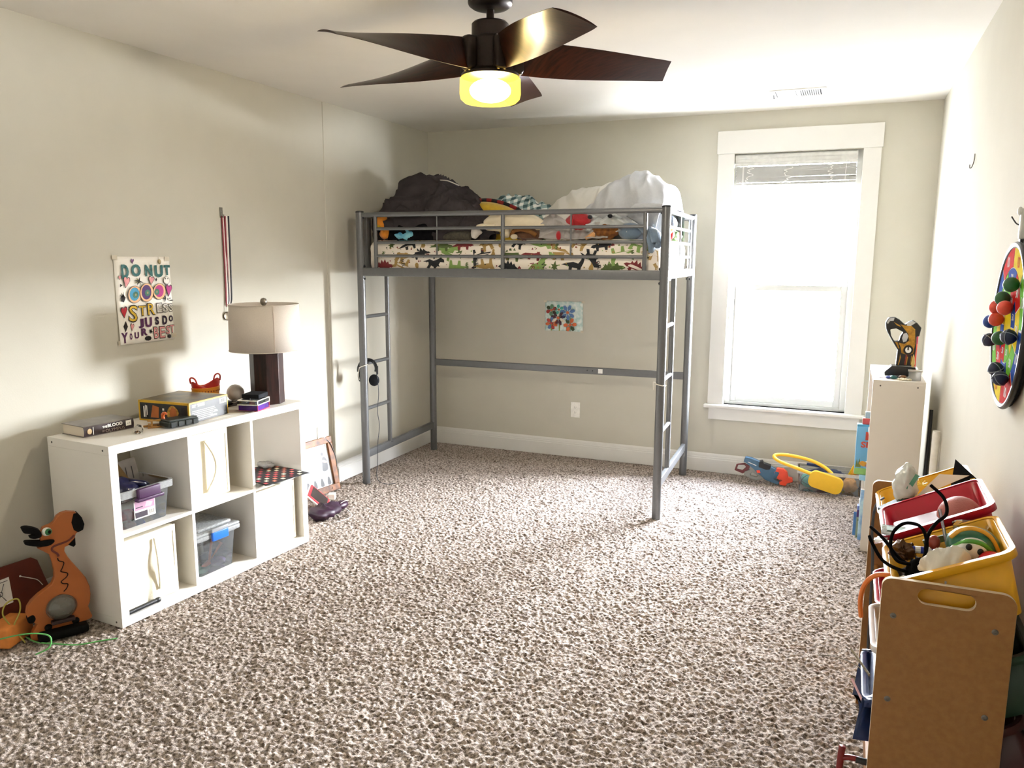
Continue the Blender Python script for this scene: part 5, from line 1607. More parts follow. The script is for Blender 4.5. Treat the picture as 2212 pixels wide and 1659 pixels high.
b.M = Matrix.Translation((*c_, 0)); b.lathe([(.060, -.004), (.056, .018), (.045, .034), (.03, .045), (.014, .051), (0, .052)], 36, sy=.93)
b.f = [f for f in b.f if len(f) == 4]; b.m = b.m[:len(b.f)]
b.build('clear_dome', clear_mat('dome_plastic', '#d8d2c4', gloss=.12, frost=.22), gt, smooth=180)
b = MB(); b.M = Matrix.Translation((*c_, 0)); b.prism(circ(0, 0, .054, 28, .05), -TH / 2 - .004, -TH / 2 + .002)
b.build('back_plate', mat('belly_dark', '#3a332b', rough=.6), gt)
b = MB(); b.M = Matrix.Translation((*GZ(575, 1240), 0)); b.box(-.042, .042, -.012, .004, -.012, .038)
b.build('coin_slot_tray', mat('maroon_plastic', '#2b0f0e', rough=.5), gt, bevel=.004)
gp_('tail_tip', sp2([(245, 1150), (300, 1135), (320, 1180), (290, 1215), (250, 1200)]), F0 - .001, F1 + .001, m_gk2)
b = MB(); b.rbox(GZ(320, 0)[0], GZ(812, 0)[0], -.002, .034, -.055, .058, r=.012, n=2)
bs = b.build('base', m_gk2, gt, smooth=60)
for x, y in ((430, 1345), (700, 1285)):
    b = MB(); b.M = Matrix.Translation((GZ(x, 0)[0], .044, F1)); b.ball((0, 0, 0), (.014, .014, .012)); b.build('paw', m_gk2, gt, smooth=180)

m_ob = mat('rust_red_card', '#64240f', rough=.6, var=.1, vs=10)
og = thing('display_board', 'rust red board with white symbol sign, leaning behind the orange animal toy', 'board', (.06, -3.62, .002), radians(0))
b = MB(); b.M = Matrix.Rotation(radians(-9), 4, 'Y')
b.M = Matrix.Translation((.01, 0, 0)) @ Matrix.Rotation(radians(-7), 4, 'Y') @ wall_frame((0, 0, 0), (0, 1, 0), (0, 0, 1))
b.prism([(-.35, .0), (.19, .0), (.13, .25), (.105, .27), (-.35, .285)], 0, .006)
pn = b.build('panel', m_ob, og, bevel=.002)
b.v, b.f, b.m = [], [], []
b.box(-.14, -.0, .118, .225, .0065, .0075)
b.build('sign', m_paper, pn)
b.v, b.f, b.m = [], [], []
for cx in (-.105, -.045):
    b.tube([(cx - .018, .135, .008), (cx, .165, .008), (cx + .018, .135, .008)], .0016, 6).tube([(cx - .02, .205, .008), (cx, .165, .008), (cx + .02, .205, .008)], .0016, 6).tube([(cx + .009 * cos(i * pi / 6), .168 + .009 * sin(i * pi / 6), .008) for i in range(12)], .0014, 6, closed=True)
b.box(-.132, -.008, .212, .2145, .0075, .0082)
b.build('symbols', m_dk, pn)
b.v, b.f, b.m = [], [], []
b.tube(spline([(.045, .21, .012), (.08, .19, .016), (.11, .17, .014), (.13, .14, .01)], 6), .0018, 6).ball((.043, .212, .012), (.004, .004, .004))
b.build('white_pin', m_str, pn, smooth=180)
t = thing('orange_block', 'bright orange soft block at the lower left edge beside the rust red board', 'block', (.14, -3.70, .003), radians(20))
MB().rbox(-.05, .05, -.07, .08, 0, .085, r=.012, n=2).build('block', mat('orange_foam', '#d9853d', rough=.8), t, smooth=60)
m_lace = mat('green_lace', '#5fae5f', rough=.45)
t = thing('green_lace', 'bright green plastic lace curling over the carpet in front of the animal toy', 'lace', (.36, -3.62, .006))
o = MB().tube(spline([(-.28, -.28, .03), (-.15, -.17, .06), (-.06, -.11, .075), (.0, -.07, .06), (.01, -.08, .02), (-.015, -.12, .003)], 8), .003, 8).build('lace', m_lace, t, smooth=180)
MB().tube(spline([(-.26, -.02, .004), (-.12, -.05, .003), (-.03, -.03, .002), (.06, .0, .002), (.12, .06, .003), (.16, .10, .002)], 8), .003, 8).build('lace', m_lace, t, smooth=180)
t = thing('looped_lace', 'thin olive yellow cord looped against the rust red board', 'cord', (.19, -3.735, .004))
MB().tube(spline([(.02, .05, .0), (-.01, .03, .06), (-.02, .0, .13), (-.01, .01, .175), (.0, .05, .18), (.0, .055, .13), (0, .02, .07), (.01, .0, .0)], 8), .003, 8).build('cord', mat('olive_cord', '#a39a46', rough=.7), t, smooth=180)

# ------------------------------------------------------------------ left wall foot: photo frame, tablet, charger
m_fr = mat('rustic_brown_wood', '#8a5425', rough=.5, var=.3, vs=20, stretch=(1, 1, 3), hex2='#4c2a10')
FMt = Matrix.Translation((.075, -1.60, .0)) @ Matrix.Rotation(radians(-7), 4, 'Z') @ Matrix.Rotation(radians(-12), 4, 'Y') @ wall_frame((0, 0, 0), (0, 1, 0), (0, 0, 1))
pf = thing('photo_frame', 'brown wooden frame of black and white photos leaning on the left wall beyond the shelf', 'picture frame', M=FMt)
w2, h2, fw_ = .17, .355, .042
b = MB(); b.box(-w2, w2, 0, fw_, 0, .02).box(-w2, w2, h2 - fw_, h2, 0, .02).box(-w2, -w2 + fw_, fw_, h2 - fw_, 0, .02).box(w2 - fw_, w2, fw_, h2 - fw_, 0, .02)
b.build('frame', m_fr, pf, bevel=.003)
m_ph = [mat('photo_' + n, h, rough=.4) for n, h in (('white', '#c4c2be'), ('grey', '#8c8c8e'), ('dark', '#2c2a2d'), ('skin', '#b58f80'), ('mid', '#77757a'))]
b = MB(); b.box(-w2 + fw_, w2 - fw_, fw_, h2 - fw_, .004, .006, mi=0)
b.build('mount', m_ph, pf)
b = MB()
b.box(-.125, .02, .155, h2 - fw_ - .004, .006, .0065, mi=1)
b.box(.028, .124, .135, h2 - fw_ - .004, .006, .0065, mi=1)
for i in range(4):
    x = -.122 + i * .062
    b.box(x, x + .056, .048, .125, .006, .0065, mi=1)
    b.prism(circ(x + .028, .105, .007, 10), .0064, .0068, mi=3).prism(sp2([(x + .014, .05), (x + .042, .05), (x + .036, .09), (x + .028, .098), (x + .02, .09)]), .0064, .0067, mi=2)
# seated couple silhouettes
b.prism(sp2([(.055, .145), (.1, .145), (.105, .19), (.095, .225), (.07, .23), (.06, .19)]), .0064, .0067, mi=2).prism(circ(.075, .243, .012, 12), .0064, .0068, mi=3).prism(circ(.072, .252, .011, 12), .0064, .0070, mi=2).prism(sp2([(.065, .2), (.1, .19), (.1, .2), (.07, .215)]), .0066, .0071, mi=3)
b.prism(sp2([(-.09, .16), (-.02, .16), (-.03, .22), (-.06, .24), (-.08, .21)]), .0064, .0067, mi=4).prism(circ(-.055, .255, .013, 12), .0064, .0068, mi=3)
b.build('photos', m_ph, pf)
t = thing('tablet', 'dark screened tablet in a red case leaning beside the photo frame', 'tablet', (.30, -1.86, .075), radians(8))
b = MB(); b.M = Matrix.Translation((-.06, .03, -.012)) @ Matrix.Rotation(radians(24), 4, 'Z') @ Matrix.Rotation(radians(44), 4, 'Y')
b.rbox(-.075, .075, -.11, .11, 0, .014, r=.006, n=1); b.build('red_case', mat('case_red', '#c22a34', rough=.4), t, smooth=50)
bb_ = MB(); bb_.M = b.M; bb_.box(-.06, .06, -.093, .093, .0135, .0148); bb_.build('screen', mat('screen_dark', '#2a2223', rough=.15), t)
bb_ = MB(); bb_.M = b.M; bb_.tube([(-.079, -.112, .003), (.079, -.112, .003), (.079, .114, .003), (-.079, .114, .003)], .005, 8, closed=True); bb_.build('white_edge', m_plate, t, smooth=60)
t = thing('purple_bag', 'crumpled shiny purple pouch on the carpet below the tablet', 'pouch', (.36, -1.93, .0))
blob(MB(), (0, -.01, .035), (.075, .12, .036), 120, .028, 12).build('pouch', mat('purple_nylon', '#2a0c26', rough=.5, var=.2, vs=15), t, smooth=180)
t = thing('purple_shoe_tip', 'rounded dark purple toe poking past the end of the white shelf', 'shoe', (.375, -1.80, .028))
MB().ball((0, 0, 0.003), (.035, .06, .026)).build('toe', mat('purple_vinyl', '#2f0e28', rough=.4), t, smooth=180)
MB().tube(spline([(.02, -.03, .026), (.02, .01, .028), (.01, .045, .02)], 5), .0016, 6).build('stitching', m_str, t)
t = thing('charger', 'white plug charger with its lead lying on the carpet below the photo frame', 'charger', (.205, -1.655, .004), radians(25))
MB().rbox(-.022, .022, -.022, .022, 0, .04, r=.006, n=1).build('body', m_plate, t, smooth=60)
MB().box(-.006, -.003, .02, .036, .014, .022).box(.003, .006, .02, .036, .014, .022).build('prongs', m_screw, t)
MB().tube(spline([(-.02, -.02, .01), (-.05, -.06, .006), (.03, -.11, .004), (.12, -.20, .003), (.18, -.33, .004), (.14, -.42, .004), (.10, -.45, .004)], 8), .0022, 6).build('lead', m_cord, t, smooth=180)
t = thing('plug', 'white plug adapter in the left wall outlet with a dark lead hanging from it', 'plug', (XN + .008, -1.475, .337))
MB().rbox(0, .03, -.014, .014, -.014, .014, r=.004, n=1).build('body', m_plate, t, smooth=60)
MB().tube(spline([(.03, .0, .0), (.05, .03, -.04), (.07, .055, -.15), (.07, .05, -.22), (.08, .0, -.285), (.10, -.04, -.315)], 8), .0028, 8).build('lead', mat('lead_grey', '#55585c', rough=.5), t, smooth=180)
MB().tube(spline([(.028, -.006, -.01), (.03, -.004, -.05), (.02, .0, -.10)], 6), .0022, 6).build('white_lead', m_cord, t, smooth=180)

# ------------------------------------------------------------------ right side: white bookcase and what is on it
m_mel = mat('white_melamine', '#d9d2c8', rough=.5, var=.01, vs=6)
BX0, BX1, BY0, BY1, BHT = 3.262, 3.502, -1.256, -.62, .912
bc = thing('bookcase', 'narrow white bookcase standing by the right wall in front of the window', 'bookcase', (BX0, BY0, 0))
def bcb():
    b = MB(); b.M = Matrix.Translation((-BX0, -BY0, 0)); return b
bcb().box(BX0, BX1, BY0, BY1, BHT - .016, BHT).build('top_panel', m_mel, bc, bevel=.001)
e1 = bcb().box(BX0, BX1, BY0, BY0 + .016, 0, BHT - .016).build('side_panel', m_mel, bc, bevel=.001)
bcb().box(BX0, BX1, BY1 - .016, BY1, 0, BHT - .016).build('side_panel', m_mel, bc, bevel=.001)
bcb().box(BX1 - .006, BX1, BY0 + .016, BY1 - .016, .0, BHT - .016).build('back_panel', m_mel, bc)
for z in (.03, .325, .62):
    bcb().box(BX0, BX1 - .006, BY0 + .016, BY1 - .016, z, z + .016).build('shelf_board', m_mel, bc, bevel=.001)
b = MB(); b.M = Matrix.Translation((-BX0, -BY0, 0)) @ wall_frame((0, BY0, 0), (1, 0, 0), (0, 0, 1))
b.prism(circ(BX0 + .035, BHT - .028, .004, 12), 0, .0008).prism(circ(BX1 - .035, BHT - .028, .004, 12), 0, .0008)
b.build('screw_caps', MATS['screw_hole'], e1)
# books and games poking out of the front
def book(label, x0, x1, y0, y1, z0, z1, m, cat='book', name='book', art=None):
    t = thing(name, label, cat, ((x0 + x1) / 2, (y0 + y1) / 2, z0))
    hx, hy = (x1 - x0) / 2, (y1 - y0) / 2
    c_ = MB().box(-hx, hx, -hy, hy, 0, z1 - z0).build('cover', m, t, bevel=.0015)
    if cat == 'book':
        MB().box(-hx + .003, hx - .006, -hy + .003, hy - .003, .001, z1 - z0 + .0006).build('pages', MATS['book_pages'], t)
    return t, c_, hx, hy
m_sky = mat('sky_blue_card', '#6fb3dd', rough=.35, var=.05, vs=10)
t, c_, hx, hy = book('tall light blue picture box with red letters and small animals, jutting from the bookcase front', 3.208, 3.42, -1.10, -1.055, .372, .645, m_sky, 'box', 'picture_box')
b = MB(); b.M = wall_frame((0, -hy - .0004, 0), (1, 0, 0), (0, 0, 1))
b.box(-hx, hx, .0, .035, 0, .0005, mi=0).box(-hx, hx, .262, .273, 0, .0005, mi=3)
b.text('SN', None, .0006, (-.051, .165), .062, .034, off=.04, mi=1).box(-.062, -.012, .190, .235, 0, .0006, mi=1).prism(sp2([(-.04, .085), (-.055, .07), (-.03, .05), (.0, .055), (.01, .085), (-.01, .1), (-.02, .125), (-.03, .12)]), 0, .0005, mi=2)
b.prism([(-hx + .004, .04), (-hx + .01, .085), (-hx + .016, .055), (-hx + .022, .09), (-hx + .032, .04)], 0, .0005, mi=4).prism(sp2([(-.06, .045), (-.085, .06), (-.07, .075), (-.045, .065)]), .0003, .0007, mi=5).prism(sp2([(-.035, .038), (-.055, .05), (-.035, .068), (-.01, .055)]), .0003, .0007, mi=6)
b.build('front_art', [mat('art_green', '#8fc06a', rough=.4), mat('art_red', '#c4432f', rough=.4), mat('art_white', '#e8e8ea', rough=.4), mat('art_deepblue', '#3f8fb8', rough=.4), mat('art_olive', '#6f7a35', rough=.4), mat('art_amber2', '#d9a23a', rough=.4), mat('art_pink', '#c98a94', rough=.4)], c_)
book('small red and white book above the light blue picture box', 3.232, 3.40, -1.09, -1.05, .6455, .678, mat('book_red', '#a33a3c', rough=.4))
book('slim grey blue book lying on top of the small red book', 3.244, 3.41, -1.085, -1.055, .6785, .712, mat('book_greyblue', '#7f95a3', rough=.4))
for i, (x0, z0, z1, h, lab) in enumerate(((3.236, .342, .368, '#9fd2ec', 'pale blue flat box directly under the tall light blue picture box'),)):
    book(lab, x0, 3.41, -1.11, -1.05, z0, z1 + .003, mat('bkm_%d' % i, h, rough=.4), 'box', 'flat_box')
t, c_, hx, hy = book('pale blue book with a wave pattern at knee height in the bookcase', 3.246, 3.42, -1.225, -1.20, .047, .322, mat('book_paleblue', '#bfe0ee', rough=.4, var=.3, vs=20, hex2='#5b8fd0'))
t, c_, hx, hy = book('purple topped book with a green landscape, lowest and nearest in the bookcase', 3.236, 3.40, -1.262 + .05, -1.185, .046, .200, mat('book_purple', '#4c2c73', rough=.35))
t.location.x = 3.318; t.location.y = -1.176; 
b = MB(); b.M = wall_frame((0, -hy - .0004, 0), (1, 0, 0), (0, 0, 1))
b.box(-hx, hx, .0, .115, 0, .0005, mi=0).prism(sp2([(-hx + .005, .1), (-.03, .115), (.03, .108), (.05, .09), (-.04, .085)]), .0002, .0006, mi=1).prism(sp2([(-hx + .005, .01), (-.02, .03), (.03, .02), (.05, .0), (-.04, .0)]), .0002, .0006, mi=1).prism(circ(-.03, .065, .012, 12), .0002, .0006, mi=2)
b.build('front_art', [mat('art_sage', '#9aa88a', rough=.4), mat('art_moss', '#4c5b32', rough=.4), m_dk], c_)
book('tall thin blue book nearest the room in the bottom of the bookcase', 3.222, 3.40, -1.150, -1.143, .046, .175, mat('book_blue', '#4f88c4', rough=.4))
book('thin dark red book behind the tall blue one in the bottom of the bookcase', 3.227, 3.40, -1.140, -1.125, .046, .165, mat('book_darkred', '#7a3236', rough=.4))
t = thing('toy_pieces', 'heap of small blue and white toy pieces on the middle of the bookcase', 'toys', (3.29, -1.17, .342))

# fold the loose heap into three separate little boxes
bpy.data.objects.remove(t)
for i, (x0, z0, z1, h, lab) in enumerate(((3.236, .205, .228, '#5e74b8', 'small indigo box on the purple topped book'), (3.243, .2285, .262, '#dfe9f2', 'small white and blue box stacked on the indigo box'), (3.248, .2625, .292, '#7fc8c6', 'small turquoise box topmost of the little stack in the bookcase'))):
    book(lab, x0, 3.38, -1.195, -1.155, z0 - .004, z1 - .004, mat('bks_%d' % i, h, rough=.35), 'box', 'small_box')

# toy on the bookcase top
MG = wall_frame((3.39, -1.06, BHT), (1, 0, 0), (0, 0, 1))
mg = thing('toy_blaster', 'black and gold lightning patterned toy blaster standing upright on its dock on the bookcase', 'toy blaster', M=MG)
def MZ(x, y):
    return ((x - 500) * .2532 * .002165, (648 - y) * .2532 * .00235)
m_gun = mat('gun_black', '#141313', rough=.35)
m_gold = mat('gold_paint', '#b8862a', rough=.4, metal=.3, var=.2, vs=60)
ol_ = [(345, 180), (365, 138), (420, 128), (462, 150), (512, 192), (530, 175), (575, 150), (615, 175), (652, 215), (640, 290), (618, 292), (622, 400), (612, 548), (460, 552), (466, 415), (435, 370), (400, 318), (365, 262), (352, 232)]
hole = [(390, 238), (440, 228), (502, 258), (480, 292), (472, 335), (432, 340), (402, 292)]
b = MB(); b.prism([MZ(*p) for p in ol_][::-1], -.022, .022, holes=[[MZ(*p) for p in hole]])
gun = b.build('body', m_gun, mg, bevel=.004)
b = MB()
def gz(pts, z0=.0215, z1=.0232, mi=0):
    b.prism([MZ(*p) for p in pts][::-1], z0, z1, mi=mi)
gz([(470, 190), (515, 200), (560, 195), (600, 230), (605, 290), (612, 350), (600, 440), (560, 455), (500, 440), (490, 390), (470, 350), (520, 360), (555, 330), (545, 270), (500, 220)])
gz([(412, 170), (440, 185), (470, 200), (480, 215), (440, 198)]); gz([(440, 345), (462, 350), (480, 400), (470, 400)]); gz([(490, 450), (500, 480), (485, 545), (478, 545), (488, 490)]); gz([(550, 470), (560, 470), (552, 545), (545, 545)]); gz([(585, 460), (592, 460), (590, 540), (584, 540)])
b.build('lightning', m_gold, gun)
b = MB(); gz([(355, 180), (372, 142), (418, 134), (412, 160), (380, 165), (365, 190)], .0215, .026); gz([(522, 182), (572, 156), (600, 172), (560, 200), (530, 200)], .0215, .026)
b.build('silver_edge', mat('silver_paint', '#c9cbcd', rough=.3, metal=.5), gun)
b = MB(); gz([(505, 270), (530, 262), (548, 290), (535, 335), (508, 345), (495, 310)], .0215, .0235)
b.build('clear_window', mat('grip_grey', '#b9babd', rough=.25), gun)
b = MB(); b.prism([MZ(*p) for p in circ(556, 410, 42, 24)][::-1], .022, .025, mi=0).prism([MZ(*p) for p in circ(556, 410, 26, 20)][::-1], .0248, .0262, mi=1).prism([MZ(*p) for p in [(548, 380), (560, 380), (560, 412), (548, 412)]][::-1], .026, .027, mi=0)
b.build('emblem', [m_gun, m_plate], gun)
b = MB(); gz([(540, 455), (552, 455), (548, 500), (540, 545), (532, 540)], .0215, .0238)
b.build('red_drip', mat('drip_red', '#7d1f16', rough=.4), gun)
b = MB(); b.M = Matrix.Rotation(0, 4, 'Z')
b.prism([MZ(*p) for p in [(368, 610), (425, 556), (630, 560), (640, 600), (632, 640), (372, 642)]][::-1], -.05, .03)
b.build('dock', m_gun, mg, bevel=.003)
t = thing('marker', 'tall orange red marker with a darker cap standing behind the clear box on the bookcase', 'marker', (3.463, -.95, BHT + .0005))
MB().lathe([(.0085, 0), (.0085, .165)], 16).build('barrel', mat('marker_orange', '#dd4a26', rough=.4), t, smooth=50)
MB().lathe([(.0098, .162), (.0098, .205), (.007, .228), (.006, .238), (0, .239)], 16).build('cap', mat('marker_cap', '#b8203f', rough=.4), t, smooth=50)
t = thing('trophy_figure', 'thin gold and white figurine beside the orange marker on the bookcase', 'figurine', (3.448, -1.08, BHT + .0005))
MB().lathe([(.014, 0), (.014, .006), (.004, .012), (.004, .05), (.009, .07), (.006, .1), (.001, .125)], 14).build('figure', mat('gold_trinket', '#cdb067', rough=.35, metal=.4), t, smooth=60)
t = thing('clear_box', 'small clear box at the near right corner of the bookcase top', 'box', (3.452, -1.19, BHT + .0005))
MB().box(-.028, .028, -.022, .022, 0, .044).build('box', clear_mat('clear_cube', '#eceef0', gloss=.15, frost=.3), t, bevel=.002)
MB().rbox(-.032, .034, -.024, .024, .0445, .052, r=.003, n=1).build('lid', clear_mat('clear_cube_lid', '#f3f1ea', gloss=.15, frost=.6), t, smooth=50)
for i, (x, y, r, h, nm, lab) in enumerate((
        (3.335, -1.18, .010, '#3f4ea0', 'bead', 'tiny blue bead at the left of the bits on the bookcase top'),
        (3.358, -1.19, .012, '#14504e', 'bead', 'tiny dark teal bead at the near edge of the bookcase top'),
        (3.352, -1.15, .009, '#77b6c4', 'bead', 'tiny aqua bead among the bits on the bookcase top'),
        (3.40, -1.165, .013, '#7b5330', 'wooden_token', 'little brown wooden disc in front of the blaster dock'),
        (3.372, -1.15, .010, '#23262b', 'bead', 'tiny black bead in front of the blaster dock'))):
    t = thing(nm, lab, 'bead', (x, y, BHT + r * .75))
    MB().ball((0, 0, 0), (r * 1.5, r, r * .75), 14, 10).build('bead', mat('bead_%d' % i, h, rough=.3), t, smooth=180)
t = thing('shell_pile', 'low scatter of cream beads at the near edge of the bookcase top', 'beads', (3.405, -1.21, BHT))
random.seed(4); b = MB()
for i in range(34):
    b.ball((random.uniform(-.03, .03), random.uniform(-.02, .012), .004 + .004 * random.random()), .0045, 8, 6)
o = b.build('cream_beads', mat('cream_bead', '#e3d9bd', rough=.5), t, smooth=180); o['kind'] = 'stuff'; t['kind'] = 'stuff'
t = thing('wire_glasses', 'thin pale wire glasses lying at the left edge of the bookcase top', 'glasses', (3.312, -1.18, BHT + .002))
MB().tube(spline([(-.02, -.01, 0), (.0, .0, .003), (.02, .012, .002), (.0, .02, .001), (-.018, .004, .001)], 5), .0012, 6).build('frame', mat('wire_pale', '#b9a9c0', rough=.3, metal=.5), t)
# pole and roll behind the bookcase
t = thing('black_pole', 'thin black pole leaning in the gap between bookcase and right wall', 'pole', (3.535, -1.31, 0))
MB().tube([(-.012, -.02, .002), (.008, .13, .765)], .0085, 14).build('shaft', mat('pole_navy', '#15171f', rough=.35), t, smooth=60)
b = MB(); b.rbox(-.030, .018, -.05, .02, .0, .05, r=.008, n=1)
b.build('foot', m_bk, t, smooth=60)
t = thing('white_tube', 'white cardboard tube standing on end by the black pole at the right wall', 'tube', (3.551, -1.40, .002))
b = MB(); b.lathe([(.0, 0), (.017, 0), (.017, .70), (.013, .70), (.013, .69), (0, .69)], 24)
b.build('tube', mat('tube_white', '#efece4', rough=.6), t, smooth=50)
MB().lathe([(.0178, 0), (.0178, .012)], 24).build('end_cap', m_bk, t, smooth=50)

# ------------------------------------------------------------------ dart game on the right wall
DX, DY, DZ, DR = 3.549, -2.94, 1.33, .238
DM = wall_frame((DX, DY, DZ), (0, -1, 0), (0, 0, 1))       # local +z points into the room
dg = thing('dartboard', 'round padded target board in red, yellow, green and blue on the right wall', 'dartboard', M=DM)
m_dcol = [mat('felt_' + n, h, rough=.95, spec=.03, var=.06, vs=60, bump=.2, bs=400) for n, h in (('red', '#b01c18'), ('yellow', '#cdb61a'), ('green', '#62a52e'), ('blue', '#1c408f'), ('white', '#d2d2d0'))]
b = MB(); b.prism(circ(0, 0, DR - .004, 64), -.018, 0)
b.build('board', m_bk2, dg)
b = MB()
def ring(r0, r1, n, cols, ph):
    for i in range(n):
        a0, a1 = ph + 2 * pi * i / n, ph + 2 * pi * (i + 1) / n
        g = .0013
        pts = [(r1 * cos(a0 + (a1 - a0) * k / 8), r1 * sin(a0 + (a1 - a0) * k / 8)) for k in range(9)] + [(r0 * cos(a1 - (a1 - a0) * k / 8), r0 * sin(a1 - (a1 - a0) * k / 8)) for k in range(9)]
        c0, c1 = (a0 + a1) / 2, 0
        mx_, my_ = cos(c0) * (r0 + r1) / 2, sin(c0) * (r0 + r1) / 2
        pts = [(mx_ + (x - mx_) * (1 - 2 * g / (r1 - r0)), my_ + (y - my_) * (1 - 2 * g / (r1 - r0))) for x, y in pts]
        b.prism(pts, .0006, .0014, mi=cols[i % len(cols)])
b.prism(circ(0, 0, DR - .0125, 64), 0, .0007, mi=4)
ring(.168, DR - .012, 8, (1, 0, 3, 2), pi / 4)
ring(.108, .168, 8, (3, 2, 1, 0), pi / 8 * 3)
ring(.052, .108, 8, (0, 2, 1, 3), pi / 4)
b.prism(circ(0, 0, .05, 24), .0006, .0014, mi=1)
for i in range(8):
    a = pi / 4 + pi / 8 + i * pi / 4
    b.text('10', .042, .0018, (.198 * cos(a), .198 * sin(a)), off=.02, mi=4 if i % 4 else 0)
    b.text('30', .034, .0018, (.138 * cos(a + pi / 8), .138 * sin(a + pi / 8)), off=.02, mi=4)
    b.text('50', .026, .0018, (.08 * cos(a), .08 * sin(a)), off=.02, mi=4)
b.build('target_face', m_dcol, dg)
b = MB(); b.tube([((DR - .004) * cos(i * pi / 48), (DR - .004) * sin(i * pi / 48), -.003) for i in range(96)], .0085, 10, closed=True)
b.build('rim', mat('black_rim', '#18191b', rough=.35), dg, smooth=180)
b = MB(); b.box(-.008, .012, DR - .005, DR + .055, -.016, -.006).tube(spline([(-.012, DR + .05, -.008), (-.02, DR + .055, .002), (-.028, DR + .075, .014)], 5), .002, 6)
b.build('hanger', m_bk, dg)
t = thing('white_clip', 'white plastic clip hook on the wall just above the dartboard', 'hook', M=wall_frame((3.556, DY - .012, DZ + DR + .01), (0, -1, 0), (0, 0, 1)))
b = MB(); b.rbox(.002, .020, .0, .085, -.01, .008, r=.004, n=1).ball((.011, .078, .010), (.012, .012, .007))
b.build('clip', mat('clip_white', '#d9d9d6', rough=.4), t, smooth=60)
m_bl = {'green': mat('dart_green', '#1f5b2c', rough=.55, var=.1), 'red': mat('dart_red', '#d44a33', rough=.55, var=.1), 'blue': mat('dart_blue', '#17408f', rough=.55, var=.1), 'navy': mat('dart_navy', '#12203f', rough=.55, var=.1)}
m_vel = mat('velcro_strip', '#8e97a3', rough=.8)
for i, (y, z, c, lab) in enumerate((
        (-3.068, 1.453, 'green', 'dark green sticky ball near the top of the dartboard'),
        (-2.956, 1.410, 'green', 'dark green sticky ball above the red ones on the dartboard'),
        (-2.872, 1.380, 'red', 'red sticky ball leftmost of the three red ones on the dartboard'),
        (-3.008, 1.386, 'red', 'red sticky ball rightmost of the three red ones on the dartboard'),
        (-2.885, 1.345, 'red', 'red sticky ball lowest of the three red ones on the dartboard'),
        (-2.785, 1.331, 'blue', 'bright blue sticky ball beside the lowest red one on the dartboard'),
        (-2.803, 1.276, 'navy', 'dark navy sticky ball at the left rim of the dartboard'),
        (-2.975, 1.297, 'green', 'green sticky ball tucked behind a striped navy one at the board centre'),
        (-3.110, 1.313, 'navy', 'navy sticky ball with grey cross stripe, right of the green one at the board centre'),
        (-2.966, 1.206, 'navy', 'navy sticky ball upper one of the low pair on the dartboard'),
        (-3.050, 1.190, 'navy', 'navy sticky ball lower one of the low pair on the dartboard'))):
    t = thing('sticky_ball', lab, 'ball', (3.5265, y, z), 0, 'sticky balls on the dartboard')
    t.rotation_euler = (i * .7, i * .4, i * 1.1)
    MB().ball((0, 0, 0), .0205, 24, 16).build('ball', m_bl[c], t, smooth=180)
    if c == 'navy':
        b = MB()
        b.tube([(.0202 * cos(k * pi / 12), .0202 * sin(k * pi / 12), 0) for k in range(24)], .0022, 6, closed=True, flat=.5).tube([(0, .0202 * cos(k * pi / 12), .0202 * sin(k * pi / 12)) for k in range(24)], .0022, 6, closed=True, flat=.5)
        b.build('velcro_stripe', m_vel, t, smooth=180)

# ------------------------------------------------------------------ toy organiser
m_mdf = mat('honey_wood', '#946634', rough=.5, var=.05, vs=60, hex2='#8a5d2c', bump=.1, bs=300)
m_mdfe = mat('pale_edge', '#e9dcc6', rough=.45)
TX0, TX1, TY0, TY1, TH_ = 3.234, 3.502, -3.692, -2.815, .80
tr_ = thing('toy_organizer', 'honey coloured wooden toy bin rack along the right wall, its end panel nearest the viewer', 'toy organizer', (TX0, TY0, 0))
def side(y):
    w, h = TX1 - TX0, TH_
    def rc(cx, cy, r, a0): return [(cx + r * cos(a0 + k * pi / 12), cy + r * sin(a0 + k * pi / 12)) for k in range(7)]
    pts = [(0, 0), (w, 0)] + rc(w - .03, h - .03, .03, 0) + rc(.02, h - .02, .02, pi / 2)
    hw, hh = .058, .0185
    cx, cy = w / 2 - .002, h - .032
    cy = .768
    hol = [(cx + hw * 0 + (hw - hh) * s_ + hh * cos(a0 + k * pi / 10), cy + hh * sin(a0 + k * pi / 10)) for s_, a0 in ((1, -pi / 2), (-1, pi / 2)) for k in range(11)]
    b = MB(); b.M = Matrix.Translation((0, y + .014 - TY0, 0)) @ Matrix(((1, 0, 0, 0), (0, 0, -1, 0), (0, 1, 0, 0), (0, 0, 0, 1)))
    b.prism(pts, 0, .014, holes=[hol], mi=0, mi_side=1)
    o = b.build('end_panel', [m_mdf, m_mdfe], tr_, bevel=.0015)
    b = MB(); b.M = Matrix.Translation((0, y - TY0, 0)) @ Matrix(((1, 0, 0, 0), (0, 0, 1, 0), (0, 1, 0, 0), (0, 0, 0, 1)))
    for x, z in ((.028, .711), (.231, .711), (.031, .504), (.229, .505), (.031, .30), (.229, .30)):
        b.M = Matrix.Translation((x, y - TY0, z)) @ Matrix.Rotation(pi / 2, 4, 'X')
        b.lathe([(.0068, 0), (.0068, .0008), (.0058, .0016), (.003, .0016), (.0028, .0006), (0, .0006)], 16)
    if y < -3: b.build('screws', mat('screw_zinc', '#76716a', rough=.35, metal=.7), o, smooth=40)
    return o
side(TY0); side(TY1 - .014)
ww = TY1 - TY0
for x, z in ((.031, .705), (.231, .711), (.031, .504), (.229, .505), (.031, .30), (.229, .30)):
    MB().tube([(x, .013, z), (x, ww - .013, z)], .0085, 14).build('dowel', m_mdf, tr_, smooth=60)
MB().box(.23, .24, .014, ww - .014, .02, .09).build('back_rail', m_mdf, tr_)
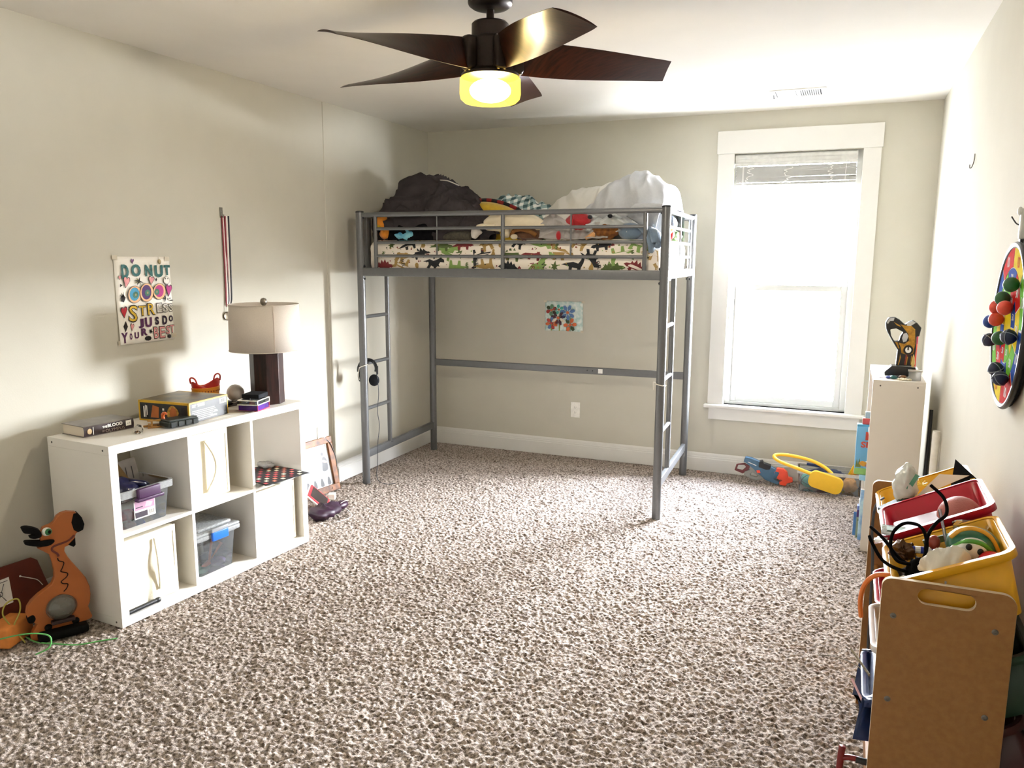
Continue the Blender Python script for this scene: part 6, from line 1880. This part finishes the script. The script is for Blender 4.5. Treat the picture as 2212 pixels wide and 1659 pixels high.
MB().box(.02, .03, .014, ww - .014, .02, .09).build('front_rail', m_mdf, tr_)
m_by = mat('bin_yellow', '#e2a81c', rough=.35, var=.03, subs=.1)
m_br = mat('bin_red', '#b3122c', rough=.35, var=.03)
m_bw = mat('bin_white', '#e6e4e0', rough=.35, var=.02)
m_bg = mat('bin_green', '#12331f', rough=.4)
def tbin(label, yc, w, m, zf=.775, zb=.895, x0=3.243, x1=3.495, h=.15, group='tilted plastic bins in the toy organizer'):
    """tilted tub; its rim runs from the low front (room side) to the high back"""
    tilt = math.atan2(zb - zf, x1 - x0)
    L = math.hypot(zb - zf, x1 - x0)
    M = Matrix.Translation((x0, yc, zf)) @ Matrix.Rotation(-tilt, 4, 'Y')
    t = thing('toy_bin', label, 'storage bin', M=M, group=group)
    def loop(x_0, x_1, hw, z, r):
        pts = []
        for cx, cy, a0 in ((x_1 - r, hw - r, 0), (x_0 + r, hw - r, pi / 2), (x_0 + r, -hw + r, pi), (x_1 - r, -hw + r, 1.5 * pi)):
            for k in range(6):
                a = a0 + k * pi / 10
                pts.append((cx + r * cos(a), cy + r * sin(a), z))
        return pts
    n = 24
    R0 = loop(.012, L - .012, w / 2 - .012, 0, .025)
    B0 = loop(.035, L - .04, w / 2 - .028, -h, .02)
    b = MB(); b.add(R0 + B0, [(i, (i + 1) % n, (i + 1) % n + n, i + n) for i in range(n)] + [tuple(range(n, 2 * n))])
    o = b.build('tub', m, t, smooth=50)
    so = o.modifiers.new('s', 'SOLIDIFY'); so.thickness = .0025
    R1 = loop(0, L, w / 2, .002, .032); R2 = loop(.001, L - .001, w / 2 - .001, -.016, .032); R3 = loop(.012, L - .012, w / 2 - .012, .003, .025)
    b = MB(); b.add(R3 + R1 + R2, [(i, (i + 1) % n, (i + 1) % n + n, i + n) for i in range(n)] + [(i + n, (i + 1) % n + n, (i + 1) % n + 2 * n, i + 2 * n) for i in range(n)])
    o = b.build('rim', m, t, smooth=50)
    so = o.modifiers.new('s', 'SOLIDIFY'); so.thickness = .002
    return t
W3 = .272
YN, YR, YF = -3.535, -3.25, -2.97
tbin('big yellow tilted bin full of toys, nearest in the top row of the wooden rack', YN, W3, m_by)
tbin('red tilted bin in the middle of the top row of the wooden rack', YR, W3, m_br, .79, .915)
tbin('yellow tilted bin farthest in the top row of the wooden rack', YF, W3, m_by, .765, .885)
tbin('dark green bin whose corner shows behind the near end panel of the wooden rack', YN, W3, m_bg, .50, .67, 3.25, 3.55, .14)
tbin('dark red bin at the bottom near end of the wooden rack', YN, W3, mat('bin_maroon', '#3d0a0c', rough=.4), .29, .50, 3.25, 3.545, .15)
tbin('white and blue edged bin seen edge-on at the front of the rack, second row', YN, W3, m_bw, .61, .63, 3.222, 3.44, .10)
tbin('navy bin seen edge-on at the front of the rack, third row', YN, W3, mat('bin_navy', '#1c2f5c', rough=.3), .475, .478, 3.214, 3.25, .12)
tbin('red bin behind the near one in the second row of the rack', YR, W3, m_br, .60, .66, 3.24, 3.49, .12)

def tt(name, label, cat, x, y, z, **k):
    return thing(name, label, cat, (x, y, z), **k)
# contents of the near yellow bin
m_pipe = mat('black_pipecleaner', '#0c0b0d', spec=.08, rough=.95, var=.2, vs=200)
t = tt('pipe_cleaner_figure', 'black fuzzy pipe cleaner figure with long curling legs in the near yellow bin', 'toy', 3.32, -3.57, .77)
b = MB(); blob(b, (.005, -.01, .0), (.03, .04, .045), 140, .02, 30)
b.build('body', m_pipe, t, smooth=180)
for pts in ([(0, 0, .02), (.012, .02, .07), (.0, .05, .105), (-.035, .06, .108), (-.06, .05, .085), (-.065, .03, .05), (-.05, .0, .03), (-.02, -.01, .03)],
            [(.01, 0, .02), (.012, .03, .085), (.03, .06, .115), (.055, .09, .135), (.05, .12, .165), (.02, .14, .19)],
            [(-.01, -.01, .01), (-.05, -.03, .02), (-.085, -.02, .035), (-.11, .0, .07), (-.115, .01, .08)],
            [(-.01, 0, .02), (-.045, .02, .03), (-.08, .06, .06), (-.11, .1, .075)]):
    MB().tube(spline(pts, 6), .0042, 8).build('leg', m_pipe, t, smooth=180)
m_bag = mat('milky_plastic_bag', '#dedbd2', rough=.3, var=.05, vs=30, subs=.3)
t = tt('plastic_bag', 'crumpled translucent plastic bag in the near yellow bin', 'plastic bag', 3.372, -3.60, .782)
b = MB(); b.ball((0, 0, .0), (.055, .06, .072), 40, 28, None, lambda p, n: p + n * (folds(p, 9, 150) - .4) * .03)
b.build('bag', m_bag, t, smooth=60)
t = tt('toy_frog', 'green toy animal with white face and yellow stripe in the near yellow bin', 'toy', 3.432, -3.515, .845)
m_fg = mat('frog_green', '#2d6b52', rough=.3, var=.1)
b = MB(); b.ball((0, 0, 0), (.058, .055, .045)); b.build('head', m_fg, t, smooth=180)
b = MB(); b.ball((-.005, -.042, .002), (.036, .020, .030)); fcx = b.build('face', mat('face_white', '#e6e4dd', rough=.4), t, smooth=180)
b = MB(); b.ball((-.016, -.060, .014), (.007, .004, .008)).ball((.008, -.0615, .006), (.007, .004, .008)); b.build('eyes', m_bk, fcx, smooth=180)
b = MB(); b.tube(spline([(-.05, -.02, .02), (-.03, -.03, .045), (.0, -.03, .05), (.03, -.03, .035), (.05, -.035, .0)], 6), .005, 8); b.build('stripe', mat('stripe_orange', '#dda02c', rough=.4), t, smooth=180)
b = MB(); b.tube(spline([(-.045, -.035, .0), (-.02, -.05, .024), (.012, -.052, .022), (.035, -.045, .0)], 6), .006, 8); b.build('green_brim', mat('brim_green', '#4f9a35', rough=.35), t, smooth=180)
t = tt('red_ball', 'shiny red dome toy at the right of the near yellow bin', 'toy', 3.462, -3.585, .832)
MB().ball((0, 0, 0), (.028, .035, .026)).build('dome', mat('glossy_red', '#c4171b', rough=.2), t, smooth=180)
t = tt('red_bead', 'rusty red bead toy at the upper left of the green toy animal', 'toy', 3.352, -3.50, .835)
MB().ball((0, 0, 0), (.014, .012, .018)).build('bead', mat('rust_red', '#8f2f1c', rough=.3), t, smooth=180)
t = tt('striped_tube', 'red, white and blue striped tube lying in the near yellow bin', 'toy', 3.315, -3.49, .805)
b = MB()
for i in range(9):
    b.tube([(-.05 + i * .012, .0, 0 + i * .0005), (-.038 + i * .012, 0, .0005 + i * .0005)], .009, 10, mi=(0, 1, 0, 2, 1, 2, 1, 2, 1)[i])
b.build('tube', [mat('tube_red', '#a9182b', rough=.4), m_plate, mat('tube_blue', '#2438a0', rough=.4)], t)
t = tt('brown_wrapper', 'shiny brown crumpled wrapper at the left of the near yellow bin', 'wrapper', 3.285, -3.49, .80)
blob(MB(), (0, 0, 0), (.025, .02, .018), 160, .02, 40).build('wrapper', mat('brown_foil', '#5b3a1c', rough=.25, metal=.3), t, smooth=40)
t = tt('clear_cup', 'clear round plastic cup behind the green toy animal', 'cup', 3.435, -3.43, .835)
b = MB(); b.lathe([(.03, -.04), (.038, .03), (.04, .034)], 28); b.f = [f for f in b.f if len(f) == 4]; b.m = b.m[:len(b.f)]
b.build('cup', clear_mat('cup_clear', '#e8ead8', gloss=.2, frost=.2), t, smooth=60)
t = tt('glass_straw', 'clear thin straw standing against the far side of the near yellow bin', 'straw', 3.37, -3.44, .85)
MB().tube([(.015, -.02, -.03), (-.005, .01, .05)], .004, 8).build('straw', clear_mat('straw_clear', '#eeeeff', gloss=.3, frost=.15), t, smooth=60)
t = tt('green_strip', 'flat olive green strip along the far side of the near yellow bin', 'toy', 3.39, -3.44, .835)
b = MB(); b.M = Matrix.Rotation(radians(-25), 4, 'Y'); b.box(-.06, .06, -.004, .004, -.008, .008); b.build('strip', mat('olive_strip', '#5d6a2e', rough=.5), t)
t = tt('striped_card', 'white card with black lines at the front of the near yellow bin', 'card', 3.285, -3.60, .762)
b = MB(); b.M = Matrix.Rotation(radians(-22), 4, 'Y') @ Matrix.Rotation(radians(20), 4, 'Z')
b.box(-.035, .05, -.045, .03, 0, .002); o = b.build('card', m_paper, t)
b2 = MB(); b2.M = b.M
for i in range(3):
    b2.box(-.03, .045, -.01 + i * .008, -.007 + i * .008, .002, .0025)
b2.build('lines', m_dk, o)
# filler toys low in the bins
random.seed(21)
for nm, yc, zf, zb, cols in (('near yellow', YN, .775, .895, ['#6b2a24', '#4a4a52', '#b08a3a', '#2e4a6b', '#d8d4c8', '#3d2a4a', '#7a3b20', '#55603a']),):
    for i in range(8):
        x = 3.275 + .026 * i
        y = yc + random.uniform(-.085, .085)
        z = zf + (zb - zf) * (x - 3.243) / .252 - .068
        t = tt('small_toy', ['dark red', 'slate grey', 'mustard', 'steel blue', 'off white', 'dark violet', 'russet', 'moss green'][i] + ' odd toy lying low in the ' + nm + ' bin', 'toy', x, y, z)
        blob(MB(), (0, 0, 0), (.03, .035, .022), 170 + i, .012, 25).build('toy', mat('filler_%d' % i, cols[i], rough=.5), t, smooth=180)
# red bin
t = tt('pink_ball', 'pale pink rubber ball half sunk in the red bin', 'ball', 3.43, -3.29, .845)
MB().ball((0, 0, 0), .055, 36, 22).build('ball', mat('pink_rubber', '#a9645c', rough=.6, bump=.2, bs=300), t, smooth=180)
t = tt('mauve_block', 'dusty mauve flat block beside the pink ball in the red bin', 'block', 3.335, -3.29, .805)
b = MB(); b.M = Matrix.Rotation(radians(-25), 4, 'Y'); b.rbox(-.06, .06, -.05, .05, -.02, .015, r=.006, n=1); b.build('block', mat('mauve', '#8d6a6a', rough=.6), t, smooth=50)
t = tt('clear_tray', 'clear plastic tray with green inside at the front of the red bin', 'tray', 3.285, -3.355, .80)
b = MB(); b.rbox(-.045, .09, -.03, .045, 0, .006, r=.003, n=1); b.build('tray', clear_mat('tray_clear', '#e8f0ea', gloss=.25, frost=.4), t, smooth=50)
MB().box(-.03, .075, -.012, .02, .0065, .009).build('green_strip', mat('tray_green', '#44684a', rough=.4), t)
t = tt('pink_wrap', 'white and pink cellophane wrap spilling over the front of the red bin', 'wrapper', 3.27, -3.38, .765)
b = MB(); b.grid(lambda u, v: (-.045 + .12 * u, -.03 + .05 * v, .012 * sin(u * 5) + .01 * folds((u, v, 0), 5, 3) + .012 * (1 - u)), 20, 12)
o = b.build('wrap', clear_mat('pink_film', '#f3dfe4', gloss=.25, frost=.6), t, smooth=60)
# far yellow bin
t = tt('plastic_bag', 'crumpled clear bag with a green strip sticking up from the far yellow bin', 'plastic bag', 3.315, -3.01, .85)
b = MB(); b.ball((0, 0, .0), (.03, .035, .06), 30, 24, None, lambda p, n: Vector((p.x * (1 - (p.z / .06) * .4), p.y * (1 - (p.z / .06) * .4), p.z)) + n * (folds(p, 12, 180) - .4) * .022)
b.build('bag', mat('hazy_plastic_bag', '#d9ddda', rough=.25, var=.08, vs=40, subs=.3), t, smooth=60)
b = MB(); b.box(.004, .016, -.036, -.034, -.02, .045); b.build('green_strip', mat('strip_aqua', '#5aa08a', rough=.4), t, rot=(0, radians(25), 0))
t = tt('black_card', 'black triangular sheet with white lower half in the far yellow bin', 'card', 3.415, -3.02, .83)
b = MB(); b.M = Matrix.Rotation(radians(-22), 4, 'Y') @ Matrix.Rotation(radians(70), 4, 'X')
b.prism([(-.085, -.014), (.07, -.014), (.085, .03)], 0, .002, mi=1).prism([(-.08, .004), (.085, .034), (.01, .058)], .0005, .0025, mi=0).prism([(.02, .0), (.10, .02), (.065, .09)], -.002, .001, mi=1)
b.build('sheet', [m_paper, m_bk2], t)
t = tt('teal_glass_toy', 'shiny dark green and silver beads in the far yellow bin', 'toy', 3.335, -3.06, .80)
b = MB()
for i, (x, y, z) in enumerate(((0, 0, 0), (.03, .01, .01), (.055, .0, .012), (.02, -.025, .004), (-.02, .02, .0))):
    b.ball((x, y, z), (.02, .018, .016), 16, 10)
b.build('beads', mat('dark_green_gloss', '#1d3d35', rough=.12, var=.2), t, smooth=180)
t = tt('olive_cloth', 'olive green crumpled cloth under the beads in the far yellow bin', 'cloth', 3.35, -3.05, .775)
blob(MB(), (0, 0, 0), (.05, .05, .025), 190, .02, 25).build('cloth', mat('olive_cloth', '#6a6a45', rough=.9), t, smooth=180)
t = tt('yellow_burst', 'tiny yellow star burst toy beside the clear bag in the far bin', 'toy', 3.36, -2.99, .842)
b = MB()
for i in range(7):
    a = i * pi / 6.0
    b.tube([(0, 0, 0), (.018 * cos(a), 0, .018 * sin(a))], .0015, 6)
b.build('burst', mat('burst_yellow', '#e6c12c', rough=.4), t)
t = tt('teal_book', 'dark teal and maroon box corner at the front of the far yellow bin', 'box', 3.285, -3.06, .775)
b = MB(); b.M = Matrix.Rotation(radians(35), 4, 'Z') @ Matrix.Rotation(radians(-20), 4, 'Y'); b.box(-.03, .04, -.03, .03, -.02, .012, mi=0).box(-.03, .04, -.0305, .0305, -.021, -.004, mi=1)
b.build('box', [mat('teal_dark', '#1c4a55', rough=.35), mat('maroon_dark', '#4a1a20', rough=.4)], t)
# things hanging at the front of the rack
t = tt('orange_strap', 'orange strap drooping over the front edge of the wooden rack', 'strap', 3.224, -3.62, .77)
MB().tube(spline([(.03, .0, .01), (.0, .0, .005), (-.022, .0, -.02), (-.03, .0, -.06), (-.026, .0, -.105)], 8), .010, 8, flat=.55).build('strap', mat('strap_orange', '#d9742a', rough=.6), t, smooth=60)
t = tt('black_band', 'flat black band running down inside the front of the wooden rack at its far end', 'strap', 3.229, -2.95, .80)
MB().tube(spline([(.035, .0, -.02), (.012, -.01, -.05), (.006, -.05, -.12), (.012, -.10, -.2), (.012, -.2, -.34), (.012, -.26, -.45)], 8), .008, 8, flat=.25).build('strap', mat('band_black', '#17161a', rough=.6), t, smooth=60)  # flat black band curving down inside the rack front
t = tt('grey_string', 'thin grey string trailing from the front of the wooden rack over the carpet side', 'string', 3.215, -3.50, .46)
MB().tube(spline([(.02, -.02, .0), (-.02, .0, .02), (-.07, .03, .015), (-.11, .06, -.005)], 8), .0014, 6).build('string', mat('string_grey', '#8a867d', rough=.8), t)
t = tt('pink_stick', 'thin pink stick poking out of the lower front of the wooden rack', 'stick', 3.215, -3.58, .44)
MB().tube([(.015, -.04, -.02), (-.022, .05, .012)], .003, 8).build('stick', mat('stick_pink', '#e6b5bd', rough=.5), t)
t = tt('beaded_cord', 'short twisted beige cord poking out of the front of the wooden rack', 'cord', 3.215, -3.58, .53)
MB().tube([(.012, -.04, -.012), (-.03, .05, .004)], .003, 8).build('cord', mat('cord_beige', '#9d937c', rough=.7, var=.3, vs=200), t)
t = tt('plastic_toy', 'dark red handle shaped toy sticking out low at the near front of the rack', 'toy', 3.215, -3.66, .32)
b = MB(); b.tube(spline([(-.04, .0, -.05), (-.038, .0, .0), (-.036, 0, .018)], 5), .008, 10).tube(spline([(-.036, 0, -.012), (-.015, 0, -.006), (.03, 0, -.01)], 5), .007, 10)
b.build('handle', mat('handle_red', '#7a1414', rough=.4), t, smooth=180)
MB().tube([(-.005, 0, -.008), (.022, 0, -.009)], .0085, 10).build('grip_band', m_bk, t, smooth=60)

# ------------------------------------------------------------------ floor by the back wall
BF = wall_frame((2.665, -.165, .004), (1, .06, 0), (0, 0, 1))
tg_ = thing('toy_blaster', 'blue and orange toy dart blaster lying on the carpet against the back wall', 'toy blaster', M=Matrix.Translation((2.665, -.165, .006)) @ Matrix.Rotation(radians(4), 4, 'Z') @ wall_frame((0, 0, 0), (1, 0, 0), (0, 0, 1)) @ Matrix.Rotation(radians(-2), 4, 'Z'))
def NZ(x, y):        # as measured on the toy
    return ((x - 630) * .1718 * .00291, (640 - y) * .1718 * .00291)
m_nb = mat('blaster_blue', '#3f6480', rough=.45, var=.05)
m_no = mat('blaster_orange', '#ea4a2c', rough=.4)
m_ng = mat('blaster_grey', '#85847f', rough=.45)
m_nm = mat('blaster_maroon', '#611f22', rough=.45)
def npr(name, pts, z0, z1, m, par=tg_, holes=(), bev=.003):
    b = MB(); b.prism([NZ(*p) for p in pts][::-1], z0, z1, holes=[[NZ(*p) for p in h] for h in holes])
    return b.build(name, m, par, bevel=bev)
npr('barrel_shell', [(355, 370), (375, 305), (460, 312), (560, 345), (640, 380), (800, 430), (900, 460), (925, 490), (900, 520), (760, 560), (840, 600), (825, 635), (660, 590), (600, 540), (540, 500), (500, 460), (440, 420), (400, 390)], -.022, .022, m_nb)
npr('muzzle', [(800, 410), (880, 415), (930, 450), (950, 520), (1005, 530), (1010, 570), (940, 600), (925, 635), (850, 632), (840, 600), (880, 560), (820, 560), (780, 520), (760, 470)], -.022, .0238, m_no)
npr('orange_inset', [(530, 470), (575, 462), (590, 500), (545, 505)], .02, .0235, m_no)
npr('side_plate', [(770, 450), (830, 462), (800, 540), (760, 530)], .018, .0268, m_nb)
npr('muzzle_bore', [(950, 575), (1005, 545), (1012, 575), (960, 600)], -.012, .0195, m_bk)
npr('top_rail', [(555, 400), (560, 345), (600, 328), (620, 360), (690, 375), (718, 385), (705, 435), (660, 445), (560, 420)], -.022, .027, m_bk)
npr('grip', [(440, 400), (500, 410), (530, 470), (600, 530), (700, 560), (715, 580), (640, 560), (600, 600), (540, 618), (430, 590), (375, 560), (380, 510), (440, 480)], -.014, .014, m_ng, holes=[[(455, 530), (490, 508), (560, 545), (535, 572), (465, 558)]])
npr('stock', [(245, 510), (265, 425), (370, 395), (450, 430), (430, 480), (360, 545)], -.010, .010, m_nm, holes=[[(275, 490), (290, 430), (370, 420), (395, 450), (350, 500)]])
b = MB(); b.M = Matrix.Translation((*NZ(470, 385), .021)) @ Matrix.Rotation(radians(-18), 4, 'Z'); b.box(-.03, .03, -.002, .002, 0, .002)
b.build('white_stripe', m_plate, tg_)

tb2 = thing('clear_toy_box', 'low clear plastic box of balls and toys on the carpet under the window', 'storage box', (3.085, -.155, .003), radians(3))
open_bin(tb2, .185, .40, .14, .02, (clear_mat('toybox_clear', '#e3e6e8', gloss=.1, frost=.14, rough=.1), clear_mat('toybox_rim', '#f3f2ee', gloss=.12, frost=.7)), .02, .008)
t = thing('toy_ball', 'aqua ball with dark bands inside the clear toy box', 'ball', (2.955, -.165, .06))
MB().ball((0, 0, 0), .05, 30, 20).build('ball', mat('ball_aqua', '#69c4b8', rough=.4), t, smooth=180)
b = MB()
for ax in ((1, 0, 0), (0, 1, 0), (0, 0, 1)):
    q = Matrix.Rotation(.6, 4, 'Z') @ Matrix.Rotation(.5, 4, 'X')
    u_ = Vector((ax[1], ax[2], ax[0])); v_ = Vector((ax[2], ax[0], ax[1]))
    b.tube([q @ ((u_ * cos(k * pi / 16) + v_ * sin(k * pi / 16)) * .0495) for k in range(32)], .004, 6, closed=True, flat=.5)
b.build('bands', mat('band_slate', '#34525a', rough=.5), t, smooth=180)
m_ytoy = mat('yellow_foam', '#f0bd2c', rough=.55, var=.02)
t = thing('yellow_racket', 'yellow toy with rounded pad and long bent loop handle, over the clear toy box', 'toy', (3.05, -.268, .0))
b = MB(); b.M = Matrix.Translation((.012, -.0, .083)) @ Matrix.Rotation(radians(14), 4, 'Y')
b.M = b.M @ Matrix.Rotation(pi / 2, 4, 'X')
b.prism([(sx * .065 + .04 * cos(a0 + k * pi / 12), sy * .015 + .04 * sin(a0 + k * pi / 12)) for sx, sy, a0 in ((1, 1, 0), (-1, 1, pi / 2), (-1, -1, pi), (1, -1, 1.5 * pi)) for k in range(7)], -.014, .018)
b.build('pad', m_ytoy, t, smooth=40, bevel=.008)
MB().tube(spline([(-.07, -.0, .125), (-.16, .0, .155), (-.25, .01, .178), (-.305, .03, .198), (-.315, .05, .215), (-.27, .07, .222), (-.18, .08, .215), (-.08, .08, .196), (.0, .06, .165), (.05, .03, .13), (.06, .0, .105)], 8), .0115, 14).build('loop_handle', m_ytoy, t, smooth=180)
t = thing('navy_stick', 'dark blue plastic piece lying across the back of the clear toy box', 'toy', (2.985, -.115, .150))
MB().rbox(-.05, .05, -.008, .008, -.008, .010, r=.005, n=1).build('stick', mat('navy_plastic', '#1f3470', rough=.4), t, smooth=60, rot=(0, radians(4), 0))
m_yor = mat('yellow_orange_plastic', '#e9a32a', rough=.45)
t = thing('yellow_marker_box', 'bright yellow stick with a red end leaning behind the clear toy box', 'toy', (3.175, -.075, .02))
b = MB(); b.M = Matrix.Rotation(radians(24), 4, 'Y'); b.box(-.016, .016, -.008, .008, .0, .16); b.build('stick', mat('lemon_plastic', '#f2d21f', rough=.4), t)
b = MB(); b.M = Matrix.Rotation(radians(24), 4, 'Y'); b.box(-.0165, .016, -.0085, .0085, .16, .20).box(.010, .0166, -.0086, .0086, .15, .205); b.build('red_end', mat('red_stripe', '#b3261f', rough=.4), t)
t = thing('yellow_hand_toy', 'fanned orange yellow toy pieces behind the right end of the clear toy box', 'toy', (3.215, -.08, .02))
b = MB()
for i in range(5):
    a = radians(8 + i * 9)
    b.tube([(0, i * .004, .0), (.03 * sin(a) * 1.0 + .0, i * .004, .09), (.16 * sin(a), i * .004, .16 * cos(a))], [.012, .011, .008], 10)
b.build('fingers', m_yor, t, smooth=180)
t = thing('orange_toy', 'pale orange lumpy toy at the right inside the clear toy box', 'toy', (3.205, -.165, .05))
blob(MB(), (0, 0, 0), (.045, .05, .04), 200, .02, 25).build('toy', mat('pale_orange', '#e0a35a', rough=.6), t, smooth=180)
t = thing('red_toy', 'dusky red round toy beside the aqua ball in the clear toy box', 'toy', (3.035, -.155, .035))
MB().ball((0, 0, 0), (.03, .04, .028)).build('toy', mat('dusky_red', '#a5433c', rough=.5), t, smooth=180)
t = thing('navy_bag_toy', 'dark blue soft toy at the back inside the clear toy box', 'toy', (3.06, -.105, .085))
blob(MB(), (0, 0, 0), (.12, .03, .045), 210, .015, 20).build('toy', mat('slate_cloth', '#40496a', rough=.8), t, smooth=180)
bpy.context.view_layer.update()
